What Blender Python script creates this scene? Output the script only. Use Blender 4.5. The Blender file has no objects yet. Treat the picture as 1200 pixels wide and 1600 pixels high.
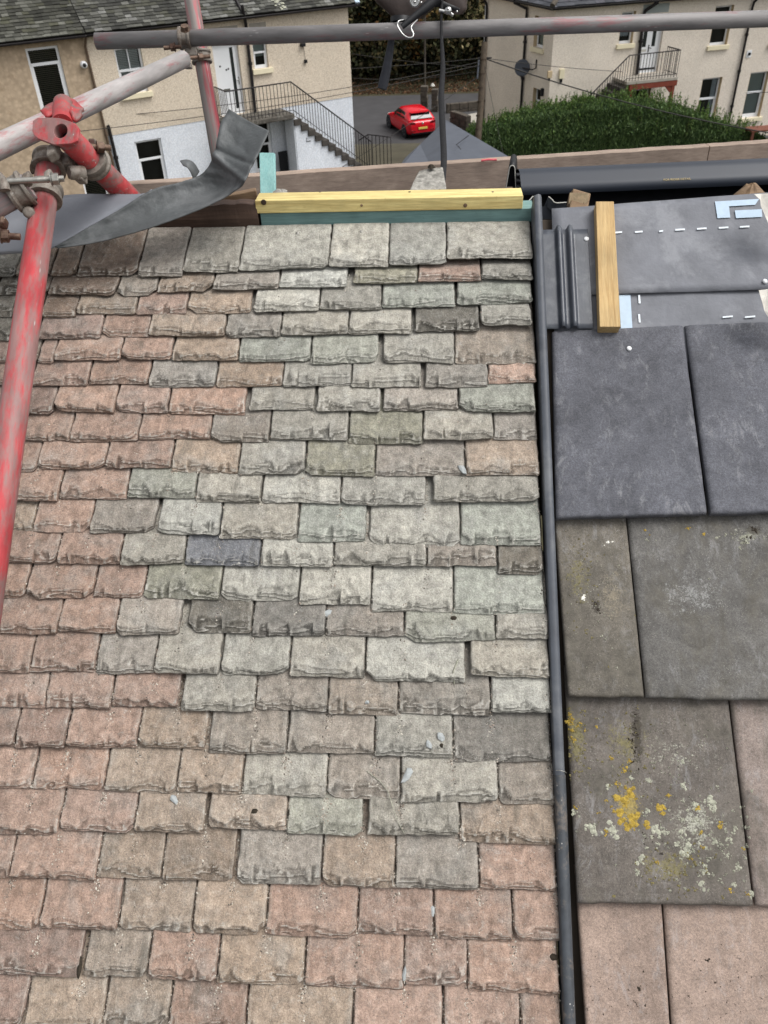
import bpy, math, random
import numpy as np
from mathutils import Vector, Matrix
from mathutils.bvhtree import BVHTree

random.seed(7)
RNG = np.random.default_rng(11)
SC = bpy.context.scene
COL = SC.collection

# ------------------------------------------------------------------ camera
# the camera is 9 m above the gardens; its axes in world space (right, down, forward)
F, CX, CY = 1290.0, 600.0, 800.0
MC = np.array([[0.99828182, 0.00334433, -0.05849981],
               [0.04831397, -0.61186628, 0.78948427],
               [-0.03315377, -0.79095415, -0.61097656]])
CAM = np.array([0.0, 0.0, 9.0])
cd = bpy.data.cameras.new('camera')
cd.sensor_fit = 'VERTICAL'; cd.sensor_height = 36.0; cd.lens = F / 1600.0 * 36.0
cd.dof.use_dof = True; cd.dof.focus_distance = 1.6; cd.dof.aperture_fstop = 14.0
cd.clip_start = 0.05; cd.clip_end = 2000.0
co = bpy.data.objects.new('camera', cd); COL.objects.link(co)
co.matrix_world = Matrix(((MC[0][0], -MC[0][1], -MC[0][2], CAM[0]),
                          (MC[1][0], -MC[1][1], -MC[1][2], CAM[1]),
                          (MC[2][0], -MC[2][1], -MC[2][2], CAM[2]),
                          (0, 0, 0, 1)))
SC.camera = co
SC.render.resolution_x = 768; SC.render.resolution_y = 1024

# ------------------------------------------------------------------ light: an overcast day
W = bpy.data.worlds.new('World'); SC.world = W; W.use_nodes = True
wn = W.node_tree; wn.nodes.clear()
wo = wn.nodes.new('ShaderNodeOutputWorld'); wb = wn.nodes.new('ShaderNodeBackground')
sky = wn.nodes.new('ShaderNodeTexSky'); sky.sky_type = 'NISHITA'; sky.sun_disc = False
SUN_EL, SUN_AZ = math.radians(60), math.radians(98)
sky.sun_elevation = SUN_EL; sky.sun_rotation = SUN_AZ
sky.air_density = 1.0; sky.dust_density = 4.0; sky.ozone_density = 1.0
hs = wn.nodes.new('ShaderNodeHueSaturation'); hs.inputs['Saturation'].default_value = 0.12
wn.links.new(sky.outputs[0], hs.inputs['Color']); wn.links.new(hs.outputs[0], wb.inputs['Color'])
wb.inputs['Strength'].default_value = 0.15
wn.links.new(wb.outputs[0], wo.inputs[0])
sl = bpy.data.lights.new('sun', 'SUN'); sl.energy = 1.4; sl.angle = math.radians(34); sl.color = (1.0, 0.97, 0.93)
so = bpy.data.objects.new('sun', sl); COL.objects.link(so)
sd = Vector((math.sin(SUN_AZ) * math.cos(SUN_EL), math.cos(SUN_AZ) * math.cos(SUN_EL), math.sin(SUN_EL)))
so.rotation_euler = sd.to_track_quat('Z', 'Y').to_euler(); so.location = (0, -20, 40)
SC.view_settings.view_transform = 'Standard'; SC.view_settings.look = 'None'
SC.view_settings.gamma = 1.0; SC.view_settings.exposure = 0.46; SC.view_settings.use_curve_mapping = False

# ------------------------------------------------------------------ geometry of the place
def ray(px, py): return MC @ np.array([(px - CX) / F, (py - CY) / F, 1.0])
def at_z(px, py, z):
    d = ray(px, py); return CAM + d * ((z - CAM[2]) / d[2])
def at_d(px, py, Z): return CAM + ray(px, py) * Z
def at_y(px, py, Y):
    d = ray(px, py); return CAM + d * (Y / d[1])
PITCH = math.radians(35.54)
RU = np.array([1.0, 0, 0]); RV = np.array([0, math.cos(PITCH), math.sin(PITCH)])
RN = np.array([0, -math.sin(PITCH), math.cos(PITCH)])
RO = CAM - RN * 1.5518                       # origin of the roof plane, w = 0 on the slates
def uv(px, py, w=0.0):
    d = ray(px, py); t = (-1.5518 + w) / (d @ RN); P = d * t
    return np.array([P @ RU, P @ RV])
def R3(u, v, w=0.0): return RO + RU * u + RV * v + RN * w
def rp(px, py, w=0.0): return R3(*uv(px, py, w), w)

def srgb(r, g, b, k=1.0):
    def f(c):
        c /= 255.0
        return (c / 12.92 if c <= 0.04045 else ((c + 0.055) / 1.055) ** 2.4) * k
    return (f(r), f(g), f(b), 1.0)

# value noise ------------------------------------------------------------
def _h(ix, iy, seed):
    n = (ix.astype(np.int64) * 374761393 + iy.astype(np.int64) * 668265263 + int(seed) * 974634777) & 0xffffffff
    n = ((n ^ (n >> 13)) * 1274126177) & 0xffffffff
    return ((n ^ (n >> 16)) & 0xffff) / 65535.0
def vnoise(x, y, seed=0):
    x = np.asarray(x, float); y = np.asarray(y, float)
    ix = np.floor(x); iy = np.floor(y); fx = x - ix; fy = y - iy
    fx = fx * fx * (3 - 2 * fx); fy = fy * fy * (3 - 2 * fy)
    a = _h(ix, iy, seed); b = _h(ix + 1, iy, seed); c = _h(ix, iy + 1, seed); d = _h(ix + 1, iy + 1, seed)
    return (a * (1 - fx) + b * fx) * (1 - fy) + (c * (1 - fx) + d * fx) * fy
def fnoise(x, y, seed=0, o=3):
    s = 0; a = 0.5; t = 0
    for i in range(o):
        s = s + a * vnoise(x * 2 ** i, y * 2 ** i, seed + i * 17); t += a; a *= 0.5
    return s / t

# ------------------------------------------------------------------ mesh builder
def V3(p): return np.array(p, float)
def unit(v):
    v = np.asarray(v, float); return v / (np.linalg.norm(v) + 1e-12)
class MB:
    def __init__(s): s.v = []; s.f = []; s.sm = []
    def add(s, vs, fs, smooth=False):
        b = len(s.v); s.v.extend([tuple(p) for p in vs])
        s.f.extend([tuple(b + i for i in f) for f in fs]); s.sm.extend([smooth] * len(fs)); return s
    def box(s, c, hx, hy, hz):               # centre and three half-axis vectors
        c, hx, hy, hz = map(V3, (c, hx, hy, hz))
        vs = [c + a * hx + b * hy + d * hz for d in (-1, 1) for b in (-1, 1) for a in (-1, 1)]
        fs = [(0, 2, 3, 1), (4, 5, 7, 6), (0, 1, 5, 4), (2, 6, 7, 3), (0, 4, 6, 2), (1, 3, 7, 5)]
        if np.dot(np.cross(hx, hy), hz) < 0: fs = [f[::-1] for f in fs]
        return s.add(vs, fs)
    def abox(s, x0, x1, y0, y1, z0, z1):
        return s.box(((x0 + x1) / 2, (y0 + y1) / 2, (z0 + z1) / 2), ((x1 - x0) / 2, 0, 0), (0, (y1 - y0) / 2, 0), (0, 0, (z1 - z0) / 2))
    def beam(s, p, q, w, h, up=(0, 0, 1)):   # w across, h along up
        p, q = V3(p), V3(q); d = unit(q - p); x = unit(np.cross(d, V3(up))); u = np.cross(x, d)
        return s.box((p + q) / 2, (q - p) / 2, x * w / 2, u * h / 2)
    def tube(s, path, r, n=12, cap=True, smooth=True):
        path = [V3(p) for p in path]; m = len(path)
        rs = r if hasattr(r, '__len__') else [r] * m
        d0 = unit(path[1] - path[0]); ref = np.array([0, 0, 1.0]) if abs(d0[2]) < 0.9 else np.array([1.0, 0, 0])
        x = unit(np.cross(d0, ref)); vs = []
        for i in range(m):
            d = unit(path[min(i + 1, m - 1)] - path[max(i - 1, 0)])
            x = unit(x - d * np.dot(x, d)); y = np.cross(d, x)
            for k in range(n):
                a = 2 * math.pi * k / n; vs.append(path[i] + (x * math.cos(a) + y * math.sin(a)) * rs[i])
        fs = [(i * n + k, i * n + (k + 1) % n, (i + 1) * n + (k + 1) % n, (i + 1) * n + k) for i in range(m - 1) for k in range(n)]
        s.add(vs, fs, smooth)
        if cap: s.add(vs[:n], [tuple(range(n))[::-1]]); s.add(vs[-n:], [tuple(range(n))])
        return s
    def pipe(s, p, q, ro, ri, n=20):         # hollow straight tube with open ends
        p, q = V3(p), V3(q); d = unit(q - p); ref = np.array([0, 0, 1.0]) if abs(d[2]) < 0.9 else np.array([1.0, 0, 0])
        x = unit(np.cross(d, ref)); y = np.cross(d, x)
        ring = lambda c, r: [c + (x * math.cos(2 * math.pi * k / n) + y * math.sin(2 * math.pi * k / n)) * r for k in range(n)]
        vs = ring(p, ro) + ring(q, ro) + ring(p, ri) + ring(q, ri)
        o = []; i_ = []; e = []
        for k in range(n):
            j = (k + 1) % n
            o.append((k, j, n + j, n + k)); i_.append((2 * n + k, 3 * n + k, 3 * n + j, 2 * n + j))
            e.append((k, 2 * n + k, 2 * n + j, j)); e.append((n + k, n + j, 3 * n + j, 3 * n + k))
        b = len(s.v); s.v.extend([tuple(v) for v in vs])
        for fs, sm in ((o, True), (i_, True), (e, False)):
            s.f.extend([tuple(b + a for a in f) for f in fs]); s.sm.extend([sm] * len(fs))
        return s
    def lathe(s, c, axis, prof, n=16, smooth=True):      # prof: (radius, height) pairs
        c = V3(c); d = unit(axis); ref = np.array([0, 0, 1.0]) if abs(d[2]) < 0.9 else np.array([1.0, 0, 0])
        x = unit(np.cross(d, ref)); y = np.cross(d, x); vs = []
        for r, h in prof:
            for k in range(n):
                a = 2 * math.pi * k / n; vs.append(c + d * h + (x * math.cos(a) + y * math.sin(a)) * r)
        m = len(prof)
        fs = [(i * n + k, i * n + (k + 1) % n, (i + 1) * n + (k + 1) % n, (i + 1) * n + k) for i in range(m - 1) for k in range(n)]
        s.add(vs, fs, smooth)
        if prof[0][0] > 1e-5: s.add(vs[:n], [tuple(range(n))[::-1]])
        if prof[-1][0] > 1e-5: s.add(vs[-n:], [tuple(range(n))])
        return s
    def grid(s, P, smooth=True, close=False):
        P = np.asarray(P, float); a, b = P.shape[:2]
        fs = [(i * b + j, i * b + (j + 1) % b, (i + 1) * b + (j + 1) % b, (i + 1) * b + j) for i in range(a - 1) for j in range(b if close else b - 1)]
        return s.add(P.reshape(-1, 3), fs, smooth)
    def prism(s, pts, d):                    # polygon extruded by the vector d
        pts = [V3(p) for p in pts]; d = V3(d); n = len(pts)
        fs = [tuple(range(n))[::-1], tuple(range(n, 2 * n))] + [(i, (i + 1) % n, n + (i + 1) % n, n + i) for i in range(n)]
        nn = np.zeros(3)
        for i in range(n): nn += np.cross(pts[i], pts[(i + 1) % n])
        if np.dot(nn, d) < 0: fs = [f[::-1] for f in fs]
        return s.add(pts + [p + d for p in pts], fs)

ROOT = {}
def link_mesh(name, mb, mat, loc, smooth=None):
    v = np.array(mb.v, float).reshape(-1, 3) - np.array(loc)
    me = bpy.data.meshes.new(name); me.from_pydata([tuple(p) for p in v], [], mb.f)
    me.polygons.foreach_set('use_smooth', [bool(x) if smooth is None else smooth for x in mb.sm])
    me.materials.append(mat); me.update()
    o = bpy.data.objects.new(name, me); COL.objects.link(o); return o
def bevel(o, w, seg=2):
    m = o.modifiers.new('bevel', 'BEVEL'); m.width = w; m.segments = seg; m.limit_method = 'ANGLE'; m.angle_limit = math.radians(40)
    return o
def tag(o, label=None, cat=None, group=None, kind=None):
    if label: o['label'] = label
    if cat: o['category'] = cat
    if group: o['group'] = group
    if kind: o['kind'] = kind
    return o
def thing(name, loc, label, cat, group=None):
    o = bpy.data.objects.new(name, None); o.empty_display_size = 0.1; COL.objects.link(o); o.location = tuple(loc)
    ROOT[o.name] = np.array(loc, float); return tag(o, label, cat, group)
def part(par, name, mb, mat, bev=None, smooth=None, label=None):
    loc = ROOT[par.name]; o = link_mesh(name, mb, mat, loc, smooth); o.parent = par
    ROOT[o.name] = loc
    if par.type == 'MESH' and par.name in LOCAL:        # a part of a one-mesh thing
        pass
    if bev: bevel(o, bev)
    if label: o['label'] = label
    return o
LOCAL = set()
def solo(name, mb, mat, label=None, cat=None, group=None, kind=None, bev=None, smooth=None):
    v = np.array(mb.v, float).reshape(-1, 3); c = (v.min(0) + v.max(0)) / 2; c[2] = v.min(0)[2]
    o = link_mesh(name, mb, mat, c, smooth); o.location = tuple(c); ROOT[o.name] = c; LOCAL.add(o.name)
    if bev: bevel(o, bev)
    return tag(o, label, cat, group, kind)

# ------------------------------------------------------------------ materials
class NT:
    def __init__(s, name):
        s.m = bpy.data.materials.new(name); s.m.use_nodes = True; s.t = s.m.node_tree; s.t.nodes.clear()
        s.out = s.n('ShaderNodeOutputMaterial'); s.b = s.n('ShaderNodeBsdfPrincipled'); s.l(s.b.outputs[0], s.out.inputs[0])
    def n(s, k, **kw):
        x = s.t.nodes.new(k)
        for a, b in kw.items(): setattr(x, a, b)
        return x
    def l(s, a, b): s.t.links.new(a, b)
    def put(s, sock, val):
        if hasattr(val, 'is_linked') or isinstance(val, bpy.types.NodeSocket): s.l(val, sock)
        else: sock.default_value = val[:3] if (sock.type == 'VECTOR' and hasattr(val, '__len__')) else val
    def coords(s, scale=(1, 1, 1), rnd=False, world=False):
        tc = s.n('ShaderNodeTexCoord'); mp = s.n('ShaderNodeMapping'); mp.inputs['Scale'].default_value = scale
        v = tc.outputs['Object']
        if world: v = s.n('ShaderNodeNewGeometry').outputs['Position']
        if rnd:
            oi = s.n('ShaderNodeObjectInfo'); mu = s.n('ShaderNodeMath', operation='MULTIPLY'); s.l(oi.outputs['Random'], mu.inputs[0]); mu.inputs[1].default_value = 91.7
            ad = s.n('ShaderNodeVectorMath', operation='ADD'); s.l(v, ad.inputs[0]); s.l(mu.outputs[0], ad.inputs[1]); v = ad.outputs[0]
        s.l(v, mp.inputs['Vector']); return mp.outputs[0]
    def noise(s, v, scale, detail=4, rough=0.55, dist=0.0):
        x = s.n('ShaderNodeTexNoise'); s.l(v, x.inputs['Vector']); x.inputs['Scale'].default_value = scale
        x.inputs['Detail'].default_value = detail; x.inputs['Roughness'].default_value = rough; x.inputs['Distortion'].default_value = dist
        return x.outputs['Fac']
    def vor(s, v, scale, feature='F1'):
        x = s.n('ShaderNodeTexVoronoi'); x.feature = feature; s.l(v, x.inputs['Vector']); x.inputs['Scale'].default_value = scale
        return x
    def ramp(s, v, a, b, c0=0.0, c1=1.0):
        x = s.n('ShaderNodeMapRange'); x.clamp = True; s.l(v, x.inputs[0]); x.inputs[1].default_value = a; x.inputs[2].default_value = b
        x.inputs[3].default_value = c0; x.inputs[4].default_value = c1; return x.outputs[0]
    def mul(s, a, b):
        x = s.n('ShaderNodeMath', operation='MULTIPLY'); s.put(x.inputs[0], a); s.put(x.inputs[1], b); return x.outputs[0]
    def addm(s, a, b):
        x = s.n('ShaderNodeMath', operation='ADD'); s.put(x.inputs[0], a); s.put(x.inputs[1], b); return x.outputs[0]
    def mix(s, f, a, b, mode='MIX'):
        x = s.n('ShaderNodeMix', data_type='RGBA', blend_type=mode); s.put(x.inputs[0], f); s.put(x.inputs[6], a); s.put(x.inputs[7], b); return x.outputs[2]
    def gain(s, col, f):                      # colour times a scalar
        x = s.n('ShaderNodeVectorMath', operation='SCALE'); s.put(x.inputs[0], col); s.put(x.inputs['Scale'], f); return x.outputs[0]
    def bump(s, h, strength=0.5, dist=0.002, prev=None):
        x = s.n('ShaderNodeBump'); x.inputs['Strength'].default_value = strength; x.inputs['Distance'].default_value = dist; s.l(h, x.inputs['Height'])
        if prev is not None: s.l(prev, x.inputs['Normal'])
        return x.outputs[0]
    def done(s, col, rough=0.8, metal=0.0, nor=None, spec=0.3):
        s.put(s.b.inputs['Base Color'], col); s.put(s.b.inputs['Roughness'], rough); s.b.inputs['Metallic'].default_value = metal
        s.b.inputs['Specular IOR Level'].default_value = spec
        if nor is not None: s.l(nor, s.b.inputs['Normal'])
        return s.m

def plain(name, col, rough=0.7, metal=0.0, var=0.15, scale=30.0, bump=0.0, bscale=None, bdist=0.002, c2=None, c2amt=0.5, stretch=(1, 1, 1), spec=0.3):
    k = NT(name); v = k.coords(stretch, rnd=True)
    n = k.noise(v, scale, 5, 0.6); c = k.gain(col, k.ramp(n, 0.3, 0.7, 1 - var, 1 + var))
    if c2 is not None:
        n2 = k.noise(v, scale * 0.6, 6, 0.65, 0.3); c = k.mix(k.ramp(n2, 0.5, 0.62, 0, c2amt), c, c2)
    nor = None
    if bump: nor = k.bump(k.noise(v, bscale or scale * 4, 4, 0.6), bump, bdist)
    return k.done(c, rough, metal, nor, spec)

def slate_material():
    k = NT('riven_slate'); v = k.coords((1, 1, 1), rnd=True); oi = k.n('ShaderNodeObjectInfo'); base = oi.outputs['Color']
    big = k.noise(v, 14, 4, 0.6, 0.4); mid = k.noise(v, 55, 5, 0.65, 0.3); fine = k.noise(v, 320, 4, 0.7); grit = k.noise(v, 900, 2, 0.6)
    lum = k.n('ShaderNodeRGBToBW'); k.l(base, lum.inputs[0])
    grey = k.mix(1.0, base, k.gain((0.97, 1.0, 0.93, 1), lum.outputs[0]))
    c = k.mix(k.ramp(big, 0.50, 0.70, 0, 0.42), base, k.gain((1.0, 1.0, 0.93, 1), lum.outputs[0]))
    c = k.gain(c, k.ramp(mid, 0.3, 0.72, 0.64, 1.32)); c = k.gain(c, k.ramp(fine, 0.3, 0.7, 0.70, 1.3)); c = k.gain(c, k.ramp(grit, 0.3, 0.7, 0.80, 1.2))
    # worn chalky arrises and dirty broken edges, with bevel and hollow shade painted in
    pt = k.n('ShaderNodeAttribute'); pt.attribute_name = 'wear_shade'; pt = pt.outputs['Fac']; br = k.n('ShaderNodeAttribute'); br.attribute_name = 'broken'; br = br.outputs['Fac']
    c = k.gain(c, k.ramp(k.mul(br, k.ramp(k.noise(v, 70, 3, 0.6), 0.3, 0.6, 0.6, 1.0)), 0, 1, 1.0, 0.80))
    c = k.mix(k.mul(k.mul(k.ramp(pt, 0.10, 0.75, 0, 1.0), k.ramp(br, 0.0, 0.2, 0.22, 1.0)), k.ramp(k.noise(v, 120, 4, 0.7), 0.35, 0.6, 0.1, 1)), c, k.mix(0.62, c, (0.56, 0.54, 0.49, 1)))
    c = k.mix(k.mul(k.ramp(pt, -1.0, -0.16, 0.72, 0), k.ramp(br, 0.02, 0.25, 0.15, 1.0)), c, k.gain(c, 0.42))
    # pale lichen film and chalky rubs
    sc = k.noise(v, 90, 8, 0.75, 0.8); rub = k.mul(k.ramp(sc, 0.56, 0.66, 0, 1), k.ramp(k.noise(v, 20, 3, 0.5), 0.38, 0.56, 0.12, 0.85))
    rn0 = k.n('ShaderNodeObjectInfo').outputs['Random']; c = k.mix(k.mul(rub, k.ramp(rn0, 0.1, 0.9, 1.0, 0.45)), c, k.mix(0.62, c, (0.52, 0.51, 0.47, 1)))
    rn = oi.outputs['Random']; sk = k.noise(k.coords((1, 0.16, 1), rnd=True), 75, 6, 0.7, 0.4); c = k.gain(c, k.ramp(sk, 0.32, 0.68, 0.84, 1.14))
    drip = k.mul(k.ramp(k.noise(k.coords((1, 0.22, 1), rnd=True), 38, 5, 0.65, 0.5), 0.56, 0.68, 0, 1), k.ramp(rn, 0.35, 0.9, 0, 0.5)); c = k.mix(drip, c, (0.10, 0.095, 0.08, 1))
    # dark weathering stains and pits
    st = k.mul(k.ramp(k.noise(v, 38, 7, 0.7, 0.6), 0.58, 0.72, 0, 1), k.ramp(k.noise(v, 9, 2, 0.5), 0.5, 0.7, 0, 0.55))
    c = k.mix(st, c, (0.075, 0.07, 0.062, 1))
    pit = k.vor(v, 210); c = k.mix(k.mul(k.ramp(pit.outputs['Distance'], 0.10, 0.22, 1, 0), k.ramp(k.noise(v, 60, 3), 0.56, 0.62, 0, 0.7)), c, (0.06, 0.055, 0.05, 1))
    sp = k.vor(v, 330); c = k.mix(k.mul(k.ramp(sp.outputs['Distance'], 0.12, 0.2, 1, 0), k.ramp(k.noise(v, 33, 3), 0.50, 0.58, 0.1, 0.8)), c, (0.52, 0.50, 0.46, 1))
    lay = k.noise(k.coords((1, 0.6, 1), rnd=True), 70, 6, 0.7, 0.7)
    nor = k.bump(k.addm(k.addm(k.mul(lay, 1.3), k.mul(fine, 0.6)), k.mul(grit, 0.25)), 0.95, 0.0032)
    return k.done(c, 0.88, 0, nor, 0.22)

def tile_material(name='concrete_tile', spots=()):
    k = NT(name); v = k.coords((1, 1, 1), rnd=True); oi = k.n('ShaderNodeObjectInfo'); base = oi.outputs['Color']
    big = k.noise(v, 7, 4, 0.6, 0.3); age = k.ramp(oi.outputs['Object Index'], 0, 1, 0.0, 1.0); mid = k.noise(v, 40, 6, 0.7, 0.5); fine = k.noise(v, 260, 5, 0.8); grit = k.noise(v, 800, 2)
    c = k.gain(base, k.ramp(big, 0.3, 0.7, 0.78, 1.24)); c = k.gain(c, k.ramp(mid, 0.3, 0.7, 0.78, 1.24)); c = k.gain(c, k.ramp(fine, 0.3, 0.7, 0.64, 1.36)); c = k.gain(c, k.ramp(grit, 0.35, 0.65, 0.78, 1.22))
    sp = k.vor(v, 240); c = k.mix(k.mul(k.ramp(sp.outputs['Distance'], 0.10, 0.2, 1, 0), k.mul(age, k.ramp(k.noise(v, 22, 4), 0.46, 0.6, 0.05, 0.75))), c, (0.36, 0.34, 0.30, 1))
    sp = k.vor(v, 170); c = k.mix(k.mul(k.ramp(sp.outputs['Distance'], 0.08, 0.18, 1, 0), k.mul(age, k.ramp(k.noise(v, 17, 4), 0.48, 0.6, 0.05, 0.8))), c, (0.035, 0.032, 0.028, 1))
    # brushed pale scuffs
    vs = k.coords((1, 0.45, 1), rnd=True)
    sc = k.mul(k.ramp(k.noise(vs, 46, 9, 0.85, 0.5), 0.52, 0.64, 0, 1), k.ramp(k.noise(v, 8, 2), 0.40, 0.58, 0.10, 0.75))
    c = k.mix(k.mul(sc, k.ramp(age, 0, 1, 0.85, 0.9)), c, k.mix(0.5, c, (0.42, 0.42, 0.43, 1)))
    ly = k.mul(k.ramp(k.noise(v, 130, 5, 0.8), 0.60, 0.68, 0, 1), k.ramp(k.noise(v, 11, 3), 0.42, 0.60, 0.08, 0.6)); c = k.mix(k.mul(ly, age), c, k.mix(0.5, c, (0.40, 0.39, 0.34, 1)))
    stn = k.noise(k.coords((1, 0.5, 1), rnd=True), 16, 7, 0.7, 0.4); c = k.mix(k.mul(k.ramp(stn, 0.48, 0.64, 0, 0.7), age), c, k.gain((0.9, 0.82, 0.66, 1), k.mul(k.ramp(mid, 0.3, 0.7, 0.06, 0.14), 1.0)))
    tco = k.n('ShaderNodeTexCoord').outputs['Object']
    for (px_, py_, rx_, ry_, col_, th_) in spots:        # lichen films spreading from their centres
        mp = k.n('ShaderNodeMapping'); mp.inputs['Location'].default_value = (-px_ / rx_, -py_ / ry_, 0); mp.inputs['Scale'].default_value = (1 / rx_, 1 / ry_, 0); k.l(tco, mp.inputs['Vector'])
        ln = k.n('ShaderNodeVectorMath', operation='LENGTH'); k.l(mp.outputs[0], ln.inputs[0])
        f_ = k.ramp(ln.outputs['Value'], 0.0, 1.25, 0.24, -0.05); nz = k.addm(k.mul(k.noise(v, 60, 6, 0.8), 0.55), k.mul(k.noise(v, 330, 4, 0.7), 0.45))
        c = k.mix(k.ramp(k.addm(nz, f_), th_, th_ + 0.07, 0, 0.85), c, k.gain(col_, k.ramp(fine, 0.3, 0.7, 0.6, 1.35)))
    pit = k.vor(k.coords((1, 2.0, 1), rnd=True), 120); c = k.mix(k.mul(k.ramp(pit.outputs['Distance'], 0.08, 0.2, 1, 0), k.ramp(k.noise(v, 30, 3), 0.55, 0.6, 0, 0.7)), c, (0.02, 0.02, 0.02, 1))
    nor = k.bump(k.addm(k.mul(fine, 0.7), k.addm(k.mul(mid, 0.6), k.mul(grit, 0.3))), 0.6, 0.0016)
    return k.done(c, 0.78, 0, nor, 0.3)

def timber(name, col, dark, along='x', scale=1.0, rough=0.7):
    k = NT(name); st = (0.06, 1, 1) if along == 'x' else ((1, 0.06, 1) if along == 'y' else (1, 1, 0.06))
    v = k.coords(tuple(a * scale for a in st), rnd=True)
    g = k.addm(k.mul(k.noise(v, 60, 5, 0.6, 0.6), 0.45), k.mul(k.noise(v, 190, 3, 0.6, 0.3), 0.55)); g2 = k.noise(v, 420, 4, 0.7); b = k.noise(k.coords((1, 1, 1), rnd=True), 9, 3)
    c = k.mix(k.ramp(g, 0.35, 0.68, 0, 0.85), col, dark); c = k.gain(c, k.ramp(g2, 0.3, 0.7, 0.86, 1.14)); c = k.gain(c, k.ramp(b, 0.3, 0.7, 0.8, 1.15)); dt = k.noise(k.coords((1, 1, 1), rnd=True), 55, 6, 0.75); c = k.mix(k.ramp(dt, 0.60, 0.72, 0, 0.45), c, dark)
    return k.done(c, rough, 0, k.bump(k.addm(g, g2), 0.35, 0.0015), 0.3)

def worn_paint(name, paint, bare, amount=0.5, metal=0.0, scale=1.0, streak=1.0):
    k = NT(name); v = k.coords((scale, scale, scale * streak), rnd=True)
    m = k.noise(v, 16, 8, 0.72, 0.4); m2 = k.noise(v, 95, 5, 0.7)
    mask = k.ramp(k.addm(k.mul(m, 0.7), k.mul(m2, 0.3)), amount - 0.05, amount + 0.05)
    n = k.noise(v, 45, 5, 0.65)
    c = k.mix(mask, k.gain(paint, k.ramp(n, 0.3, 0.7, 0.72, 1.2)), k.gain(bare, k.ramp(n, 0.3, 0.7, 0.75, 1.2)))
    sp = k.vor(v, 130); c = k.mix(k.mul(k.ramp(sp.outputs['Distance'], 0.1, 0.2, 1, 0), k.ramp(k.noise(v, 25, 3), 0.55, 0.62, 0, 0.8)), c, (0.42, 0.41, 0.39, 1))
    return k.done(c, k.ramp(n, 0.3, 0.7, 0.42, 0.7), metal, k.bump(m2, 0.25, 0.0012), 0.4)

def render_wall(name, col, speck, scale=26.0, bump=0.8, stain=None):
    k = NT(name); v = k.coords((1, 1, 1))
    n = k.noise(v, scale, 3, 0.7); big = k.noise(v, 0.8, 4, 0.6); vo = k.vor(v, scale * 1.5)
    c = k.mix(k.ramp(n, 0.45, 0.62), col, speck); c = k.gain(c, k.ramp(vo.outputs['Distance'], 0.0, 0.6, 1.12, 0.86)); c = k.gain(c, k.ramp(big, 0.3, 0.7, 0.92, 1.06))
    if stain is not None: c = k.mix(k.ramp(k.noise(v, 2.2, 6, 0.7), 0.56, 0.7, 0, 0.5), c, stain)
    return k.done(c, 0.92, 0, k.bump(k.addm(vo.outputs['Distance'], k.mul(n, 0.6)), bump, 0.008), 0.2)

def leaf_material(name):
    k = NT(name); a = k.n('ShaderNodeVertexColor'); a.layer_name = 'tint'
    k.done(a.outputs['Color'], 0.6, 0, None, 0.25)
    tr = k.n('ShaderNodeBsdfTranslucent'); k.l(a.outputs['Color'], tr.inputs['Color'])
    mx = k.n('ShaderNodeMixShader'); mx.inputs[0].default_value = 0.25; k.l(k.b.outputs[0], mx.inputs[1]); k.l(tr.outputs[0], mx.inputs[2]); k.l(mx.outputs[0], k.out.inputs[0])
    return k.m

def tint_material(name, rough=0.85, var=0.25, scale=6.0):
    k = NT(name); a = k.n('ShaderNodeVertexColor'); a.layer_name = 'tint'; v = k.coords()
    c = k.gain(a.outputs['Color'], k.ramp(k.noise(v, scale, 5, 0.65), 0.3, 0.7, 1 - var, 1 + var))
    return k.done(c, rough, 0, None, 0.25)

def glass_material():
    k = NT('window_glass'); tr = k.n('ShaderNodeBsdfTransparent'); gl = k.n('ShaderNodeBsdfGlossy'); gl.inputs['Roughness'].default_value = 0.03
    tr.inputs['Color'].default_value = (0.8, 0.84, 0.83, 1)
    fr = k.n('ShaderNodeFresnel'); fr.inputs['IOR'].default_value = 1.5; mx = k.n('ShaderNodeMixShader')
    k.l(fr.outputs[0], mx.inputs[0]); k.l(tr.outputs[0], mx.inputs[1]); k.l(gl.outputs[0], mx.inputs[2]); k.l(mx.outputs[0], k.out.inputs[0])
    return k.m

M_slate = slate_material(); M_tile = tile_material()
M_deck = plain('old_sarking_board', srgb(70, 62, 54), 0.9, scale=12, bump=0.3)
M_grit = tint_material('slate_grit', 0.9, 0.2, 200.0)
M_moss = plain('moss_clump', srgb(52, 46, 38), 0.95, var=0.4, scale=200, bump=0.6)
M_upvc = plain('grey_plastic_trim', srgb(70, 74, 81), 0.5, var=0.2, scale=14, bump=0.15, bscale=200, c2=srgb(108, 110, 112), c2amt=0.5, spec=0.35)
M_upvc_dark = plain('dark_plastic_trim', srgb(62, 66, 74), 0.35, var=0.12, scale=20, bump=0.12, bscale=240, c2=srgb(104, 108, 113), c2amt=0.5, spec=0.5)
M_strip_old = worn_paint('weathered_dark_strip', srgb(62, 66, 71), srgb(108, 100, 92), 0.57)
M_ridge = plain('black_ridge_plastic', srgb(44, 49, 58), 0.5, var=0.10, scale=4, spec=0.4)
M_rim = plain('cut_plastic_edge', srgb(190, 188, 180), 0.6, var=0.1)
M_black = plain('black_plastic', srgb(22, 23, 26), 0.5, var=0.2)
M_void = plain('dark_loft_timber', srgb(30, 26, 23), 0.95, var=0.2)
M_membrane = plain('grey_roof_membrane', srgb(108, 110, 116), 0.62, var=0.16, scale=16, bump=0.4, bscale=30, bdist=0.006, c2=srgb(136, 138, 143), c2amt=0.6)
M_print = plain('white_print', srgb(215, 222, 228), 0.7, var=0.06)
M_printblue = plain('pale_blue_print', srgb(176, 194, 210), 0.7, var=0.06, scale=60)
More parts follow.
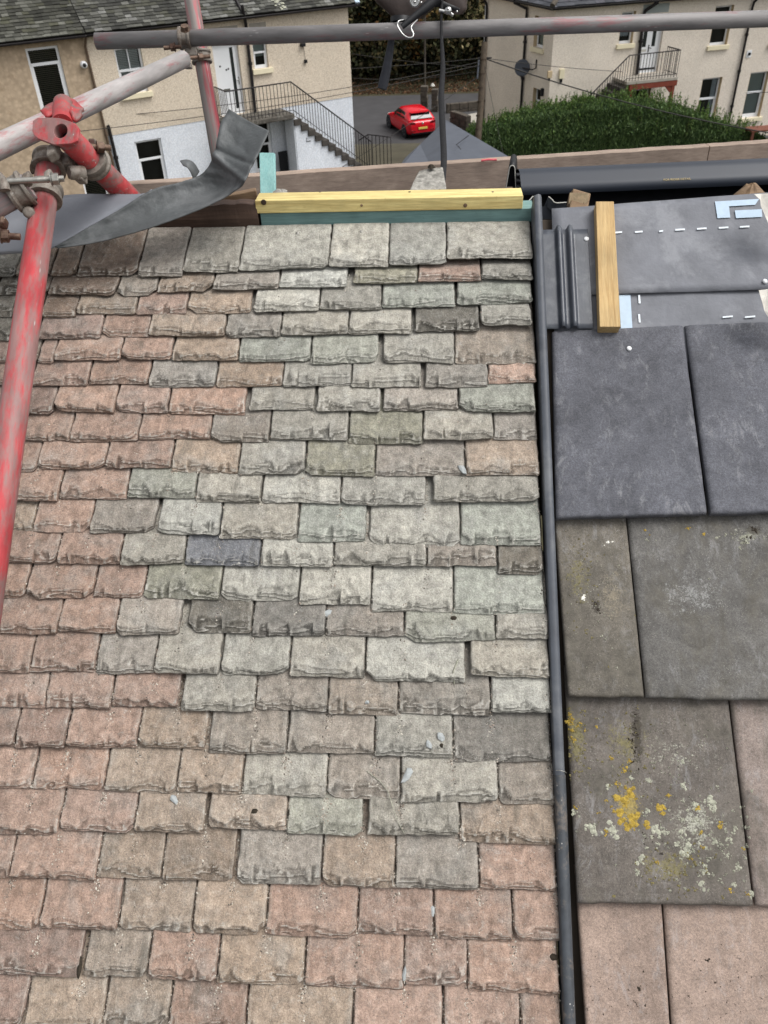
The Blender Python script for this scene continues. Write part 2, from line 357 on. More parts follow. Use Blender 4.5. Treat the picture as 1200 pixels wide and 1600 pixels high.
M_yellow = timber('treated_yellow_timber', srgb(230, 214, 150), srgb(172, 146, 86), 'x')
M_yellowv = timber('sawn_yellow_batten', srgb(196, 170, 124), srgb(160, 128, 82), 'y')
M_teal = timber('teal_treated_timber', srgb(118, 150, 147), srgb(92, 120, 120), 'x')
M_tealpost = timber('pale_teal_timber', srgb(166, 210, 206), srgb(134, 188, 186), 'z')
M_oldwood = timber('dark_rotten_timber', srgb(84, 66, 56), srgb(52, 42, 37), 'x')
M_oldbeige = timber('split_old_timber', srgb(142, 118, 92), srgb(96, 76, 58), 'x')
M_scaffboard = timber('weathered_scaffold_board', srgb(166, 148, 133), srgb(130, 113, 101), 'x', 0.6)
M_endgrain = plain('rough_end_grain', srgb(214, 190, 156), 0.9, var=0.25, scale=80, bump=0.6, bscale=200)
M_red = worn_paint('worn_red_paint', srgb(172, 64, 68), srgb(138, 104, 101), 0.485, streak=.22)
M_redgrey = worn_paint('grey_red_tube', srgb(122, 116, 112), srgb(164, 62, 72), 0.53, 0.1, streak=.06)
M_reddeep = worn_paint('deep_red_paint', srgb(164, 56, 58), srgb(118, 92, 88), 0.52)
M_galv = worn_paint('grey_steel_tube', srgb(128, 122, 120), srgb(150, 116, 116), 0.56, 0.1, streak=.2)
M_silver = worn_paint('pale_steel_tube', srgb(166, 161, 159), srgb(166, 104, 106), 0.58, 0.1, streak=.2)
M_rail = worn_paint('dull_steel_tube', srgb(128, 125, 124), srgb(142, 98, 100), 0.58, 0.15, streak=.2)
M_clamp = worn_paint('cast_coupler_steel', srgb(128, 121, 113), srgb(92, 80, 70), 0.53, 0.2)
M_bolt = worn_paint('rusty_bolt', srgb(112, 92, 78), srgb(74, 52, 42), 0.5, 0.4)
M_boltbright = plain('bright_bolt', srgb(150, 148, 142), 0.4, 0.7, var=0.25, scale=80)
M_lead = plain('lead_sheet', srgb(76, 79, 80), 0.55, 0.1, var=0.26, scale=13, bump=0.6, bscale=18, bdist=0.008, c2=srgb(118, 120, 121), c2amt=0.45, spec=0.4)
M_leadpale = plain('pale_lead_sheet', srgb(122, 125, 132), 0.42, 0.3, var=0.10, scale=7, bump=0.2, bscale=16, bdist=0.006, spec=0.5)
M_stone = plain('rough_mortar', srgb(150, 147, 140), 0.95, var=0.35, scale=60, bump=0.9, bscale=120, bdist=0.004, c2=srgb(96, 94, 88), c2amt=0.6)
M_chip = plain('blue_grey_slate_chip', srgb(158, 162, 162), 0.8, var=0.15, scale=90, bump=0.3)
M_steel = plain('bright_steel', srgb(190, 190, 188), 0.25, 0.9, var=0.1)
M_webbing = plain('black_webbing', srgb(30, 30, 32), 0.8, var=0.25, scale=90, bump=0.5, bscale=500)
M_leather = plain('brown_leather', srgb(56, 46, 42), 0.55, var=0.25, scale=24, bump=0.4, bscale=120, spec=0.4)
M_rubber = plain('dark_rubber_grip', srgb(56, 58, 64), 0.7, var=0.2, scale=60, bump=0.4, bscale=300)
M_paper = plain('torn_grey_felt', srgb(196, 192, 184), 0.9, var=0.12, scale=60, bump=0.4)
M_white = plain('white_plastic', srgb(226, 228, 230), 0.4, var=0.03, scale=3)
M_cream = plain('cream_sill', srgb(226, 216, 186), 0.7, var=0.05, scale=3)
M_sand = plain('sandstone_margin', srgb(190, 170, 138), 0.85, var=0.10, scale=4)
M_blackmetal = plain('black_iron', srgb(34, 31, 32), 0.5, var=0.2, scale=6)
M_brownpipe = plain('brown_downpipe', srgb(96, 80, 66), 0.6, var=0.1, scale=4)
M_glass = glass_material()
M_room = plain('dark_room', srgb(38, 40, 40), 0.9, var=0.3, scale=3)
M_roomgrey = plain('grey_blind', srgb(150, 158, 156), 0.8, var=0.05, scale=3)
M_darkglass = plain('dark_door_glass', srgb(42, 46, 46), 0.12, var=0.1, scale=3, spec=0.5)
M_curtain = plain('net_curtain', srgb(170, 176, 184), 0.9, var=0.25, scale=18)
M_purple = plain('dark_purple_blind', srgb(62, 52, 72), 0.8, var=0.1)
M_dash = render_wall('beige_pebble_dash', srgb(228, 215, 196), srgb(206, 190, 169), 24, 0.8)
M_dashright = render_wall('pale_pebble_dash', srgb(236, 226, 212), srgb(220, 208, 192), 24, 0.7)
M_brown = render_wall('brown_smooth_render', srgb(188, 168, 144), srgb(174, 155, 132), 5, 0.15, srgb(128, 108, 84))
M_whitewall = render_wall('white_rough_render', srgb(232, 236, 242), srgb(222, 228, 236), 16, 0.6)
M_stairstone = plain('dark_stair_stone', srgb(70, 66, 62), 0.9, var=0.35, scale=6, bump=0.6, bscale=20, bdist=0.02)
M_landing = plain('weathered_landing_stone', srgb(84, 80, 74), 0.9, var=0.35, scale=8, bump=0.7, bscale=20, bdist=0.02, c2=srgb(140, 138, 130), c2amt=0.5)
M_landingpale = plain('pale_concrete', srgb(158, 152, 142), 0.9, var=0.15, scale=5)
M_rustbeam = plain('red_oxide_beam', srgb(120, 58, 44), 0.7, var=0.15, scale=6)
M_roofslate = tint_material('far_roof_slate')
M_asphalt = plain('asphalt', srgb(66, 65, 66), 0.9, var=0.14, scale=1.2, bump=0.3, bscale=60)
M_yard = plain('mossy_yard_concrete', srgb(74, 70, 57), 0.92, var=0.2, scale=1.6)
M_soil = plain('garden_soil', srgb(62, 58, 40), 0.95, var=0.3, scale=1.5)
M_bark = plain('tree_bark', srgb(64, 54, 44), 0.95, var=0.3, scale=12, bump=0.6)
M_pole = timber('weathered_pole', srgb(92, 80, 66), srgb(46, 40, 33), 'z', 0.25)
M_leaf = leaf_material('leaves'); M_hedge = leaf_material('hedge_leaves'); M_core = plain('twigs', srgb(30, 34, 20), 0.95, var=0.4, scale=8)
M_carred = plain('red_car_paint', srgb(200, 14, 32), 0.22, var=0.03, scale=2, spec=0.6)
M_tyre = plain('tyre', srgb(24, 24, 25), 0.85); M_rim_alloy = plain('alloy', srgb(120, 120, 122), 0.35, 0.7)
M_carglass = plain('car_glass', srgb(26, 30, 32), 0.08, var=0.02, spec=0.6)
M_taillamp = plain('tail_lamp', srgb(92, 8, 16), 0.15, spec=0.6)
M_plate = plain('yellow_plate', srgb(214, 190, 92), 0.5, var=0.03)
M_felt = plain('grey_roof_felt', srgb(82, 86, 94), 0.85, var=0.10, scale=2.0)
M_gardenstone = plain('garden_stone', srgb(78, 72, 64), 0.92, var=0.35, scale=4, bump=0.7, bscale=14, bdist=0.03)
M_lichen_y = plain('yellow_lichen', srgb(158, 134, 60), 0.95, var=0.45, scale=160, bump=0.8, bscale=500)
M_lichen_w = plain('pale_lichen', srgb(160, 160, 144), 0.95, var=0.45, scale=190, bump=0.8, bscale=600)
M_lichen_o = plain('olive_lichen', srgb(116, 108, 72), 0.95, var=0.4, scale=160, bump=0.7, bscale=500)
M_dropping = plain('bird_dropping', srgb(224, 222, 212), 0.8, var=0.08, scale=200)
M_wire = plain('cable', srgb(52, 50, 48), 0.7)
M_bluebin = plain('blue_bin_lid', srgb(48, 84, 150), 0.5); M_brownbin = plain('red_brown_bin', srgb(108, 52, 44), 0.5)
M_brick = plain('red_brown_wood', srgb(112, 70, 56), 0.85, var=0.25, scale=12)
M_gold = plain('gold_print', srgb(176, 158, 112), 0.6)
# ================================================================== the slate roof
RROT = Matrix(((RU[0], RV[0], RN[0]), (RU[1], RV[1], RN[1]), (RU[2], RV[2], RN[2])))
def roof_thing(name, label, cat):
    o = bpy.data.objects.new(name, None); o.empty_display_size = 0.1; COL.objects.link(o)
    o.location = tuple(RO); o.rotation_euler = RROT.to_euler(); return tag(o, label, cat)
def roof_part(par, name, verts, faces, mat, smooth=None, loc=None):
    v = np.asarray(verts, float)
    if loc is None: loc = (v.min(0) + v.max(0)) / 2
    me = bpy.data.meshes.new(name); me.from_pydata([tuple(p) for p in v - loc], [], faces)
    if smooth is not None:
        me.polygons.foreach_set('use_smooth', list(smooth) if hasattr(smooth, '__len__') else [smooth] * len(faces))
    me.materials.append(mat); me.update()
    o = bpy.data.objects.new(name, me); COL.objects.link(o); o.parent = par; o.location = tuple(loc); return o
def roof_mb(par, name, mb, mat, bev=None, smooth=None):
    o = roof_part(par, name, mb.v, mb.f, mat, [bool(x) for x in mb.sm] if smooth is None else smooth)
    if bev: bevel(o, bev)
    return o

def set_tint(o, cols_per_face):
    me = o.data; at = me.color_attributes.new('tint', 'FLOAT_COLOR', 'CORNER'); n = np.array([p.loop_total for p in me.polygons])
    c = np.repeat(np.asarray(cols_per_face, np.float32), n, axis=0); at.data.foreach_set('color', np.concatenate([c, np.ones((len(c), 1), np.float32)], 1).ravel())
slate_roof = roof_thing('slate_roof', 'weathered roof slope of small pink and grey riven stone slates in uneven courses', 'slate roof')
PAL = {'P': (158, 135, 121), 'B': (154, 139, 124), 'N': (144, 124, 113), 'M': (147, 139, 129), 'G': (156, 152, 142), 'L': (168, 165, 155),
       'D': (114, 109, 100), 'K': (150, 151, 141), 'O': (163, 140, 126), 'V': (136, 132, 125), 'X': (126, 111, 99), 'Y': (140, 137, 122), 'Z': (116, 117, 120)}
# each course, ridge downwards: (left x, right x, tail y, tone) of every slate as surveyed from the photograph's roof plane
COURSES = [
 [(-20,22,430,'D'),(24,77,429,'X'),(78,117,429,'X'),(118,213,428,'X'),(214,283,430,'M'),(286,371,423,'G'),(374,513,419,'L'),(513,604,415,'L'),(609,697,412,'G'),(699,833,403,'G')],
 [(-8,32,458,'D'),(34,73,459,'X'),(74,180,460,'X'),(182,242,460,'M'),(244,331,454,'B'),(332,434,450,'M'),(436,538,447,'L'),(555,650,440,'Y'),(655,751,437,'O'),(754,833,435,'G')],
 [(-25,17,493,'D'),(18,62,494,'X'),(63,117,494,'X'),(117,211,488,'B'),(211,289,489,'P'),(292,389,487,'B'),(398,496,485,'L'),(501,595,482,'G'),(597,709,478,'K'),(716,832,473,'K')],
 [(-30,21,530,'D'),(22,57,530,'X'),(58,156,528,'N'),(156,230,524,'P'),(232,350,524,'B'),(351,437,525,'V'),(439,542,521,'G'),(546,641,520,'L'),(650,748,516,'D'),(752,831,507,'G')],
 [(-45,8,565,'N'),(10,57,565,'X'),(58,82,565,'N'),(83,187,562,'P'),(187,266,560,'P'),(268,368,561,'B'),(374,482,564,'K'),(487,588,566,'K'),(600,708,566,'G'),(713,838,567,'M')],
 [(-50,46,601,'N'),(48,136,601,'N'),(136,229,598,'P'),(232,333,603,'M'),(338,440,602,'B'),(442,547,602,'G'),(550,656,604,'G'),(666,761,604,'V'),(765,838,597,'O')],
 [(-60,18,645,'N'),(20,83,645,'N'),(81,179,642,'P'),(178,262,643,'P'),(260,379,646,'P'),(391,488,639,'G'),(496,592,642,'G'),(600,714,640,'M'),(719,837,643,'K')],
 [(-70,28,688,'N'),(30,109,688,'P'),(106,215,688,'P'),(215,327,685,'P'),(328,419,690,'M'),(422,542,687,'G'),(545,660,692,'Y'),(662,771,686,'G'),(772,840,686,'M')],
 [(-60,9,735,'N'),(10,59,735,'P'),(53,165,732,'P'),(161,268,730,'P'),(264,372,738,'B'),(372,476,741,'G'),(476,584,743,'Y'),(586,725,742,'M'),(729,843,742,'B')],
 [(-90,-2,782,'P'),(0,90,782,'P'),(89,197,777,'P'),(196,303,778,'K'),(306,407,783,'G'),(408,530,785,'L'),(533,661,788,'G'),(680,843,783,'G')],
 [(-110,-22,829,'P'),(-20,50,829,'B'),(48,140,830,'P'),(138,238,832,'M'),(248,342,835,'L'),(342,464,842,'G'),(464,569,846,'K'),(578,717,854,'L'),(722,846,851,'K')],
 [(-110,-17,879,'P'),(-15,88,879,'P'),(88,188,880,'P'),(185,285,881,'G'),(288,402,883,'Z'),(409,519,884,'L'),(521,664,884,'G'),(668,776,884,'M'),(778,850,896,'D')],
 [(-140,-42,934,'P'),(-40,38,934,'P'),(38,145,935,'P'),(143,222,933,'P'),(224,340,936,'Y'),(346,465,938,'L'),(467,578,944,'L'),(580,706,955,'L'),(711,852,960,'K')],
 [(-130,-27,990,'P'),(-25,90,990,'P'),(88,180,988,'P'),(180,276,991,'M'),(295,390,989,'D'),(394,506,993,'V'),(509,628,994,'M'),(635,771,1002,'K'),(778,858,999,'G')],
 [(-160,-52,1049,'P'),(-50,45,1049,'P'),(45,147,1050,'P'),(147,236,1053,'M'),(243,340,1052,'G'),(346,450,1055,'L'),(452,568,1057,'G'),(572,724,1065,'L'),(738,859,1059,'G')],
 [(-160,-47,1105,'P'),(-45,68,1105,'P'),(69,171,1106,'P'),(172,275,1104,'P'),(284,395,1110,'G'),(400,510,1110,'M'),(512,620,1117,'M'),(624,766,1117,'V'),(769,862,1114,'L')],
 [(-150,-62,1166,'P'),(-60,20,1166,'P'),(22,100,1169,'N'),(101,212,1168,'P'),(213,318,1168,'B'),(327,446,1177,'M'),(448,584,1176,'M'),(586,706,1182,'G'),(710,862,1190,'V')],
 [(-180,-72,1232,'P'),(-70,47,1232,'P'),(48,160,1234,'P'),(162,275,1237,'B'),(275,375,1239,'B'),(378,508,1244,'G'),(511,624,1249,'M'),(627,777,1254,'G'),(781,868,1256,'M')],
 [(-150,-42,1303,'P'),(-40,90,1303,'P'),(91,207,1300,'P'),(209,316,1301,'B'),(325,445,1295,'B'),(449,562,1304,'K'),(578,714,1305,'G'),(722,870,1318,'B')],
 [(-190,-62,1372,'N'),(-60,12,1372,'P'),(14,147,1375,'P'),(151,250,1373,'B'),(252,362,1375,'B'),(370,500,1381,'M'),(503,615,1386,'B'),(618,745,1390,'M'),(752,871,1392,'O')],
 [(-200,-72,1453,'P'),(-70,58,1453,'P'),(61,182,1454,'P'),(184,297,1455,'B'),(301,412,1459,'B'),(416,555,1464,'P'),(560,675,1462,'P'),(680,800,1469,'O'),(804,877,1470,'P')],
 [(-160,-27,1525,'P'),(-25,122,1525,'N'),(130,226,1527,'B'),(230,336,1533,'P'),(340,473,1538,'B'),(475,627,1546,'P'),(635,730,1541,'P'),(731,875,1553,'O')],
 [(-200,-72,1605,'P'),(-70,32,1605,'N'),(36,155,1608,'B'),(160,257,1610,'B'),(264,380,1613,'P'),(385,548,1618,'B'),(552,690,1620,'P'),(694,812,1622,'O'),(816,878,1628,'P')],
]
RIDGE_V = float(uv(600, 349, -.031)[1])
courses = []
for c in COURSES:
    rows = []
    for (xl, xr, y, k) in c:
        a = uv(xl, y); b = uv(xr, y); rows.append((a[0], b[0], (a[1] + b[1]) / 2, k))
    for q in range(len(rows) - 1):
        gap = rows[q + 1][0] - rows[q][1]
        if .009 <= gap < .03:
            e_ = gap * .2; rows[q] = (rows[q][0], rows[q][1] + e_) + rows[q][2:]; rows[q + 1] = (rows[q + 1][0] - e_,) + rows[q + 1][1:]
        if gap < .009:
            m_ = (rows[q][1] + rows[q + 1][0]) / 2; rows[q] = (rows[q][0], m_ - .0007) + rows[q][2:]; rows[q + 1] = (m_ + .0007,) + rows[q + 1][1:]
    courses.append(rows)
gv = courses[-1][3][2]
for j in range(2):                              # two more courses towards the eaves, below the frame
    x = -0.72; rows = []; off = 0.5 if j % 2 else 0.0; gv -= 0.098; x += off * 0.12
    while x < 0.19:
        w_ = min(0.10 + 0.055 * RNG.random(), 0.215 - x); rows.append((x, x + w_ - 0.003, gv + RNG.normal(0, .0015), 'PPBPO'[int(RNG.integers(5))])); x += w_
    courses.append(rows)
for rows in courses:                            # the same courses run on past the left edge of the frame
    x = rows[0][0] - 0.004
    for q in range(2):
        w_ = 0.11 + 0.06 * RNG.random(); rows.insert(0, (x - w_, x, rows[0][2] + RNG.normal(0, .0015), 'NPX'[int(RNG.integers(3))] if rows[0][2] > 0.7 else 'PPN'[int(RNG.integers(3))])); x -= w_ + 0.004
means = [np.mean([r[2] for r in rows]) for rows in courses]

bvh_v, bvh_f = [], []
def make_slate(u0, u1, vt, L, g, tone, seed, roof_top=False):
    r = np.random.default_rng(seed); wd = u1 - u0
    t = 0.0120 * (0.8 + 0.5 * r.random()); a = 0.0285 + 0.003 * r.random() + (0.002 if tone in 'LKG' else 0)
    nu = int(max(16, min(64, wd / 0.0030)))
    dd = [0, .0012, .0026, .0042, .006, .008, .0102, .0126, .0152, .018, .0212, .025, .030, .036, .043]
    d_ = .050
    while d_ < min(L - .01, g * 1.45): dd.append(d_); d_ += .0075
    dd.append(L); dd = np.array(dd); nd = len(dd)
    s = np.linspace(0, 1, nu); U0 = np.tile(s * wd, (nd, 1)); D = np.tile(dd[:, None], (1, nu))
    # sawn-off and broken outline
    side = np.zeros((nd, nu))
    le = (fnoise(dd * 60, dd * 0 + 1.3, seed, 3) - .5) * .0042; re = (fnoise(dd * 60, dd * 0 + 9.3, seed + 5, 3) - .5) * .0042
    side = (1 - s)[None, :] ** 3 * le[:, None] + s[None, :] ** 3 * re[:, None]
    Uu = U0 + side
    x = s * wd
    bj = np.sort(np.concatenate([[0, wd], r.random(int(wd / .010)) * wd])); tail = np.interp(x, bj, r.normal(0, .0006, len(bj))) + (fnoise(x * 14, x * 0 + 3.1, seed + 9, 2) - .5) * .0045 + (fnoise(x * 130, x * 0 + 7.7, seed + 12, 3) - .5) * .0022
    for edge, dist in ((0, x), (1, wd - x)):
        rad = .001 + .0035 * r.random() if r.random() > .24 else .008 + .014 * r.random()
        rnd_ = r.random() < .35
        m = dist < rad
        e = (rad - np.sqrt(np.maximum(rad ** 2 - (rad - dist) ** 2, 0))) if rnd_ else (rad - dist) * (.5 + .4 * r.random())
        tail = tail + np.where(m, e, 0)
    tail = tail + (x - wd / 2) * math.tan(math.radians(r.normal(0, .7)))
    Dv = D + tail[None, :] * np.exp(-D / .03)
    under = a * (1 - D / L)
    warp = (fnoise(Uu * 16 + 5, D * 16, seed + 21, 2) - .5) * .0030 + (fnoise(Uu * 60, D * 60, seed + 23, 3) - .5) * .0016
    tz = t + (0.0055 - t) * (D / L)
    # chipped, layered bevel along the tail, thinner chips along the sides
    b0 = (.0110 + .0105 * r.random()) * (1.0 + (0.25 if tone in 'GLKYDMV' else 0.0))
    b = b0 * (.30 + 1.5 * (.55 * vnoise(x * 15, x * 0 + 4.3, seed + 30) + .6 * np.abs(2 * vnoise(x * 42, x * 0 + 11.3, seed + 31) - 1) ** .9) + .55 * (fnoise(x * 110, x * 0 + 2.3, seed + 33, 3) - .3))
    bx = np.sort(np.concatenate([[0, wd], r.random(int(wd / .017) + 1) * wd])); b = np.interp(x, bx, b0 * (.30 + 1.25 * r.random(len(bx)) ** 1.2)); dep = np.interp(x, bx, .60 + .28 * r.random(len(bx)))
    b = b + (fnoise(x * 160, x * 0 + 2.3, seed + 33, 2) - .5) * .003
    q = np.clip(1 - D / np.maximum(b[None, :], .0006), 0, 1)
    lay = fnoise(Uu * 45, D * 150, seed + 41, 3)
    led = (np.floor(2.6 * fnoise(Uu * 13, D * 85 + Uu * 5, seed + 43, 3) + q * 1.6) - 1.3) * .15
    drop = np.where(q > 0, np.clip(.17 + dep[None, :] * .70 * q + led * np.clip(q * 3, 0, 1) - .06, .10, .92), 0)
    for dist, sg in ((Uu - Uu[:, :1], 1), (Uu[:, -1:] - Uu, 2)):
        bs = .0006 + .0075 * np.clip(fnoise(D * 40, D * 0 + 5.0 * sg, seed + 51 + sg, 3) - .42, 0, 1)
        drop = np.maximum(drop, np.clip(1 - dist / bs, 0, 1) ** .8 * .6)
    z = under + tz * (1 - drop) + warp
    # a delaminated flake here and there
    if r.random() < .25:
        fl = fnoise(Uu * 17 + D * 6, D * 20 - Uu * 4, seed + 61, 3); th = .56 + .08 * r.random()
        z = z - np.clip((fl - th) / .010, 0, 1) * .0021
    z = z - 0.0375 + r.normal(0, .0006)
    P = np.stack([Uu, Dv, z], -1)
    vs = [P.reshape(-1, 3)]; fs = []; sm = []
    for i in range(nd - 1):
        for j in range(nu - 1):
            fs.append((i * nu + j, i * nu + j + 1, (i + 1) * nu + j + 1, (i + 1) * nu + j)); sm.append(bool(dd[i] > .031))
    loop = [(0, j) for j in range(nu)] + [(i, nu - 1) for i in range(1, nd)] + [(nd - 1, j) for j in range(nu - 2, -1, -1)] + [(i, 0) for i in range(nd - 2, 0, -1)]
    low = np.array([[P[i, j, 0], P[i, j, 1], under[i, j] - .0375] for i, j in loop])
    low[:, 0] += (wd / 2 - low[:, 0]) * .012
    base = nd * nu; vs.append(low); n = len(loop)
    for k in range(n):
        i, j = loop[k]; i2, j2 = loop[(k + 1) % n]
        fs.append((base + k, base + (k + 1) % n, i2 * nu + j2, i * nu + j)); sm.append(False)
    vs = np.concatenate(vs)
    vs[:, 0] += u0; vs[:, 1] += vt
    loc = np.array([(u0 + u1) / 2, vt + g / 2, -.005])
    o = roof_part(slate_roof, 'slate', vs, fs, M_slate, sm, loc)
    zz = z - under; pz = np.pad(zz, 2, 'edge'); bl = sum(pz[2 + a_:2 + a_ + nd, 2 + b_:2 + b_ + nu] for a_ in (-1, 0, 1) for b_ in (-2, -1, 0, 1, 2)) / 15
    wr = np.clip((zz - bl) / .00042, -1, 1); at_ = o.data.attributes.new('wear_shade', 'FLOAT', 'POINT'); at_.data.foreach_set('value', np.concatenate([wr.ravel(), np.full(len(low), -.8)]).astype(np.float32))  # local relief: lightens crests, darkens hollows as painted shading
    at_ = o.data.attributes.new('broken', 'FLOAT', 'POINT'); at_.data.foreach_set('value', np.concatenate([np.clip(drop * 1.6, 0, 1).ravel(), np.ones(len(low))]).astype(np.float32))  # chipped depth, also masks the shade painted on the bevels
    c = PAL[tone]; j = 1 + r.normal(0, .035); hue = r.normal(0, .007)
    col = srgb(min(255, c[0] * j * (1 + hue)), c[1] * j, min(255, c[2] * j * (1 - hue)))
    o.color = col
    b_ = len(bvh_v); bvh_v.extend(vs.tolist()); bvh_f.extend([tuple(b_ + q_ for q_ in f) for f in fs])
    return o
sid = 100
for ci, rows in enumerate(courses):
    for (u0, u1, vt, k) in rows:
        sid += 37
        up = [r[2] for r in courses[ci - 1]] if ci else None
        if ci == 0:
            L = RIDGE_V - vt + float(RNG.normal(0, .003)); g = L
        else:
            g = max(.03, means[ci - 1] - vt); L = g + max(.045, (means[ci - 2] - means[ci - 1]) * 1.55 if ci > 1 else .05)
            L = min(L, RIDGE_V - vt - .002)
        make_slate(u0, u1, vt, L, g, k, sid)
BV = BVHTree.FromPolygons(bvh_v, bvh_f)
def top_w(u, v):
    h = BV.ray_cast(Vector((u, v, .2)), Vector((0, 0, -1)))
    return h[0].z if h[0] is not None else None
# boards under the slates
mb = MB(); bw = .145; v = 1.15; 
while v > -.75:
    mb.abox(-1.35, .212, v - bw + .002, v, -.060, -.0390); v -= bw
roof_mb(slate_roof, 'sarking_boards', mb, M_deck)
# moss clumps and nails held in the slates
def blob(cx, cy, cz, r, h, seed, n=14, rough=.35):
    rr = np.random.default_rng(seed); vs = []; rings = 4
    an = 2 * math.pi * np.arange(n) / n; wob = 1 + rough * (fnoise(np.cos(an) * 2 + 5, np.sin(an) * 2 + 5, seed, 3) - .5) * 2
    for i in range(rings):
        f = i / (rings - 1)
        for k in range(n):
            a = an[k]; q = r * (1 - f * .92) * wob[k]
            vs.append((cx + q * math.cos(a), cy + q * math.sin(a), cz + h * math.sin(f * math.pi / 2) + (rr.random() - .5) * h * .3))
    fs = [(i * n + k, i * n + (k + 1) % n, (i + 1) * n + (k + 1) % n, (i + 1) * n + k) for i in range(rings - 1) for k in range(n)] + [tuple((rings - 1) * n + k for k in range(n))]
    return vs, fs
for i, (px, py, r) in enumerate([(398, 1268, .0062), (709, 966, .0062), (123, 1512, .0075), (866, 1498, .007), (690, 1165, .004)]):
    u, v = uv(px, py); w = top_w(u, v)
    if w is None: continue
    vs, fs = blob(0, 0, 0, r, .0025, 40 + i); vs = [(a * (.75 if i == 2 else 1), b * (2.2 if i == 2 else 1), c) for a, b, c in vs]
    roof_part(slate_roof, 'moss_clump', [(a + u, b + v, c + w - .0005) for a, b, c in vs], fs, M_moss, False)
for (px, py) in [(462, 354), (563, 352), (703, 345)]:
    u, v = uv(px, py); w = top_w(u, v)
    if w is None: continue
    mb = MB(); mb.lathe((u, v, w - .001), (0, 0, 1), [(.0042, 0), (.0042, .0016), (.003, .0026), (0, .003)], 12)
    roof_mb(slate_roof, 'nail', mb, M_boltbright)

# grit washed into the joints
gs, gf, gc = [], [], []
rg = np.random.default_rng(5)
def grit(u, v, r):
    w = top_w(u, v)
    if w is None: return
    b = len(gs); a0 = rg.random() * 6.28
    k = 1 + .7 * rg.random(); ang = rg.random() * 3.14; ca, sa = math.cos(ang), math.sin(ang)
    for i in range(4):
        a = a0 + i * 1.571 + rg.normal(0, .25); x = r * math.cos(a) * k; y = r * math.sin(a)
        gs.append((u + x * ca - y * sa, v + x * sa + y * ca, w + .0002))
    gs.append((u, v, w + r * (.5 + .5 * rg.random())))
    for i in range(4): gf.append((b + i, b + (i + 1) % 4, b + 4))
    c_ = [(176, 168, 156), (120, 110, 100), (84, 78, 72), (196, 190, 178), (150, 136, 124)][int(rg.integers(5))]; gc.extend([srgb(*c_)[:3]] * 4)
for ci, rows in enumerate(courses):
    if ci < 8: dens = 5
    elif ci < 15: dens = 22
    else: dens = 55
    for (u0, u1, vt, k) in rows:
        g = (means[ci - 1] - vt) if ci else .07
        for q in range(int(rg.poisson(dens))):                  # in the side joint
            grit(u1 + .0015 + rg.normal(0, .0016), vt + g * rg.random(), .0006 + .0015 * rg.random() ** 2)
        for q in range(int(rg.poisson(dens * .9))):             # washed out below the joint, fanning over the slate beneath
            f = abs(rg.normal(0, .5)); grit(u1 + .0015 + rg.normal(0, .0045), vt - .002 - f * .045, .0006 + .0013 * rg.random() ** 2)
        for q in range(int(rg.poisson(dens * .5))):
            grit(u0 + (u1 - u0) * rg.random(), vt + g * rg.random(), .0004 + .0008 * rg.random() ** 3)
gw = [tuple(RO + RU * a + RV * b + RN * c) for a, b, c in gs]
mb = MB(); mb.add(gw, gf); o = solo('roof_grit', mb, M_grit, 'fine slate grit and crumbs washed into the joints between the slates', 'grit', kind='stuff'); set_tint(o, gc)

# loose slate chips lying on the slates
def chip(px, py, size, asp, rot, label, seed):
    u, v = uv(px, py); w = top_w(u, v) or 0; r = np.random.default_rng(seed); n = 7
    pts = []
    for i in range(n):
        a = 2 * math.pi * i / n; q = size * (.65 + .5 * r.random()); x, y = q * math.cos(a), q * asp * math.sin(a)
        pts.append((u + x * math.cos(rot) - y * math.sin(rot), v + x * math.sin(rot) + y * math.cos(rot)))
    mb = MB(); low = [R3(a, b, w + .0003 + .0022 * r.random()) for a, b in pts]; c_ = R3(u, v, w + .0045)
    up = [p + RN * .0022 + (c_ - p) * .12 for p in low]
    mb.add(low + up + [c_ + RN * .001], [(i, (i + 1) % n, n + (i + 1) % n, n + i) for i in range(n)] + [(n + i, n + (i + 1) % n, 2 * n) for i in range(n)] + [tuple(range(n))[::-1]])
    solo('slate_chip', mb, M_chip, label, 'slate chip', 'loose chips of slate lying on the roof')
chip(636, 1212, .017, .45, 1.05, 'long pointed blue grey slate chip standing over a joint low on the grey slates', 1)
chip(670, 1163, .011, .5, 1.9, 'small blue grey slate chip beside a paler one on the same slate', 2)
chip(689, 1152, .012, .6, -.7, 'paler brownish slate chip beside a blue grey one on the same slate', 3)
chip(722, 733, .013, .5, -.9, 'triangular grey slate chip caught at the corner of a pinkish slate near the upper right', 4)
chip(510, 958, .012, .6, .6, 'white slate chip at the left corner of a slate in the middle of the roof', 5)
chip(574, 1097, .0045, .9, 0, 'tiny round pale chip alone on a smooth brown slate', 6)
chip(270, 1249, .012, .5, -1.0, 'flat grey green chip on a pink slate at the lower left', 7)
chip(676, 1424, .010, .45, 1.5, 'thin bluish chip upright in a joint between two orange pink slates', 8)
chip(632, 1522, .012, .35, 1.5, 'long bluish chip in the lowest joint seen between the pink slates', 9)
# a dry twig
mb = MB(); pts = [(710, 1068), (708, 1050), (712, 1040), (716, 1030)]
mb.tube([R3(*uv(*p), (top_w(*uv(*p)) or 0) + .0015) for p in pts], .0011, 6); solo('twig', mb, M_lichen_w, 'short pale dry stalk curled at the corner of a large grey slate', 'twig')
mb = MB(); pts = [(572, 1204), (594, 1221), (606, 1236), (622, 1285), (632, 1302)]
mb.tube([R3(*uv(*p), (top_w(*uv(*p)) or 0) + .002) for p in pts], .0006, 6); solo('twig', mb, M_lichen_w, 'long thin straw lying across two grey slates near the bottom right', 'twig')

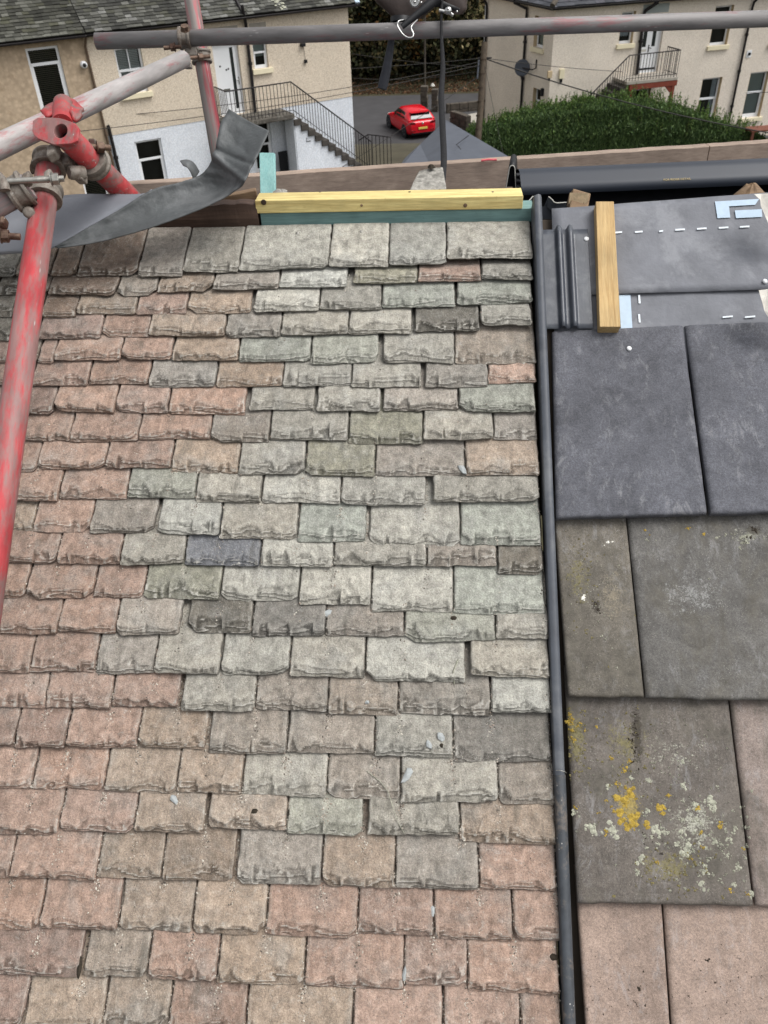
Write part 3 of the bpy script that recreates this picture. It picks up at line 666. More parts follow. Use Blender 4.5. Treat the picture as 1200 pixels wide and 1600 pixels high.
# ================================================================== the tiled roof
tile_roof = roof_thing('tiled_roof', 'neighbouring roof slope of large flat concrete tiles, part stripped to grey membrane at the top', 'tiled roof')
def smooth_arr(n, v): return [v] * n
def make_tile(TL, TR, BR, BL, col, t=.013, wt=0.0, seed=0, ext=1.0, age=1):
    tl, tr, br, bl = [np.array(q) for q in (TL, TR, BR, BL)]
    tl = bl + (tl - bl) * ext; tr = br + (tr - br) * ext
    nu, nv = 40, 56; s = np.linspace(0, 1, nu); q = np.concatenate([[0, .006, .013, .022, .034], np.linspace(.05, 1, nv - 5)])
    S, Q = np.meshgrid(s, q)
    P = (bl[None, None] * (1 - S)[..., None] + br[None, None] * S[..., None]) * (1 - Q)[..., None] + (tl[None, None] * (1 - S)[..., None] + tr[None, None] * S[..., None]) * Q[..., None]
    Lv = np.linalg.norm(tl - bl); Wd = np.linalg.norm(br - bl); x = S * Wd; d = Q * Lv
    ta = (fnoise(s * Wd * 40, s * 0 + 2, seed, 3) - .5) * .0045; P[..., 1] += ta[None, :] * np.exp(-d / .02)
    z = wt - d / Lv * (.030 * Lv / .41) + (fnoise(x * 7, d * 7, seed + 3, 2) - .5) * .002 + (fnoise(x * 80, d * 80, seed + 7, 3) - .5) * .0018
    e = .0045 * (.5 + fnoise(x * 60, d * 60, seed + 11, 3)); z -= np.clip(1 - d / e, 0, 1) ** 1.5 * .005
    for dist, o_ in ((x, 3.3), (Wd - x, 8.1)): z -= np.clip(1 - dist / (.002 + .006 * np.clip(fnoise(d * 50, d * 0 + o_, seed + 15, 3) - .4, 0, 1)), 0, 1) ** 1.2 * .003
    V = np.concatenate([P, z[..., None]], -1); nd = len(q); vs = [V.reshape(-1, 3)]; fs = []; sm = []
    for i in range(nd - 1):
        for j in range(nu - 1): fs.append((i * nu + j, i * nu + j + 1, (i + 1) * nu + j + 1, (i + 1) * nu + j)); sm.append(True)
    loop = [(0, j) for j in range(nu)] + [(i, nu - 1) for i in range(1, nd)] + [(nd - 1, j) for j in range(nu - 2, -1, -1)] + [(i, 0) for i in range(nd - 2, 0, -1)]
    low = np.array([[V[i, j, 0], V[i, j, 1], wt - d[i, j] / Lv * (.030 * Lv / .41) - t] for i, j in loop]); b = nd * nu; n = len(loop); vs.append(low)
    for k in range(n):
        i, j = loop[k]; i2, j2 = loop[(k + 1) % n]; fs.append((b + k, b + (k + 1) % n, i2 * nu + j2, i * nu + j)); sm.append(False)
    vs = np.concatenate(vs); o = roof_part(tile_roof, 'tile', vs, fs, M_tile, sm); o.color = col; o.pass_index = age
    return o
P_ = lambda x, y: uv(x, y)
CA, CB1, CB2, CC, CC2, CD = srgb(84, 85, 91), srgb(96, 91, 83), srgb(93, 91, 88), srgb(96, 90, 84), srgb(130, 118, 111), srgb(140, 123, 112)
sx = np.array([.297, 0])
PH = lambda x, y: uv(x, y, -.028)
A1 = [PH(863, 518), PH(1067, 508), P_(1105, 803), P_(869, 810)]; A2 = [PH(1071, 508), PH(1290, 500), P_(1352, 797), P_(1111, 803)]
B1 = [P_(870, 812), P_(984, 815), P_(1007, 1090), P_(888, 1088)]; B2 = [P_(986, 815), P_(1225, 810), P_(1268, 1095), P_(1010, 1091)]
C1 = [P_(888, 1095), P_(1146, 1096), P_(1178, 1416), P_(903, 1412)]; C2 = [P_(1149, 1096), P_(1400, 1096), P_(1450, 1418), P_(1182, 1416)]
D1 = [P_(906, 1418), P_(1040, 1420), P_(1058, 1760), P_(927, 1760)]; D2 = [P_(1043, 1420), P_(1312, 1420), P_(1350, 1762), P_(1062, 1760)]
def shift(q, dx=0.0, dy=0.0): return [p + np.array([dx, dy]) for p in q]
tA1 = make_tile(*A1, CA, .016, .002, 1, 1.0, 0); tA2 = make_tile(*A2, CA, .016, .002, 2, 1.0, 0); make_tile(*shift(A2, .300), CA, .016, .002, 3, 1.0, 0)
tB1 = make_tile(*B1, CB1, .011, .0, 4, 1.2); tB2 = make_tile(*B2, CB2, .011, .0, 5, 1.2); make_tile(*shift(B2, .300), CB2, .011, 0, 6, 1.2)
tC1 = make_tile(*C1, CC, .011, .0, 7, 1.2); tC2 = make_tile(*C2, CC2, .011, .0, 8, 1.2)
tD1 = make_tile(*D1, CD, .011, .0, 9, 1.2, 0); tD2 = make_tile(*D2, CD, .011, .0, 10, 1.2, 0); make_tile(*shift(D2, .297), CD, .011, 0, 11, 1.2)
for k in range(3): make_tile(*shift(C1, .012 + .297 * k, -.69), CD, .011, 0, 12 + k, 1.2)
make_tile(*shift(A2, .600), CA, .016, .002, 21, 1.0, 0); make_tile(*shift(B2, .600), CB2, .011, 0, 22, 1.2)
for k in (1, 2): make_tile(*shift(C2, .297 * k), CC2, .011, 0, 22 + k, 1.2)
make_tile(*shift(D2, .594), CD, .011, 0, 26, 1.2, 0)
for k in (3, 4): make_tile(*shift(C1, .012 + .297 * k, -.69), CD, .011, 0, 26 + k, 1.2, 0)
def lsp(t, px, py, rx, ry, col, th): q = uv(px, py); return (q[0] - t.location.x, q[1] - t.location.y, rx, ry, col, th)
YE, OL, PA, DK = (.30, .23, .07, 1), (.17, .15, .07, 1), (.40, .40, .33, 1), (.045, .038, .03, 1)
tC1.data.materials[0] = tile_material('lichened_tile', [lsp(tC1, 902, 1150, .03, .09, OL, .62), lsp(tC1, 985, 1160, .07, .09, OL, .66), lsp(tC1, 985, 1262, .032, .05, YE, .60), lsp(tC1, 1040, 1355, .09, .05, OL, .66), lsp(tC1, 1085, 1290, .09, .10, PA, .68), lsp(tC1, 1000, 1150, .012, .07, DK, .56), lsp(tC1, 1060, 1180, .2, .1, PA, .74)])
tB1.data.materials[0] = tile_material('mossy_tile', [lsp(tB1, 905, 900, .05, .12, OL, .68), lsp(tB1, 960, 930, .05, .12, (.22, .19, .14, 1), .67), lsp(tB1, 932, 945, .012, .02, DK, .56)])
tB2.data.materials[0] = tile_material('scuffed_tile', [lsp(tB2, 1180, 830, .06, .025, PA, .64), lsp(tB2, 1185, 825, .03, .02, DK, .60), lsp(tB2, 1090, 930, .14, .10, (.27, .27, .26, 1), .70)])
# nail heads
def nail_on(par_tile, px, py, w=.003):
    u, v = uv(px, py); mb = MB(); mb.lathe((u, v, w), (.1, .05, 1), [(.0052, 0), (.0052, .0015), (.0035, .003), (0, .0034)], 14)
    o = roof_mb(tile_roof, 'nail', mb, M_white)
    o.parent = par_tile; o.location = o.location - par_tile.location
nail_on(tA1, 987, 536, -.024); nail_on(tB1, 1003, 800, .004) if False else None
# lichens and droppings as crusts growing on a tile
def crust(tile, name, mat, spots, sub=6):
    mb = MB(); r = np.random.default_rng(len(spots) * 7 + 3)
    for (zx, zy, rad) in spots:
        px, py = 820 + zx / 2, 800 + zy / 2; R_ = rad / 2 / 880.0 * .95
        for q in range(sub * 2):
            du, dv = (r.normal(0, R_ * .42), r.normal(0, R_ * .42)) if q else (0, 0); u, v = uv(px, py); u += du; v += dv
            rr = R_ * (.42 if q == 0 else .10 + .32 * r.random() ** 1.5); du *= 1.25; dv *= 1.25
            vs, fs = blob(0, 0, 0, rr, .0011, int(r.integers(9999)), 10, .55)
            w = tile_w(tile, u, v); mb.add([(u + a, v + b, w + c - .0003) for a, b, c in vs], fs)
    o = roof_mb(tile_roof, name, mb, mat, smooth=False); o.parent = tile; o.location = o.location - tile.location; tag(o, kind='stuff')
def tile_w(tile, u, v):
    l = tile.location
    if not hasattr(tile_w, 'c'): tile_w.c = {}
    if tile.name not in tile_w.c:
        me = tile.data; tile_w.c[tile.name] = BVHTree.FromPolygons([tuple(x.co) for x in me.vertices], [tuple(p.vertices) for p in me.polygons])
    h = tile_w.c[tile.name].ray_cast(Vector((u - l.x, v - l.y, .2)), Vector((0, 0, -1))); return (h[0].z + l.z) if h[0] is not None else -.006
ry = np.random.default_rng(3)
yel = [(318, 905, 34), (345, 960, 34), (300, 945, 30), (330, 985, 26), (425, 930, 22), (385, 975, 20), (455, 885, 12), (320, 810, 16), (555, 1005, 12), (615, 985, 16), (690, 1055, 9), (645, 1180, 10), (415, 1095, 8), (545, 930, 14), (560, 1050, 8), (525, 1085, 7), (335, 870, 18), (700, 1195, 8), (160, 925, 8)] + [(160 + ry.normal(0, 22), 665 + ry.normal(0, 32), 6 + 5 * ry.random()) for _ in range(16)] + [(310 + ry.normal(0, 30), 900 + ry.normal(0, 60), 5 + 6 * ry.random()) for _ in range(14)]
whi = [(213, 995, 24), (275, 995, 28), (415, 990, 24), (500, 855, 14), (395, 840, 12), (265, 855, 13), (340, 835, 14), (585, 900, 26), (535, 915, 20), (600, 925, 18), (510, 1060, 28), (495, 1000, 20), (365, 1085, 22), (635, 1075, 14), (550, 1165, 18), (565, 1125, 13), (670, 1110, 15), (655, 1165, 12), (355, 1130, 14), (600, 1030, 15), (650, 1025, 14), (500, 780, 14), (440, 1000, 16), (385, 940, 14), (480, 1040, 14), (420, 1040, 10), (540, 960, 14), (660, 1000, 10), (712, 1192, 14), (165, 1000, 5), (618, 1160, 6), (158, 940, 14), (620, 800, 5)] + [(560 + ry.normal(0, 90), 1040 + ry.normal(0, 80), 3 + 5 * ry.random()) for _ in range(110)] + [(420 + ry.normal(0, 130), 800 + ry.normal(0, 110), 2 + 2.5 * ry.random()) for _ in range(160)]
ol = [(170 + ry.normal(0, 25), 720 + ry.normal(0, 70), 4 + 5 * ry.random()) for _ in range(60)] + [(320 + ry.normal(0, 60), 760 + ry.normal(0, 90), 3 + 5 * ry.random()) for _ in range(70)] + [(470 + ry.normal(0, 80), 1130 + ry.normal(0, 50), 4 + 6 * ry.random()) for _ in range(70)]
inC1 = lambda L: [p for p in L if 610 < p[1] < 1218 and 140 < p[0] < 715]
crust(tC1, 'yellow_lichen', M_lichen_y, inC1(yel)); crust(tC1, 'pale_lichen', M_lichen_w, inC1(whi), 7); crust(tC1, 'olive_lichen', M_lichen_o, inC1(ol), 3)
crust(tC1, 'moss_clump', M_moss, inC1([(345 + ry.normal(0, 9), 690 + ry.normal(0, 60), 4 + 5 * ry.random()) for _ in range(26)] + [(400 + ry.normal(0, 25), 1040 + ry.normal(0, 20), 3 + 3 * ry.random()) for _ in range(10)]), 3)
crust(tB2, 'yellow_lichen', M_lichen_y, [(385, 45, 8), (522, 40, 11), (572, 60, 10), (400, 62, 5)]); crust(tB2, 'pale_lichen', M_lichen_w, [(690 + ry.normal(0, 30), 55 + abs(ry.normal(0, 22)), 4 + 7 * ry.random()) for _ in range(22)] + [(390, 76, 9), (585, 202, 5), (420, 80, 4)], 5)
crust(tB2, 'moss_clump', M_moss, [(735, 45, 18), (720, 70, 12), (700, 85, 8)], 5)
inB1 = lambda L: [p for p in L if 50 < p[1] < 565 and 118 < p[0] < 350]
crust(tB1, 'pale_lichen', M_lichen_w, inB1([(230 + ry.normal(0, 60), 300 + ry.normal(0, 130), 2 + 3 * ry.random()) for _ in range(70)] + [(290, 485, 9), (245, 385, 8), (255, 395, 6)]), 3)
crust(tB1, 'olive_lichen', M_lichen_o, inB1([(175 + ry.normal(0, 45), 200 + ry.normal(0, 130), 3 + 4 * ry.random()) for _ in range(80)]), 3)
crust(tB1, 'bird_dropping', M_dropping, [(268, 86, 13), (280, 84, 8), (256, 95, 6), (187, 264, 16), (183, 268, 10)] + [(187 + 65 * f, 262 - 50 * f, 3) for f in (.2, .35, .5, .65, .8, .95)] + [(187 + 35 * f, 266 + 30 * f, 3) for f in (.4, .6, .8, 1)] + [(172, 255, 3), (160, 250, 2)], 3)
crust(tB1, 'moss_clump', M_moss, [(232, 300, 11), (228, 285, 8), (238, 312, 6), (222, 280, 4)], 4)
inD = lambda L: [p for p in L if p[1] > 1250]
crust(tD1, 'moss_clump', M_moss, [(365, 1502, 11), (378, 1445, 6), (355, 1545, 6), (382, 1550, 8), (210, 1490, 4), (250, 1575, 4), (200, 1560, 4), (330, 1500, 3)] + [(300 + ry.normal(0, 60), 1480 + ry.normal(0, 80), 1.6 + 1.5 * ry.random()) for _ in range(30)], 3)
crust(tD2, 'moss_clump', M_moss, [(582, 1410, 9), (560, 1440, 4), (520, 1520, 5), (640, 1540, 4), (480, 1480, 3)] + [(650 + ry.normal(0, 70), 1480 + ry.normal(0, 70), 2 + 2 * ry.random()) for _ in range(40)], 3)

# membrane with its printed marks, battens
def sheet(par, name, pix, w, mat, th=.0015, nn=(52, 14), amp=.002, seed=0):
    TL, TR, BR, BL = [uv(x, y, w) for x, y in pix]; n1, n2 = nn; P = []
    for i in range(n2):
        f = i / (n2 - 1); row = []
        for j in range(n1):
            e = j / (n1 - 1); p = (TL * (1 - e) + TR * e) * (1 - f) + (BL * (1 - e) + BR * e) * f
            row.append((p[0], p[1], w + (fnoise(np.array([p[0] * 9]), np.array([p[1] * 9]), seed, 3)[0] - .5) * amp * 2))
        P.append(row)
    P = np.array(P)[::-1]; mb = MB(); mb.grid(P)
    o = roof_mb(par, name, mb, mat); m = o.modifiers.new('thickness', 'SOLIDIFY'); m.thickness = th; m.offset = -1; return o
mem1 = sheet(tile_roof, 'lower_membrane', [(866, 440), (1700, 424), (1720, 552), (866, 570)], -.036, M_membrane, seed=4)
mem2 = sheet(tile_roof, 'upper_membrane', [(862, 326), (1700, 264), (1705, 437), (866, 462)], -.0295, M_membrane, seed=8)
def flat_print(par, mat, pix, w, name='printed_mark'):
    q = [np.append(uv(x, y, w), w) for x, y in pix]; mb = MB(); mb.prism([np.array(a) for a in q][::-1], (0, 0, .0005))
    o = roof_mb(tile_roof, name, mb, mat); o.parent = par; o.location = o.location - par.location
W2, W1 = -.0272, -.0337
for x in (1062, 1096, 1130, 1163): flat_print(mem2, M_print, [(x - 7, 358 - (x - 1062) * .045), (x + 8, 357 - (x - 1062) * .045), (x + 8, 359.6 - (x - 1062) * .045), (x - 7, 360.6 - (x - 1062) * .045)], W2)
for x, w_ in ((966, 6), (998, 6), (1033, 3)): flat_print(mem2, M_print, [(x - w_, 361.5 - (x - 998) * .03), (x + w_, 360.5 - (x - 998) * .03), (x + w_, 363.0 - (x - 998) * .03), (x - w_, 364.0 - (x - 998) * .03)], W2)
flat_print(mem2, M_printblue, [(1117, 315), (1186, 311), (1180, 320), (1139, 322.5), (1141, 340), (1121, 341)], W2)
flat_print(mem2, M_printblue, [(1148, 329), (1190, 327), (1191, 339), (1150, 341)], W2)
flat_print(mem1, M_printblue, [(967, 461), (985, 461), (989, 530), (971, 530)], W1)
for y in (467, 497): flat_print(mem1, M_print, [(997, y - 6), (1000, y - 6), (1001, y + 7), (998, y + 7)], W1)
for x in (1137, 1172): flat_print(mem1, M_print, [(x - 8, 494.5), (x + 8, 493), (x + 8, 495.5), (x - 8, 497)], W1)
mb = MB(); q = [np.append(uv(x, y, -.004), -.029) for x, y in [(931, 315), (959, 315), (969.5, 511), (937, 511)]]
mb.prism(q[::-1], (0, 0, .026)); o = roof_mb(tile_roof, 'batten', mb, M_yellowv, .0012)
# deck under the membrane
mb = MB(); mb.abox(.23, 1.6, -.80, 1.165, -.075, -.047); roof_mb(tile_roof, 'sarking_boards', mb, M_deck)

# the ribbed plastic gutter between the two roofs, with its upright edge
gut = roof_thing('bonding_gutter', 'grey plastic trim strip with upright edge and ribbed tray between slates and tiles', 'gutter')
mb = MB(); prof = []
vlist = [-.02, .1, .3, .5, .7, .85, .98, 1.06, 1.13, 1.178]
for v in vlist:
    k = np.interp(v, [.5, 1.0, 1.178], [.0, .55, 1.0]); h = .011 + .012 * k; l = .2165
    prof.append([(l, v, -.03), (l + .0002, v, h * .4), (l + .0006, v, h * .86), (l + .003, v, h), (.2275, v, h * 1.04), (.2325, v, h * .92), (.2352, v, h * .5), (.236, v, -.002), (.2362, v, -.03)])
P = np.array(prof); jag = RNG.normal(0, .0025, P.shape[1]); P[-1, :, 1] += jag
mb.grid(P[::-1], True); n = len(mb.v); mb.add([tuple(p) for p in P[-1]], [tuple(range(9))]); mb.add([tuple(p) for p in P[0]], [tuple(range(9))[::-1]])
o = roof_mb(gut, 'upright_edge', mb, M_upvc)
mb = MB(); prof = []
for v in (-.75, -.4, -.2, -.019):
    prof.append([(.2165, v, -.03), (.2170, v, .006), (.2195, v, .0100), (.228, v, .0108), (.2345, v, .007), (.238, v, -.004), (.2385, v, -.03)])
mb.grid(np.array(prof)[::-1], True); mb.add([tuple(p) for p in prof[-1]], [tuple(range(7))]); roof_mb(gut, 'lower_strip', mb, M_strip_old)
mb = MB(); mb.tube([(.2185, -.012, .0155), (.226, -.012, .0185), (.234, -.014, .0165), (.238, -.016, .004)], .0008, 6); roof_mb(gut, 'wire_tie', mb, M_boltbright)
# ribbed tray
us = np.linspace(.2362, .338, 70)
def rib(u):
    z = 0
    for c, s_, h in ((.2745, .0062, .011), (.2985, .0062, .011)): z = max(z, h * math.exp(-((u - c) / s_) ** 4))
    return z
P = []
for v in np.linspace(.88, 1.124, 18): P.append([(u, v + (0.004 * rib(u) / .01 if v > 1.12 else 0), -.026 + rib(u)) for u in us])
mb = MB(); mb.grid(np.array(P), True); o = roof_mb(gut, 'ribbed_tray', mb, M_upvc_dark); m = o.modifiers.new('t', 'SOLIDIFY'); m.thickness = .0015; m.offset = -1
mb = MB(); u, v = uv(917, 371, -.02); mb.lathe((u, v, -.0255), (0, 0, 1), [(.0055, 0), (.0055, .001), (.003, .002), (0, .0024)], 14); roof_mb(gut, 'nail', mb, M_white)
mb = MB(); u, v = uv(1197, 437, -.02); mb.lathe((u, v, -.027), (.25, 0, 1), [(.0055, 0), (.0055, .002), (.003, .004), (0, .0044)], 14)
o = roof_mb(tile_roof, 'nail', mb, M_white); o.parent = mem2; o.location = o.location - mem2.location
# ================================================================== the ground beyond
def sstep(a, b, x):
    t = np.clip((np.asarray(x, float) - a) / (b - a), 0, 1); return t * t * (3 - 2 * t)
def gz(x, y):
    return .4 - 3.3 * sstep(33.5, 49, y) + .30 * np.maximum(y - 62.5, 0) * sstep(62, 64, y)
def gpix(px, py, it=12):
    z = 0.0
    for _ in range(it):
        p = at_z(px, py, z); z = float(gz(p[0], p[1]))
    return np.array([p[0], p[1], z])
xs = np.concatenate([np.linspace(-160, -20, 8), np.linspace(-16, 20, 37), np.linspace(26, 160, 8)]); ys = np.concatenate([np.linspace(-40, 30, 8), np.linspace(32, 66, 70), np.linspace(69, 170, 16)])
X, Y = np.meshgrid(xs, ys); Zg = gz(X, Y); mb = MB(); mb.grid(np.stack([X, Y, Zg], -1)); solo('ground', mb, M_soil, kind='structure')
X, Y = np.meshgrid(np.linspace(-40, 40, 81), np.linspace(35.5, 61.5, 60)); xm = X
mb = MB(); mb.grid(np.stack([X, Y, gz(X, Y) + .02], -1)); solo('road', mb, M_asphalt, kind='structure')
X, Y = np.meshgrid(np.linspace(-4.5, 3.0, 20), np.linspace(31.5, 44.2, 40)); Xs = X - np.maximum(0, (Y - 40)) * .25
mb = MB(); mb.grid(np.stack([Xs, Y, gz(Xs, Y) + .035], -1)); solo('yard', mb, M_yard, kind='structure')

# ================================================================== houses
class Wall:
    def __init__(s, p, ang):
        a = math.radians(ang); s.p = np.array([p[0], p[1], 0.0]); s.t = np.array([math.cos(a), math.sin(a), 0]); s.n = np.array([math.sin(a), -math.cos(a), 0])
    def P(s, x, z, o=0.0): return s.p + s.t * x + s.n * o + ZUP * z
    def px(s, x, y, o=0.0):
        d = ray(x, y); t = ((s.p + s.n * o - CAM) @ s.n) / (d @ s.n); q = CAM + d * t; return float((q - s.p) @ s.t), float(q[2])
    def box(s, mb, x0, x1, z0, z1, o0, o1):
        return mb.box(s.P((x0 + x1) / 2, (z0 + z1) / 2, (o0 + o1) / 2), s.t * (x1 - x0) / 2, s.n * (o1 - o0) / 2, ZUP * (z1 - z0) / 2)
ZUP = np.array([0, 0, 1.0])
def wall_mesh(w, s0, s1, z0, z1, ops, depth=.30):
    """a wall with real openings and reveals"""
    mb = MB(); S = sorted({s0, s1, *[q for o in ops for q in (o[0], o[1]) if s0 < q < s1]}); Z = sorted({z0, z1, *[q for o in ops for q in (o[2], o[3]) if z0 < q < z1]})
    for i in range(len(S) - 1):
        for j in range(len(Z) - 1):
            a, b, c, d = S[i], S[i + 1], Z[j], Z[j + 1]; ms, mz = (a + b) / 2, (c + d) / 2
            if any(o[0] < ms < o[1] and o[2] < mz < o[3] for o in ops): continue
            mb.add([w.P(a, c), w.P(b, c), w.P(b, d), w.P(a, d)], [(0, 1, 2, 3)])
    for a, b, c, d in ops:
        A = [w.P(a, c), w.P(b, c), w.P(b, d), w.P(a, d)]; B = [p - w.n * depth for p in A]
        mb.add(A + B, [(0, 4, 5, 1), (1, 5, 6, 2), (2, 6, 7, 3), (3, 7, 4, 0)])
    mb.add([w.P(s0, z1), w.P(s1, z1), w.P(s1, z1, -.35), w.P(s0, z1, -.35), w.P(s0, z0), w.P(s1, z0), w.P(s1, z0, -.35), w.P(s0, z0, -.35)], [(0, 1, 2, 3), (0, 3, 7, 4), (1, 5, 6, 2)])
    return mb
def window(par, w, s0, s1, z0, z1, rail=.5, kind='room', inset=.11, fr=.06, sill=None, margin=None, mull=False):
    """frame, panes, what is behind the glass, sill"""
    f = MB(); o0, o1 = -inset - .05, -inset
    w.box(f, s0, s0 + fr, z0, z1, o0, o1); w.box(f, s1 - fr, s1, z0, z1, o0, o1); w.box(f, s0 + fr, s1 - fr, z0, z0 + fr * 1.2, o0, o1); w.box(f, s0 + fr, s1 - fr, z1 - fr, z1, o0, o1)
    zm = z0 + (z1 - z0) * rail
    if rail: w.box(f, s0 + fr, s1 - fr, zm - fr * .55, zm + fr * .55, o0 - .01, o1 + .012)
    win = part(par, 'window', f, M_white)
    sp = [(z0 + fr * 1.2, zm - fr * .55), (zm + fr * .55, z1 - fr)] if rail else [(z0 + fr * 1.2, z1 - fr)]
    for i, (a, b) in enumerate(sp):
        if rail and i == 0:
            g = MB(); e = fr * .7; S0, S1 = s0 + fr, s1 - fr
            w.box(g, S0, S0 + e, a, b, o0 + .01, o1 - .005); w.box(g, S1 - e, S1, a, b, o0 + .01, o1 - .005); w.box(g, S0 + e, S1 - e, a, a + e, o0 + .01, o1 - .005); part(win, 'sash', g, M_white)
        g = MB(); q = -inset - .03 - .005 * i; g.add([w.P(s0 + fr, a, q), w.P(s1 - fr, a, q), w.P(s1 - fr, b, q), w.P(s0 + fr, b, q)], [(0, 1, 2, 3)]); part(win, 'pane', g, M_glass)
    r = MB(); q = -.29; r.add([w.P(s0 - .1, z0 - .1, q), w.P(s1 + .1, z0 - .1, q), w.P(s1 + .1, z1 + .1, q), w.P(s0 - .1, z1 + .1, q)], [(0, 1, 2, 3)])
    part(win, 'interior', r, M_room)
    if kind == 'slats':
        b = MB(); z = z0 + .08
        while z < z1 - .06: b.box(w.P((s0 + s1) / 2, z, -inset - .09), w.t * (s1 - s0 - .14) / 2, w.n * .018 + ZUP * .012, ZUP * .0016); z += .05
        part(win, 'blind_slats', b, M_slat)
    if kind == 'white_slats':
        b = MB(); z = z0 + .08
        while z < z1 - .06: b.box(w.P((s0 + s1) / 2, z, -inset - .10), w.t * (s1 - s0 - .14) / 2, w.n * .014 + ZUP * .018, ZUP * .002); z += .045
        part(win, 'blind_slats', b, M_white)
        b = MB(); sm_ = (s0 + s1) / 2; w.box(b, sm_ - .012, sm_ + .012, z0 + .07, z1 - .06, -inset - .045, -inset + .004); part(win, 'glazing_bar', b, M_white)
    if kind in ('grey', 'curtain', 'purple', 'half'):
        b = MB(); q = -inset - .09; lo_ = {'grey': z0, 'curtain': z0 + (z1 - z0) * .22, 'purple': z0, 'half': z0 + (z1 - z0) * .38}[kind]; n = 24; P = []
        amp = .02 if kind == 'curtain' else 0
        for zz in (lo_, z1): P.append([w.P(s0 + fr + (s1 - s0 - 2 * fr) * k / (n - 1), zz + (.02 * math.sin(k * 1.3) if (zz == lo_ and amp) else 0), q + amp * math.sin(k * 1.3)) for k in range(n)])
        b.grid(np.array(P)); part(win, 'curtain' if kind == 'curtain' else 'blind', b, {'grey': M_roomgrey, 'half': M_roomgrey, 'curtain': M_curtain, 'purple': M_purple}[kind])
    if kind == 'drape':
        b = MB(); n = 16; P = []
        for zz in (z0, z1): P.append([w.P(s1 - fr - .22 + .22 * k / (n - 1), zz, -inset - .09 + .02 * math.sin(k * 1.7)) for k in range(n)])
        b.grid(np.array(P)); part(win, 'curtain', b, M_curtain)
    if sill:
        g = MB(); w.box(g, s0 - sill, s1 + sill, z0 - .15, z0 - .0, -.02, .09); o = part(win, 'sill', g, M_cream, .008)
    if margin:
        for a_, b_ in ((s0 + .001, s0 + .012), (s1 - .012, s1 - .001)): g = MB(); w.box(g, a_, b_, z0, z1, -inset + .002, -.002); part(win, 'reveal', g, M_sand)
    return win
def pipe_w(par, w, pts, r, mat, name='downpipe', brackets=True):
    mb = MB(); mb.tube([w.P(*p) for p in pts], r, 10); d = part(par, name, mb, mat)
    if brackets:
        b = MB(); a, c = w.P(*pts[-2]), w.P(*pts[-1]); L = np.linalg.norm(c - a)
        for f in np.arange(.9, L - .2, 1.3): b = MB(); b.lathe(a + (c - a) * f / L, c - a, [(r * 1.45, -.04), (r * 1.45, .04)], 12); part(d, 'bracket', b, mat)
    return d
def railing(par, posts_lo_hi, mat, bar=.011, name='railing', every=None):
    """a run of balusters with a handrail; posts_lo_hi: (foot, top) polyline points"""
    hr = MB(); hr.tube([q[1] for q in posts_lo_hi], .022, 8, smooth=False); r = part(par, name, hr, mat)
    for (a, b), (c, d) in zip(posts_lo_hi[:-1], posts_lo_hi[1:]):
        L = np.linalg.norm(d - b); n = max(2, int(L / .125))
        for i in range(n + 1):
            f = i / n; m = MB(); m.tube([a + (c - a) * f, b + (d - b) * f], bar, 6, smooth=False); part(r, 'baluster', m, mat)
    lo_ = MB(); lo_.tube([q[0] + ZUP * .10 for q in posts_lo_hi], .012, 6, smooth=False); part(r, 'bottom_rail', lo_, mat)
    return r
def slate_roof_far(par, w, s0, s1, ze, oe, pitch, run, gauge, width, tones, seed, hip0=None, hip1=None, name='slates'):
    """the courses of a far roof: every slate a tilted slab with its own tone, joined because they are past counting"""
    r = np.random.default_rng(seed); cp, sp = math.cos(pitch), math.sin(pitch); mb = MB(); cols = []
    up = -w.n * cp + ZUP * sp; no = w.n * sp + ZUP * cp; nrow = int(run / gauge)
    for i in range(nrow):
        d0 = i * gauge; a = s0 + (hip0 * d0 * cp if hip0 else 0); b = s1 - (hip1 * d0 * cp if hip1 else 0); x = a - r.random() * width
        while x < b:
            w_ = width * (.8 + .4 * r.random()); x0, x1 = max(x, a), min(x + w_ - .006, b); x += w_
            if x1 - x0 < .04: continue
            o = w.P(x0, ze, oe) + up * (d0 + r.normal(0, .008)); e = w.t * (x1 - x0); lift = .022 + r.random() * .012
            q = [o + no * lift, o + e + no * (lift + r.normal(0, .004)), o + e + up * gauge * 1.25 + no * .003, o + up * gauge * 1.25 + no * .003, o, o + e]
            mb.add(q, [(0, 1, 2, 3), (4, 5, 1, 0)])
            t = tones[int(r.integers(len(tones)))]; j = (.8 + .4 * r.random()) * (.65 + .7 * fnoise(np.array([x * .9]), np.array([d0 * 1.1]), seed, 3)[0]); c = [v * j * .62 for v in srgb(*t)[:3]]; cols += [c, c]
    o = part(par, name, mb, M_roofslate, smooth=False); set_tint(o, cols); tag(o, kind='stuff'); return o
M_slat = plain('dark_blind_slat', srgb(120, 116, 100), 0.7)

LW = Wall((-6.6, 29.41), 34)
GZ0 = -.6
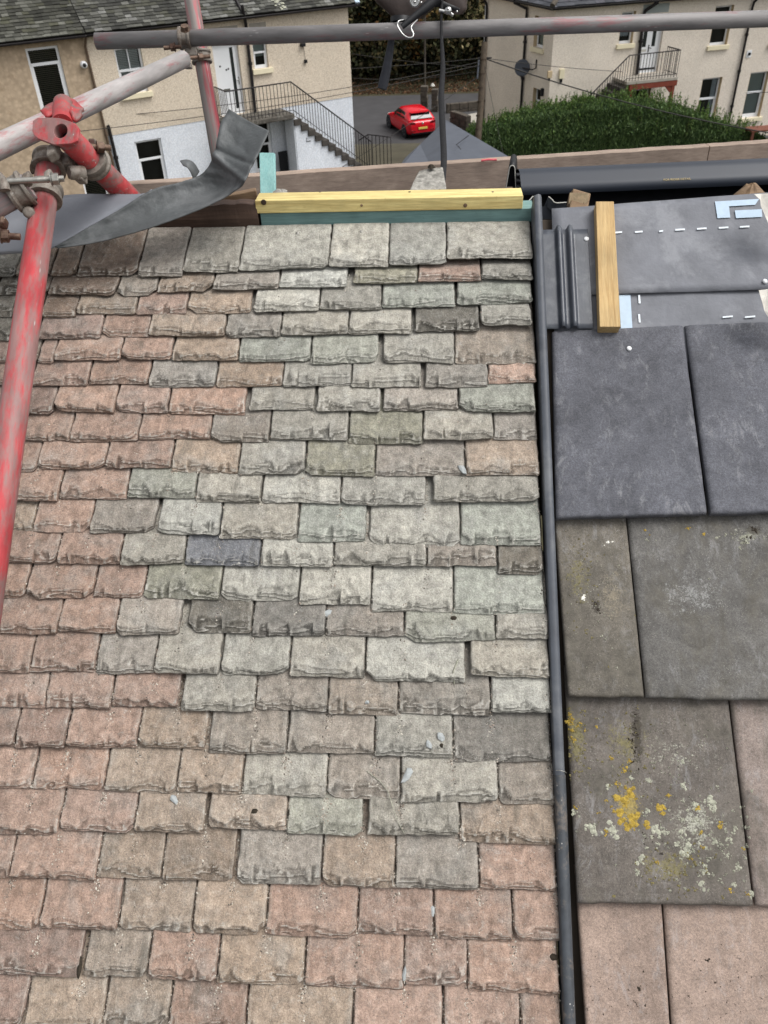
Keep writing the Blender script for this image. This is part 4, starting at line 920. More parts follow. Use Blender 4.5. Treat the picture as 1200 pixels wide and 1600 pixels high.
# ---- left house pair: brown render to the left, pebble dash to the right
bh = thing('brown_rendered_house', LW.P(-8, 0), 'brown smooth rendered house with tall dark blinded window, at the far left', 'house')
dh = thing('pebble_dashed_house', LW.P(0, 0), 'beige pebble dashed house with white lower storey and outside stair, left of road', 'house')
ops = [(-6.02, -5.10, 3.62, 5.42), (-5.35, -4.62, .9, 2.2)]
part(bh, 'wall', wall_mesh(LW, -16, -4.31, GZ0, 5.65, ops), M_brown)
window(bh, LW, -6.02, -5.10, 3.62, 5.42, .76, 'slats', .06, .07); window(bh, LW, -5.35, -4.62, .9, 2.2, 0, 'slats', .06, .06)
mb = MB(); c = LW.P(-4.5, 4.85, .03); mb.lathe(c, LW.n, [(.10, -.03), (.10, .05), (.085, .09), (.06, .11)], 18); o = part(bh, 'security_camera', mb, M_white); mb = MB(); mb.lathe(c + LW.n * .11, LW.n, [(.055, 0), (.045, .03), (0, .04)], 16); part(o, 'lens', mb, M_black)
ops = [(-3.52, -2.70, 3.92, 5.16), (-.44, .44, 2.86, 4.96), (.93, 1.43, 4.10, 4.98), (-3.47, -2.60, 1.15, 2.54), (.55, 1.25, .6, 2.6)]
up_ = [o for o in ops if o[2] > 2.84]; lw_ = [o for o in ops if o[2] < 2.84]
part(dh, 'upper_wall', wall_mesh(LW, -4.308, 4.5, 2.84, 5.65, up_), M_dash)
lowW = Wall(LW.P(0, 0, -.012)[:2], 34); part(dh, 'lower_wall', wall_mesh(lowW, -4.308, 4.5, GZ0, 2.838, lw_), M_whitewall)
gw_ = MB(); gw_.box(LW.P(4.498, 2.5, -3.6), LW.t * .004, LW.n * 3.25, ZUP * 3.2); gw_.prism([LW.P(4.47, 5.6, -.2), LW.P(4.47, 5.6, -7), LW.P(4.47, 8.2, -3.6)], LW.t * .02); part(dh, 'gable_wall', gw_, M_dash)
window(dh, LW, -3.52, -2.70, 3.92, 5.16, .5, 'white_slats', .09, .06, .09); window(dh, LW, .93, 1.43, 4.10, 4.98, .52, 'half', .09, .05, .11); window(dh, lowW, -3.47, -2.60, 1.15, 2.54, .58, 'room', .07, .06)
window(dh, lowW, .55, 1.25, .9, 2.5, .55, 'room', .10, .06)
# window heads under the eaves and the white door
def white_door(par, w, s0, s1, z0, z1, glass, inset=.10, handle=None):
    f = MB(); fr = .06; o0, o1 = -inset - .05, -inset
    w.box(f, s0, s0 + fr, z0, z1, o0, o1); w.box(f, s1 - fr, s1, z0, z1, o0, o1); w.box(f, s0 + fr, s1 - fr, z1 - fr, z1, o0, o1); w.box(f, s0, s1, z0 - .03, z0 + .03, o0, o1 + .02); fo = part(par, 'door_frame', f, M_white)
    d = MB(); w.box(d, s0 + fr + .004, s1 - fr - .004, z0 + .034, z1 - fr - .004, o0 + .004, o1 - .012); do = part(par, 'door', d, M_white, .003)
    for a, b, c, e in glass: g = MB(); w.box(g, a, b, c, e, o1 - .012, o1 - .008); part(do, 'door_glass', g, M_darkglass)
    return do
d = white_door(dh, LW, -.44, .44, 2.86, 4.96, [(.16, .27, 3.02, 4.80)])
m = MB(); LW.box(m, -.20, .02, 3.56, 3.64, -.112, -.100); part(d, 'letterbox', m, M_steel); m = MB(); LW.box(m, .345, .365, 3.72, 3.94, -.112, -.085); m.tube([LW.P(.355, 3.86, -.08), LW.P(.26, 3.86, -.07)], .012, 8); part(d, 'handle', m, M_steel)
for a, b in ((-.22, 4.30), (-.02, 4.18), (.05, 4.2)): m = MB(); m.lathe(LW.P(a, b, -.111), LW.n, [(.03, 0), (.03, .004)], 12); part(d, 'door_knocker', m, M_black)
m = MB(); LW.box(m, -.50, .50, 5.08, 5.40, -.02, .004); part(dh, 'lintel', m, M_landingpale); m = MB(); LW.box(m, .90, 1.48, 5.06, 5.40, -.02, .005); part(dh, 'lintel', m, M_landingpale)
# downpipes, lamp, cables on the wall
pipe_w(dh, LW, [(.62, 5.95, .28), (.66, 5.62, .26), (.76, 5.42, .08), (.76, 5.2, .07), (.74, 2.86, .07)], .05, M_blackmetal)
m = MB(); m.tube([LW.P(.63, 5.7, .25), LW.P(.60, 6.2, -.25), LW.P(.58, 6.9, -1.0)], .05, 8); part(dh, 'vent_pipe', m, M_blackmetal)
pipe_w(bh, LW, [(-4.30, 5.55, .20), (-4.34, 5.30, .06), (-4.33, 5.1, .055), (-4.27, .2, .055)], .035, M_brownpipe)
pipe_w(dh, LW, [(-4.20, 3.15, .06), (-4.18, 3.1, .06), (-4.12, .2, .06)], .05, M_blackmetal)
m = MB(); LW.box(m, 2.62, 2.78, 4.58, 4.68, 0, .12); lo2 = part(dh, 'outside_lamp', m, M_black, .01); m = MB(); m.tube([LW.P(2.74, 4.57, .02), LW.P(2.77, 4.17, .02)], .006, 6); part(lo2, 'lamp_cable', m, M_black); m = MB(); LW.box(m, 2.72, 2.82, 4.08, 4.18, 0, .07); part(lo2, 'switch_box', m, M_black, .008)
# eaves, gutter and roofs
def eaves(par, w, s0, s1, z, o=.25, back=True):
    m = MB(); w.box(m, s0, s1, z + .02, z + .06, -.05, o - .02); part(par, 'soffit', m, M_landingpale)
    m = MB(); rows = []
    for s_ in (s0, s1): rows.append([w.P(s_, z + .06 - .07 * math.sin(a), o + .02 + .065 * math.cos(a)) for a in np.linspace(0, math.pi, 9)])
    m.grid(np.array(rows)); g = part(par, 'gutter', m, M_blackmetal); x = g.modifiers.new('t', 'SOLIDIFY'); x.thickness = .012
    m = MB(); w.box(m, s0, s1, z + .03, z + .15, o - .055, o - .03); part(par, 'fascia', m, M_blackmetal)
eaves(bh, LW, -16, -4.32, 5.57); eaves(dh, LW, -4.30, 4.78, 5.57)
tones = [(92, 92, 86), (80, 80, 74), (104, 104, 98), (72, 72, 68), (116, 116, 110), (86, 86, 76), (134, 134, 130), (68, 68, 64)]
rp_ = math.radians(38)
def deck(par, w, s0, s1, z, o, pitch, run):
    up = -w.n * math.cos(pitch) + ZUP * math.sin(pitch); m = MB(); a = w.P(s0, z, o); b = w.P(s1, z, o); m.prism([a, b, b + up * run, a + up * run], -(w.n * math.sin(pitch) + ZUP * math.cos(pitch)) * .12); return part(par, 'roof', m, M_void)
r1 = deck(bh, LW, -16, -4.32, 5.67, .27, rp_, 5.0); slate_roof_far(r1, LW, -16, -4.32, 5.67, .29, rp_, 5.0, .12, .22, [(78, 78, 70), (66, 66, 60), (94, 94, 86), (110, 110, 102), (58, 58, 52), (84, 84, 70)], 3)
r2 = deck(dh, LW, -4.30, 4.72, 5.67, .27, rp_, 5.0); slate_roof_far(r2, LW, -4.30, 4.74, 5.67, .29, rp_, 5.0, .12, .22, tones, 4)
m = MB(); m.box(LW.P(1.62, 5.72, .20) , LW.t * .001, LW.n * .001, ZUP * .001)
up = -LW.n * math.cos(rp_) + ZUP * math.sin(rp_); no = LW.n * math.sin(rp_) + ZUP * math.cos(rp_)
m = MB(); rr = np.random.default_rng(8); cols = []
for i in range(60):                                      # pale streak of bird lime and lichen on the slates
    f = rr.random(); c = LW.P(1.95 - .25 * f + rr.normal(0, .08), 5.67, .29) + up * (f * 1.2) + no * .042; s_ = .03 + .05 * rr.random(); m.prism([c, c + LW.t * s_ * 1.6, c + LW.t * s_ * 1.6 + up * s_, c + up * s_], no * .004)
o = part(r2, 'pale_lichen', m, M_lichen_w); tag(o, kind='stuff')
m = MB(); a = LW.P(4.72, 5.67, .30); m.beam(a, a + up * 5.0, .16, .05, no); part(r2, 'verge_flashing', m, M_printblue)
# landing and stair
m = MB(); LW.box(m, -.62, 1.70, 2.68, 2.84, .002, 1.08); ld = part(dh, 'landing', m, M_landing, .03)
stair = []
nst = 12; x0, z0_ = 1.70, 2.84; rise, tread = .198, .245
m = MB(); pts = [LW.P(x0, GZ0, 1.0), LW.P(x0, z0_ - .18, 1.0)]
for i in range(nst): pts += [LW.P(x0 + tread * i, z0_ - .06 - rise * (i + 1), 1.0), LW.P(x0 + tread * (i + 1), z0_ - .06 - rise * (i + 1), 1.0)]
pts += [LW.P(x0 + tread * nst, GZ0, 1.0)]; m.prism(pts, -LW.n * .16); sw = part(dh, 'stair_wall', m, M_whitewall)
for i in range(nst):
    m = MB(); LW.box(m, x0 + tread * i - .03, x0 + tread * (i + 1) + .004, z0_ - rise * (i + 1) - .19, z0_ - rise * (i + 1), .004, 1.06); part(sw, 'step', m, M_stairstone, .012)
m = MB(); LW.box(m, 1.66, 1.84, GZ0, 2.66, .30, .98); part(dh, 'passage_wall', m, M_whitewall)
m = MB(); LW.box(m, 1.30, 1.62, .2, 1.55, .30, .34); part(dh, 'cellar_door', m, M_black)
m = MB(); LW.box(m, 3.62, 4.1, .55, .82, 1.0, 1.006); part(sw, 'vent_opening', m, M_black)
m = MB(); m.tube([LW.P(2.10, 2.02, 1.006), LW.P(2.08, 1.90, 1.006), LW.P(2.24, 1.90, 1.006)], .012, 6); part(sw, 'wall_bracket', m, M_blackmetal)
for (a, b) in ((-.585, .25), (-.585, .9)): pass
B = lambda s_, z, o: LW.P(s_, z, o)
railing(dh, [(B(-.58, 2.84, .10), B(-.58, 3.78, .10)), (B(-.58, 2.84, 1.03), B(-.58, 3.78, 1.03)), (B(1.68, 2.84, 1.03), B(1.68, 3.78, 1.03)), (B(4.60, .52, 1.03), B(4.60, 1.52, 1.03))], M_blackmetal)
railing(dh, [(B(4.62, .40, .10), B(4.62, 1.38, .10)), (B(4.72, .40, .62), B(4.72, 1.66, .62)), (B(5.40, .40, 1.05), B(5.40, 1.55, 1.05))], M_blackmetal, .014)

# ---- right house
RW = Wall((8.76, 36.92), 19); cs = -4.56
SW = Wall(RW.P(cs, 0)[:2], -66)
rh = thing('cream_pebble_dashed_house', RW.P(0, 0), 'pale pebble dashed house with grey hipped roof and satellite dish, right of road', 'house')
ops = [(-1.82, -1.22, 3.55, 4.62), (-.86, .06, 2.46, 4.40), (2.20, 3.02, 3.20, 4.56), (5.05, 5.95, 3.1, 4.56), (2.20, 3.12, .40, 2.04), (4.42, 5.32, .35, 2.08), (-1.1, -.1, .2, 1.9)]
part(rh, 'front_wall', wall_mesh(RW, cs, 12, -3.2, 4.95, ops), M_dashright)
sop = [(-1.46, -.72, 3.50, 4.55), (-1.22, -.60, 1.18, 2.10)]
part(rh, 'side_wall', wall_mesh(SW, -5.56, -.002, -3.2, 4.95, sop), M_dashright)
for k, (a, b, c, e, kd, rl_, sl_) in enumerate([(-1.82, -1.22, 3.55, 4.62, 'curtain', 0, .08), (2.20, 3.02, 3.20, 4.56, 'room', 0, .08), (5.05, 5.95, 3.1, 4.56, 'purple', 0, .10), (2.20, 3.12, .40, 2.04, 'drape', .52, .08), (4.42, 5.32, .35, 2.08, 'grey', .55, .10), (-1.1, -.1, .2, 1.9, 'room', .40, None)]):
    window(rh, RW, a, b, c, e, rl_, kd, .15, .07, sl_, True)
window(rh, SW, -1.46, -.72, 3.50, 4.55, 0, 'grey', .15, .07, .10, True); window(rh, SW, -1.22, -.60, 1.18, 2.10, .5, 'room', .15, .06, None, True)
d = white_door(rh, RW, -.86, .06, 2.46, 4.40, [(-.70, -.54, 3.36, 4.25), (-.30, -.15, 3.36, 4.25)], .12)
m = MB(); RW.box(m, -.74, -.50, 3.20, 3.28, -.135, -.122); part(d, 'letterbox', m, M_rim); m = MB(); RW.box(m, -.42, -.395, 3.16, 3.42, -.135, -.11); m.tube([RW.P(-.41, 3.32, -.105), RW.P(-.29, 3.30, -.10)], .012, 8); part(d, 'handle', m, M_blackmetal); m = MB(); RW.box(m, -.74, -.02, 2.56, 2.62, -.135, -.11); part(d, 'weather_bar', m, M_black); m = MB(); RW.box(m, -.80, -.74, 3.52, 3.66, -.122, -.06); part(d, 'door_bell', m, M_black)
m = MB(); RW.box(m, -.95, .15, 4.50, 4.80, -.01, .006); part(rh, 'lintel', m, M_roomgrey)
eaves(rh, RW, cs - .28, 12, 4.90, .30); eaves(rh, SW, -5.8, .26, 4.90, .30)
pr = math.radians(33); apx = RW.P(cs + 4.2, 4.98 + 4.4 * math.tan(pr), -4.2)
m = MB(); c0 = RW.P(cs - .30, 4.98, .32); e1 = RW.P(12, 4.98, .32); e2 = RW.P(12, 4.98 + 4.5 * math.tan(pr), -4.2); s1_ = SW.P(-5.8, 4.98, .32); s2_ = apx + SW.t * -6
m.add([c0, e1, e2, apx], [(0, 1, 2, 3)]); m.add([s1_, c0, apx, s2_], [(0, 1, 2, 3)]); rf = part(rh, 'roof', m, M_felt)
gt = [(94, 96, 102), (84, 86, 92), (102, 104, 110), (76, 78, 84), (90, 90, 96)]
slate_roof_far(rf, RW, cs - .28, 12, 4.99, .34, pr, 4.6, .20, .40, gt, 6, hip0=1.0); slate_roof_far(rf, SW, -5.8, .28, 4.99, .34, pr, 4.4, .20, .40, gt, 7, hip1=.92)
m = MB(); m.tube([c0 + ZUP * .05, apx + ZUP * .07], .10, 8); part(rf, 'hip_tiles', m, M_gardenstone)
pipe_w(rh, RW, [(-.55, 4.9, .34), (-.9, 4.62, .10), (-.93, 4.5, .08), (-.88, 2.46, .08)], .06, M_blackmetal); pipe_w(rh, RW, [(4.0, 4.9, .3), (3.82, 4.6, .08), (3.80, 4.4, .07), (3.80, -.4, .07)], .045, M_blackmetal)
pipe_w(rh, SW, [(-2.6, 5.2, .30), (-2.6, 4.88, .30), (-2.0, 4.72, .08), (-2.0, 4.5, .07), (-2.0, -.6, .07)], .05, M_blackmetal); pipe_w(rh, SW, [(-5.45, 4.9, .3), (-5.40, 4.6, .08), (-5.38, 4.4, .07), (-5.38, -.6, .07)], .05, M_blackmetal); pipe_w(rh, SW, [(-5.54, 4.6, .03), (-5.54, 4.5, .03), (-5.54, -.6, .03)], .035, M_white)
# landing, steps and railings
m = MB(); RW.box(m, -1.86, .34, 2.32, 2.43, .002, 1.05); part(rh, 'landing', m, M_landingpale, .01)
m = MB(); RW.box(m, -1.70, .36, 2.12, 2.315, .92, 1.04); bm = part(rh, 'landing_beam', m, M_rustbeam, .01); m = MB(); RW.box(m, .16, .28, -.4, 2.115, .93, 1.03); m.prism([RW.P(.16, 2.11, .95), RW.P(.16, 1.85, .95), RW.P(-.12, 2.11, .95)], RW.n * .06); part(bm, 'post', m, M_rustbeam); m = MB(); RW.box(m, -1.68, -1.56, -.4, 2.115, .93, 1.03); part(bm, 'post', m, M_rustbeam)
m = MB(); x0 = -1.86; rise, tread = .19, .225
for i in range(11): RW.box(m, x0 - tread * (i + 1), x0 - tread * i, -.6, 2.43 - rise * (i + 1), .004, 1.0)
part(rh, 'stair', m, M_stairstone)
C_ = lambda s_, z, o: RW.P(s_, z, o)
railing(rh, [(C_(.30, 2.43, .10), C_(.30, 3.34, .10)), (C_(.30, 2.43, 1.0), C_(.30, 3.34, 1.0)), (C_(-1.86, 2.43, 1.0), C_(-1.86, 3.32, 1.0)), (C_(-3.95, .66, 1.0), C_(-3.95, 1.55, 1.0))], M_blackmetal)
# dish, boxes, vent
sd_ = at_d(*(816, 106), 1) ; s_, z_ = SW.px(816, 106, .35)
dish = thing('satellite_dish', SW.P(s_, z_, .35), 'round grey satellite dish on a bracket, on the wall of the right house', 'satellite dish')
dn_ = unit(np.array([-.25, -1, .25])); c = SW.P(s_, z_, .35); m = MB(); m.lathe(c, dn_, [(.0, -.06), (.12, -.052), (.22, -.03), (.30, .0), (.305, .004), (.30, .012), (.22, -.012), (.12, -.034), (0, -.042)], 30); part(dish, 'reflector', m, M_felt)
q = SW.px(837, 104, .03); m = MB(); m.tube([SW.P(q[0] + .02, q[1] + .25, .03), SW.P(q[0] + .02, q[1] - .05, .03), SW.P(q[0] - .02, q[1] - .1, .15), c - dn_ * .06], .025, 8); part(dish, 'bracket', m, M_blackmetal)
m = MB(); m.tube([c - ZUP * .28 - dn_ * .02, c - ZUP * .33 + dn_ * .25], .014, 6); m.lathe(c - ZUP * .33 + dn_ * .25, -dn_ + ZUP * .4, [(.03, 0), (.03, .06)], 10); part(dish, 'feed_arm', m, M_blackmetal)
for (px_, py_, w_, h_, mt) in ((858, 116, .09, .20, M_sand), (877, 115, .10, .28, M_cream)):
    s_, z_ = RW.px(px_, py_); m = MB(); RW.box(m, s_ - w_, s_ + w_, z_ - h_ * .6, z_ + h_ * .6, 0, .09); bx = part(rh, 'meter_box', m, mt, .01); m = MB(); RW.box(m, s_ - w_ * .4, s_ + w_ * .4, z_ - h_ * 1.1, z_ - h_ * .6, 0, .06); part(bx, 'meter_pipe', m, M_black)
s_, z_ = SW.px(849, 144); m = MB(); SW.box(m, s_ - .08, s_ + .05, z_ - .14, z_ + .14, 0, .10); part(rh, 'wall_lamp', m, M_black, .02)
m = MB(); RW.box(m, 4.02, 4.24, 2.66, 2.92, 0, .02); v_ = part(rh, 'flue_plate', m, M_white); m = MB(); m.lathe(RW.P(4.13, 2.79, .02), RW.n, [(.055, 0), (.055, .05)], 14); part(v_, 'flue', m, M_black)

# ================================================================== plants
def leaf_cloud(pts, nrm_bias, size, cols, seed, asp=1.7, up=0.0):
    """one small pointed leaf per point"""
    r = np.random.default_rng(seed); n = len(pts); a = r.normal(0, 1, (n, 3)); a[:, 2] += up; a /= np.linalg.norm(a, axis=1)[:, None]
    b = np.cross(a, r.normal(0, 1, (n, 3)) + nrm_bias); b /= (np.linalg.norm(b, axis=1)[:, None] + 1e-9); s = size * (.6 + .8 * r.random((n, 1)))
    V = np.stack([pts - a * s * asp * .5, pts + b * s * .5, pts + a * s * asp * .5, pts - b * s * .5], 1).reshape(-1, 3)
    return V, np.arange(n * 4).reshape(-1, 4)
def leaf_part(par, name, V, Fc, cols, mat, kind=None, stuff=False):
    loc = ROOT[par.name] if par else V.mean(0); me = bpy.data.meshes.new(name); n = len(Fc)
    me.vertices.add(len(V)); me.vertices.foreach_set('co', (V - loc).astype(np.float32).ravel()); me.loops.add(n * 4); me.loops.foreach_set('vertex_index', Fc.ravel().astype(np.int32))
    me.polygons.add(n); me.polygons.foreach_set('loop_start', (np.arange(n) * 4).astype(np.int32)); me.update(calc_edges=True)
    at = me.color_attributes.new('tint', 'FLOAT_COLOR', 'CORNER'); c = np.repeat(np.concatenate([cols, np.ones((n, 1))], 1), 4, axis=0).astype(np.float32); at.data.foreach_set('color', c.ravel()); me.materials.append(mat)
    o = bpy.data.objects.new(name, me); COL.objects.link(o)
    if par: o.parent = par; ROOT[o.name] = loc
    else: o.location = tuple(loc)
    if stuff: o['kind'] = 'stuff'
    return o
def pick(pal, n, r, j=.25):
    c = np.array([srgb(*p)[:3] for p in pal]); return c[r.integers(len(c), size=n)] * (1 - j + 2 * j * r.random((n, 1)))
# the hedge: front edge, back edge and height surveyed as a footprint
hq = [(738, 262), (1200, 236)]
hA = at_z(735, 250, .4); hB = at_z(1195, 225, .4)
hx = unit(np.array([hB[0] - hA[0], hB[1] - hA[1], 0])); hyv = np.array([-hx[1], hx[0], 0]); HL = float((hB - hA) @ hx)
hg = thing('hedge', (hA + hB) / 2, 'large bushy dark green hedge in front of the right house', 'hedge')
def hedge_top(f):                                        # height of the crest along its length
    return np.interp(f, [0, .04, .15, .30, .46, .55, .65, .75, .85, .93, 1], [.78, .92, 1.25, 1.5, 1.66, 1.62, 1.42, 1.1, .70, .38, .15])
r = np.random.default_rng(21); n = 95000; f = r.random(n); dpt = np.interp(f, [0, .15, .5, .8, 1], [1.4, 2.0, 2.4, 2.0, 1.2])
t = r.random(n); surf = r.random(n)
hgt = hedge_top(f) * (.78 + .32 * fnoise(f * 30, t * 9, 5, 3)) + .12 * (fnoise(f * 90, t * 30, 8, 2) - .5)
dome = np.sqrt(np.clip(1 - np.abs(2 * t - 1) ** 3.2, 0, 1)); top = .45 + hgt * (.35 + .65 * dome)
isfront = surf < .42
tt = np.where(isfront, 0.03 + .06 * fnoise(f * 40, surf * 30, 9, 3) + np.abs(r.normal(0, .012, n)), t); zz = np.where(isfront, .4 + (top - .4) * r.random(n) ** .8, top - np.abs(r.normal(0, .10, n)))
pts = hA[None] * [1, 1, 0] + hx * (f * HL)[:, None] + hyv * (tt * dpt)[:, None]; pts[:, 2] = zz
V, Fc = leaf_cloud(pts, 0, .036, None, 3, 3.8, 2.0); leaf_part(hg, 'foliage', V, Fc, pick([(84, 108, 60), (68, 90, 52), (102, 124, 74), (56, 76, 46), (94, 114, 72), (74, 98, 56)], n, r, .3), M_hedge, stuff=True)
# tall new shoots along the top
ns = 520; f = r.random(ns); t = r.random(ns) * .9; base = hA[None] * [1, 1, 0] + hx * (f * HL)[:, None] + hyv * (t * np.interp(f, [0, .15, .5, .8, 1], [1.4, 2.0, 2.4, 2.0, 1.2]))[:, None]
dm = np.sqrt(np.clip(1 - np.abs(2 * t - 1) ** 3.2, 0, 1)); base[:, 2] = .4 + hedge_top(f) * (.35 + .65 * dm)
lean = r.normal(0, .10, (ns, 3)) + np.array([.06, 0, 0]); ln = .10 + .24 * r.random(ns); ln[f > .55] *= 1.5
sp_ = []; mbs = MB()
for i in range(ns):
    d_ = unit(np.array([lean[i, 0], lean[i, 1], 1.0])); b0 = base[i] - ZUP * .1
    mbs.tube([b0, b0 + d_ * (ln[i] + .1)], .006, 3, False)
    for k in range(16): sp_.append(b0 + d_ * (ln[i] + .1) * (.2 + .8 * k / 15) + r.normal(0, .022, 3))
sp_ = np.array(sp_); V, Fc = leaf_cloud(sp_, 0, .034, None, 5, 2.3, .9); leaf_part(hg, 'new_shoots', V, Fc, pick([(92, 120, 58), (78, 108, 52), (104, 126, 66)], len(sp_), r, .25), M_hedge, stuff=True)
tag(part(hg, 'shoot_stems', mbs, M_bark), kind='stuff')
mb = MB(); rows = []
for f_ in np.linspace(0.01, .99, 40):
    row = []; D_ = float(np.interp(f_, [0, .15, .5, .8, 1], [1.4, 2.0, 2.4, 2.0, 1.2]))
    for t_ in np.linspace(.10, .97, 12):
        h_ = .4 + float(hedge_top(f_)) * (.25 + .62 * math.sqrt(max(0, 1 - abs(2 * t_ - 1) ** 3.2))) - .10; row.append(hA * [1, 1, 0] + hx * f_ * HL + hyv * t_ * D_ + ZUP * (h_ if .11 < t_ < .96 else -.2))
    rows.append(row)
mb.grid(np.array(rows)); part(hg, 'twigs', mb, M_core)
# woodland bank
def tree(x, y, h, rad, pal, label, seed, n=6500, trunk=True, size=.2, low=.15):
    r = np.random.default_rng(seed); z = float(gz(x, y)); t = thing('tree', (x, y, z), label, 'tree', 'trees on the wooded bank')
    mb = MB(); tr_ = [(x, y, z - .2), (x + r.normal(0, .1), y, z + h * .35), (x + r.normal(0, .3), y + r.normal(0, .2), z + h * .8)]; mb.tube(tr_, [.16, .12, .04], 8)
    lim = []
    for k in range(9):
        a = r.random() * 6.28; f0 = .25 + .5 * r.random(); b = np.array(tr_[0]) * (1 - f0) + np.array(tr_[2]) * f0; e = b + np.array([math.cos(a) * rad * .7, math.sin(a) * rad * .7, h * .15 + r.random() * h * .1]); mb.tube([b, (b + e) / 2 + ZUP * .1, e], [.06, .04, .015], 5, False); lim.append(e)
    part(t, 'trunk', mb, M_bark); cl = []
    for k in range(34):
        a = r.random() * 6.28; q = rad * math.sqrt(r.random()); zz = z + h * (low + (1 - low) * r.random() ** .8); s_ = 1 - .5 * abs((zz - z) / h - .55); cl.append((x + math.cos(a) * q * s_, y + math.sin(a) * q * s_, zz, rad * (.18 + .18 * r.random())))
    cl = np.array(cl); w = r.integers(len(cl), size=n); pts = cl[w, :3] + r.normal(0, 1, (n, 3)) * cl[w, 3:4] * [1, 1, .8]; pts[:, 2] = np.maximum(pts[:, 2], z + .1)
    tone = .75 + .5 * r.random(len(cl)); cols = pick(pal, n, r, .3) * tone[w][:, None]; V, Fc = leaf_cloud(pts, 0, size, None, seed, 1.5); leaf_part(t, 'crown', V, Fc, cols, M_leaf); return t
G1 = [(74, 76, 48), (58, 62, 40), (92, 82, 54), (48, 50, 34)]; G2 = [(140, 122, 76), (116, 104, 64), (160, 134, 84), (92, 82, 54), (164, 122, 74)]; G3 = [(156, 148, 106), (134, 130, 92), (176, 162, 122), (106, 104, 72), (190, 170, 134)]
trees = [(-6.3, 65, 6, 2.0, G1, 'dark green tree at the left end of the bank beside the pebble dashed house'), (-3.6, 64.6, 5, 1.6, G1, 'dark green bush like tree behind the hanging hammer handle'), (-1.4, 66, 6.5, 2.2, G2, 'brown leaved tree above the red car roof'), (1.1, 65, 5, 1.8, G1, 'dark green tree right of the webbing strap'), (3.0, 66, 6, 2.0, G3, 'pale twiggy tree beside the corner of the right house'), (-5.0, 69, 7, 2.4, G2, 'rusty brown tree high on the bank by the left house'), (-2.4, 70, 7, 2.4, G2, 'yellow brown tree below the guard rail, left of the strap'), (.3, 69.5, 7.5, 2.4, G3, 'pale olive tree in the middle of the bank top'), (2.6, 70.5, 5.6, 2.0, G3, 'greenish buff tree at the right end of the bank top'), (5.2, 66.5, 6, 2.2, G1, 'dark tree half hidden behind the right house'), (-8.8, 67, 7, 2.5, G1, 'dark tree hidden behind the left house')]
for i, (x, y, h, rd_, pal, lab) in enumerate(trees): tree(x, y, h, rd_, pal, lab, 60 + i)
r = np.random.default_rng(5); n = 42000                  # the far wood behind, read as one mass
pts = np.stack([r.uniform(-24, 26, n), r.uniform(73, 84, n), np.zeros(n)], 1); pts[:, 2] = gz(pts[:, 0], pts[:, 1]) + 7.5 * r.random(n) * (.6 + .6 * fnoise(pts[:, 0] * .5, pts[:, 1] * .5, 4, 3))
V, Fc = leaf_cloud(pts, 0, .32, None, 9, 1.4); tn = .6 + .8 * fnoise(pts[:, 0] * .9, pts[:, 2] * .9, 6, 3); o = leaf_part(None, 'woodland', V, Fc, pick(G2 + G1 + G3[:2], n, r, .3) * tn[:, None], M_leaf, stuff=True); tag(o, 'mixed brown and green wood climbing the bank behind the road', 'woodland')
n = 12000; pts = np.stack([r.uniform(-14, 16, n), r.uniform(62.0, 66, n), np.zeros(n)], 1); pts[:, 2] = gz(pts[:, 0], pts[:, 1]) + .02 + .03 * r.random(n); keep = r.random(n) < np.interp(pts[:, 1], [62, 62.4, 64, 66], [.4, 1, .8, .2]); pts = pts[keep]
V, Fc = leaf_cloud(pts, 0, .11, None, 9, 1.2); o = leaf_part(None, 'fallen_leaves', V, Fc, pick([(112, 82, 60), (96, 70, 52), (128, 98, 72), (80, 62, 48)], len(pts), r, .3), M_leaf, stuff=True); tag(o, 'brown fallen leaves drifted along the far road edge', 'leaves')
n = 9000; pts = np.stack([r.uniform(-14, 16, n), r.uniform(63.6, 66, n), np.zeros(n)], 1); pts[:, 2] = gz(pts[:, 0], pts[:, 1]) + 1.6 * r.random(n) ** 1.5
V, Fc = leaf_cloud(pts, 0, .14, None, 12, 1.5); o = leaf_part(None, 'undergrowth', V, Fc, pick([(46, 50, 30), (36, 42, 24), (64, 58, 36)], n, r, .3), M_leaf, stuff=True); tag(o, 'dark ivy undergrowth at the foot of the wooded bank', 'undergrowth')
# a house glimpsed above the wood
fh = thing('far_house', (4.5, 88, 4), 'far pinkish house with grey roof glimpsed between the belt and the right house', 'house')
mb = MB(); mb.abox(2.6, 12, 88, 94, 2, 9.2); part(fh, 'wall', mb, M_dashright); mb = MB(); mb.prism([(2.2, 87.6, 9.2), (12.4, 87.6, 9.2), (12.4, 91, 12), (2.2, 91, 12)], (0, 0, .2)); part(fh, 'roof', mb, M_felt)
for x in (3.2, 5.4): mb = MB(); mb.abox(x, x + 1.3, 87.95, 88.0, 6.6, 8.2); wn_ = part(fh, 'window', mb, M_white); mb = MB(); mb.abox(x + .1, x + 1.2, 87.9, 87.94, 6.7, 8.1); part(wn_, 'pane', mb, M_darkglass)

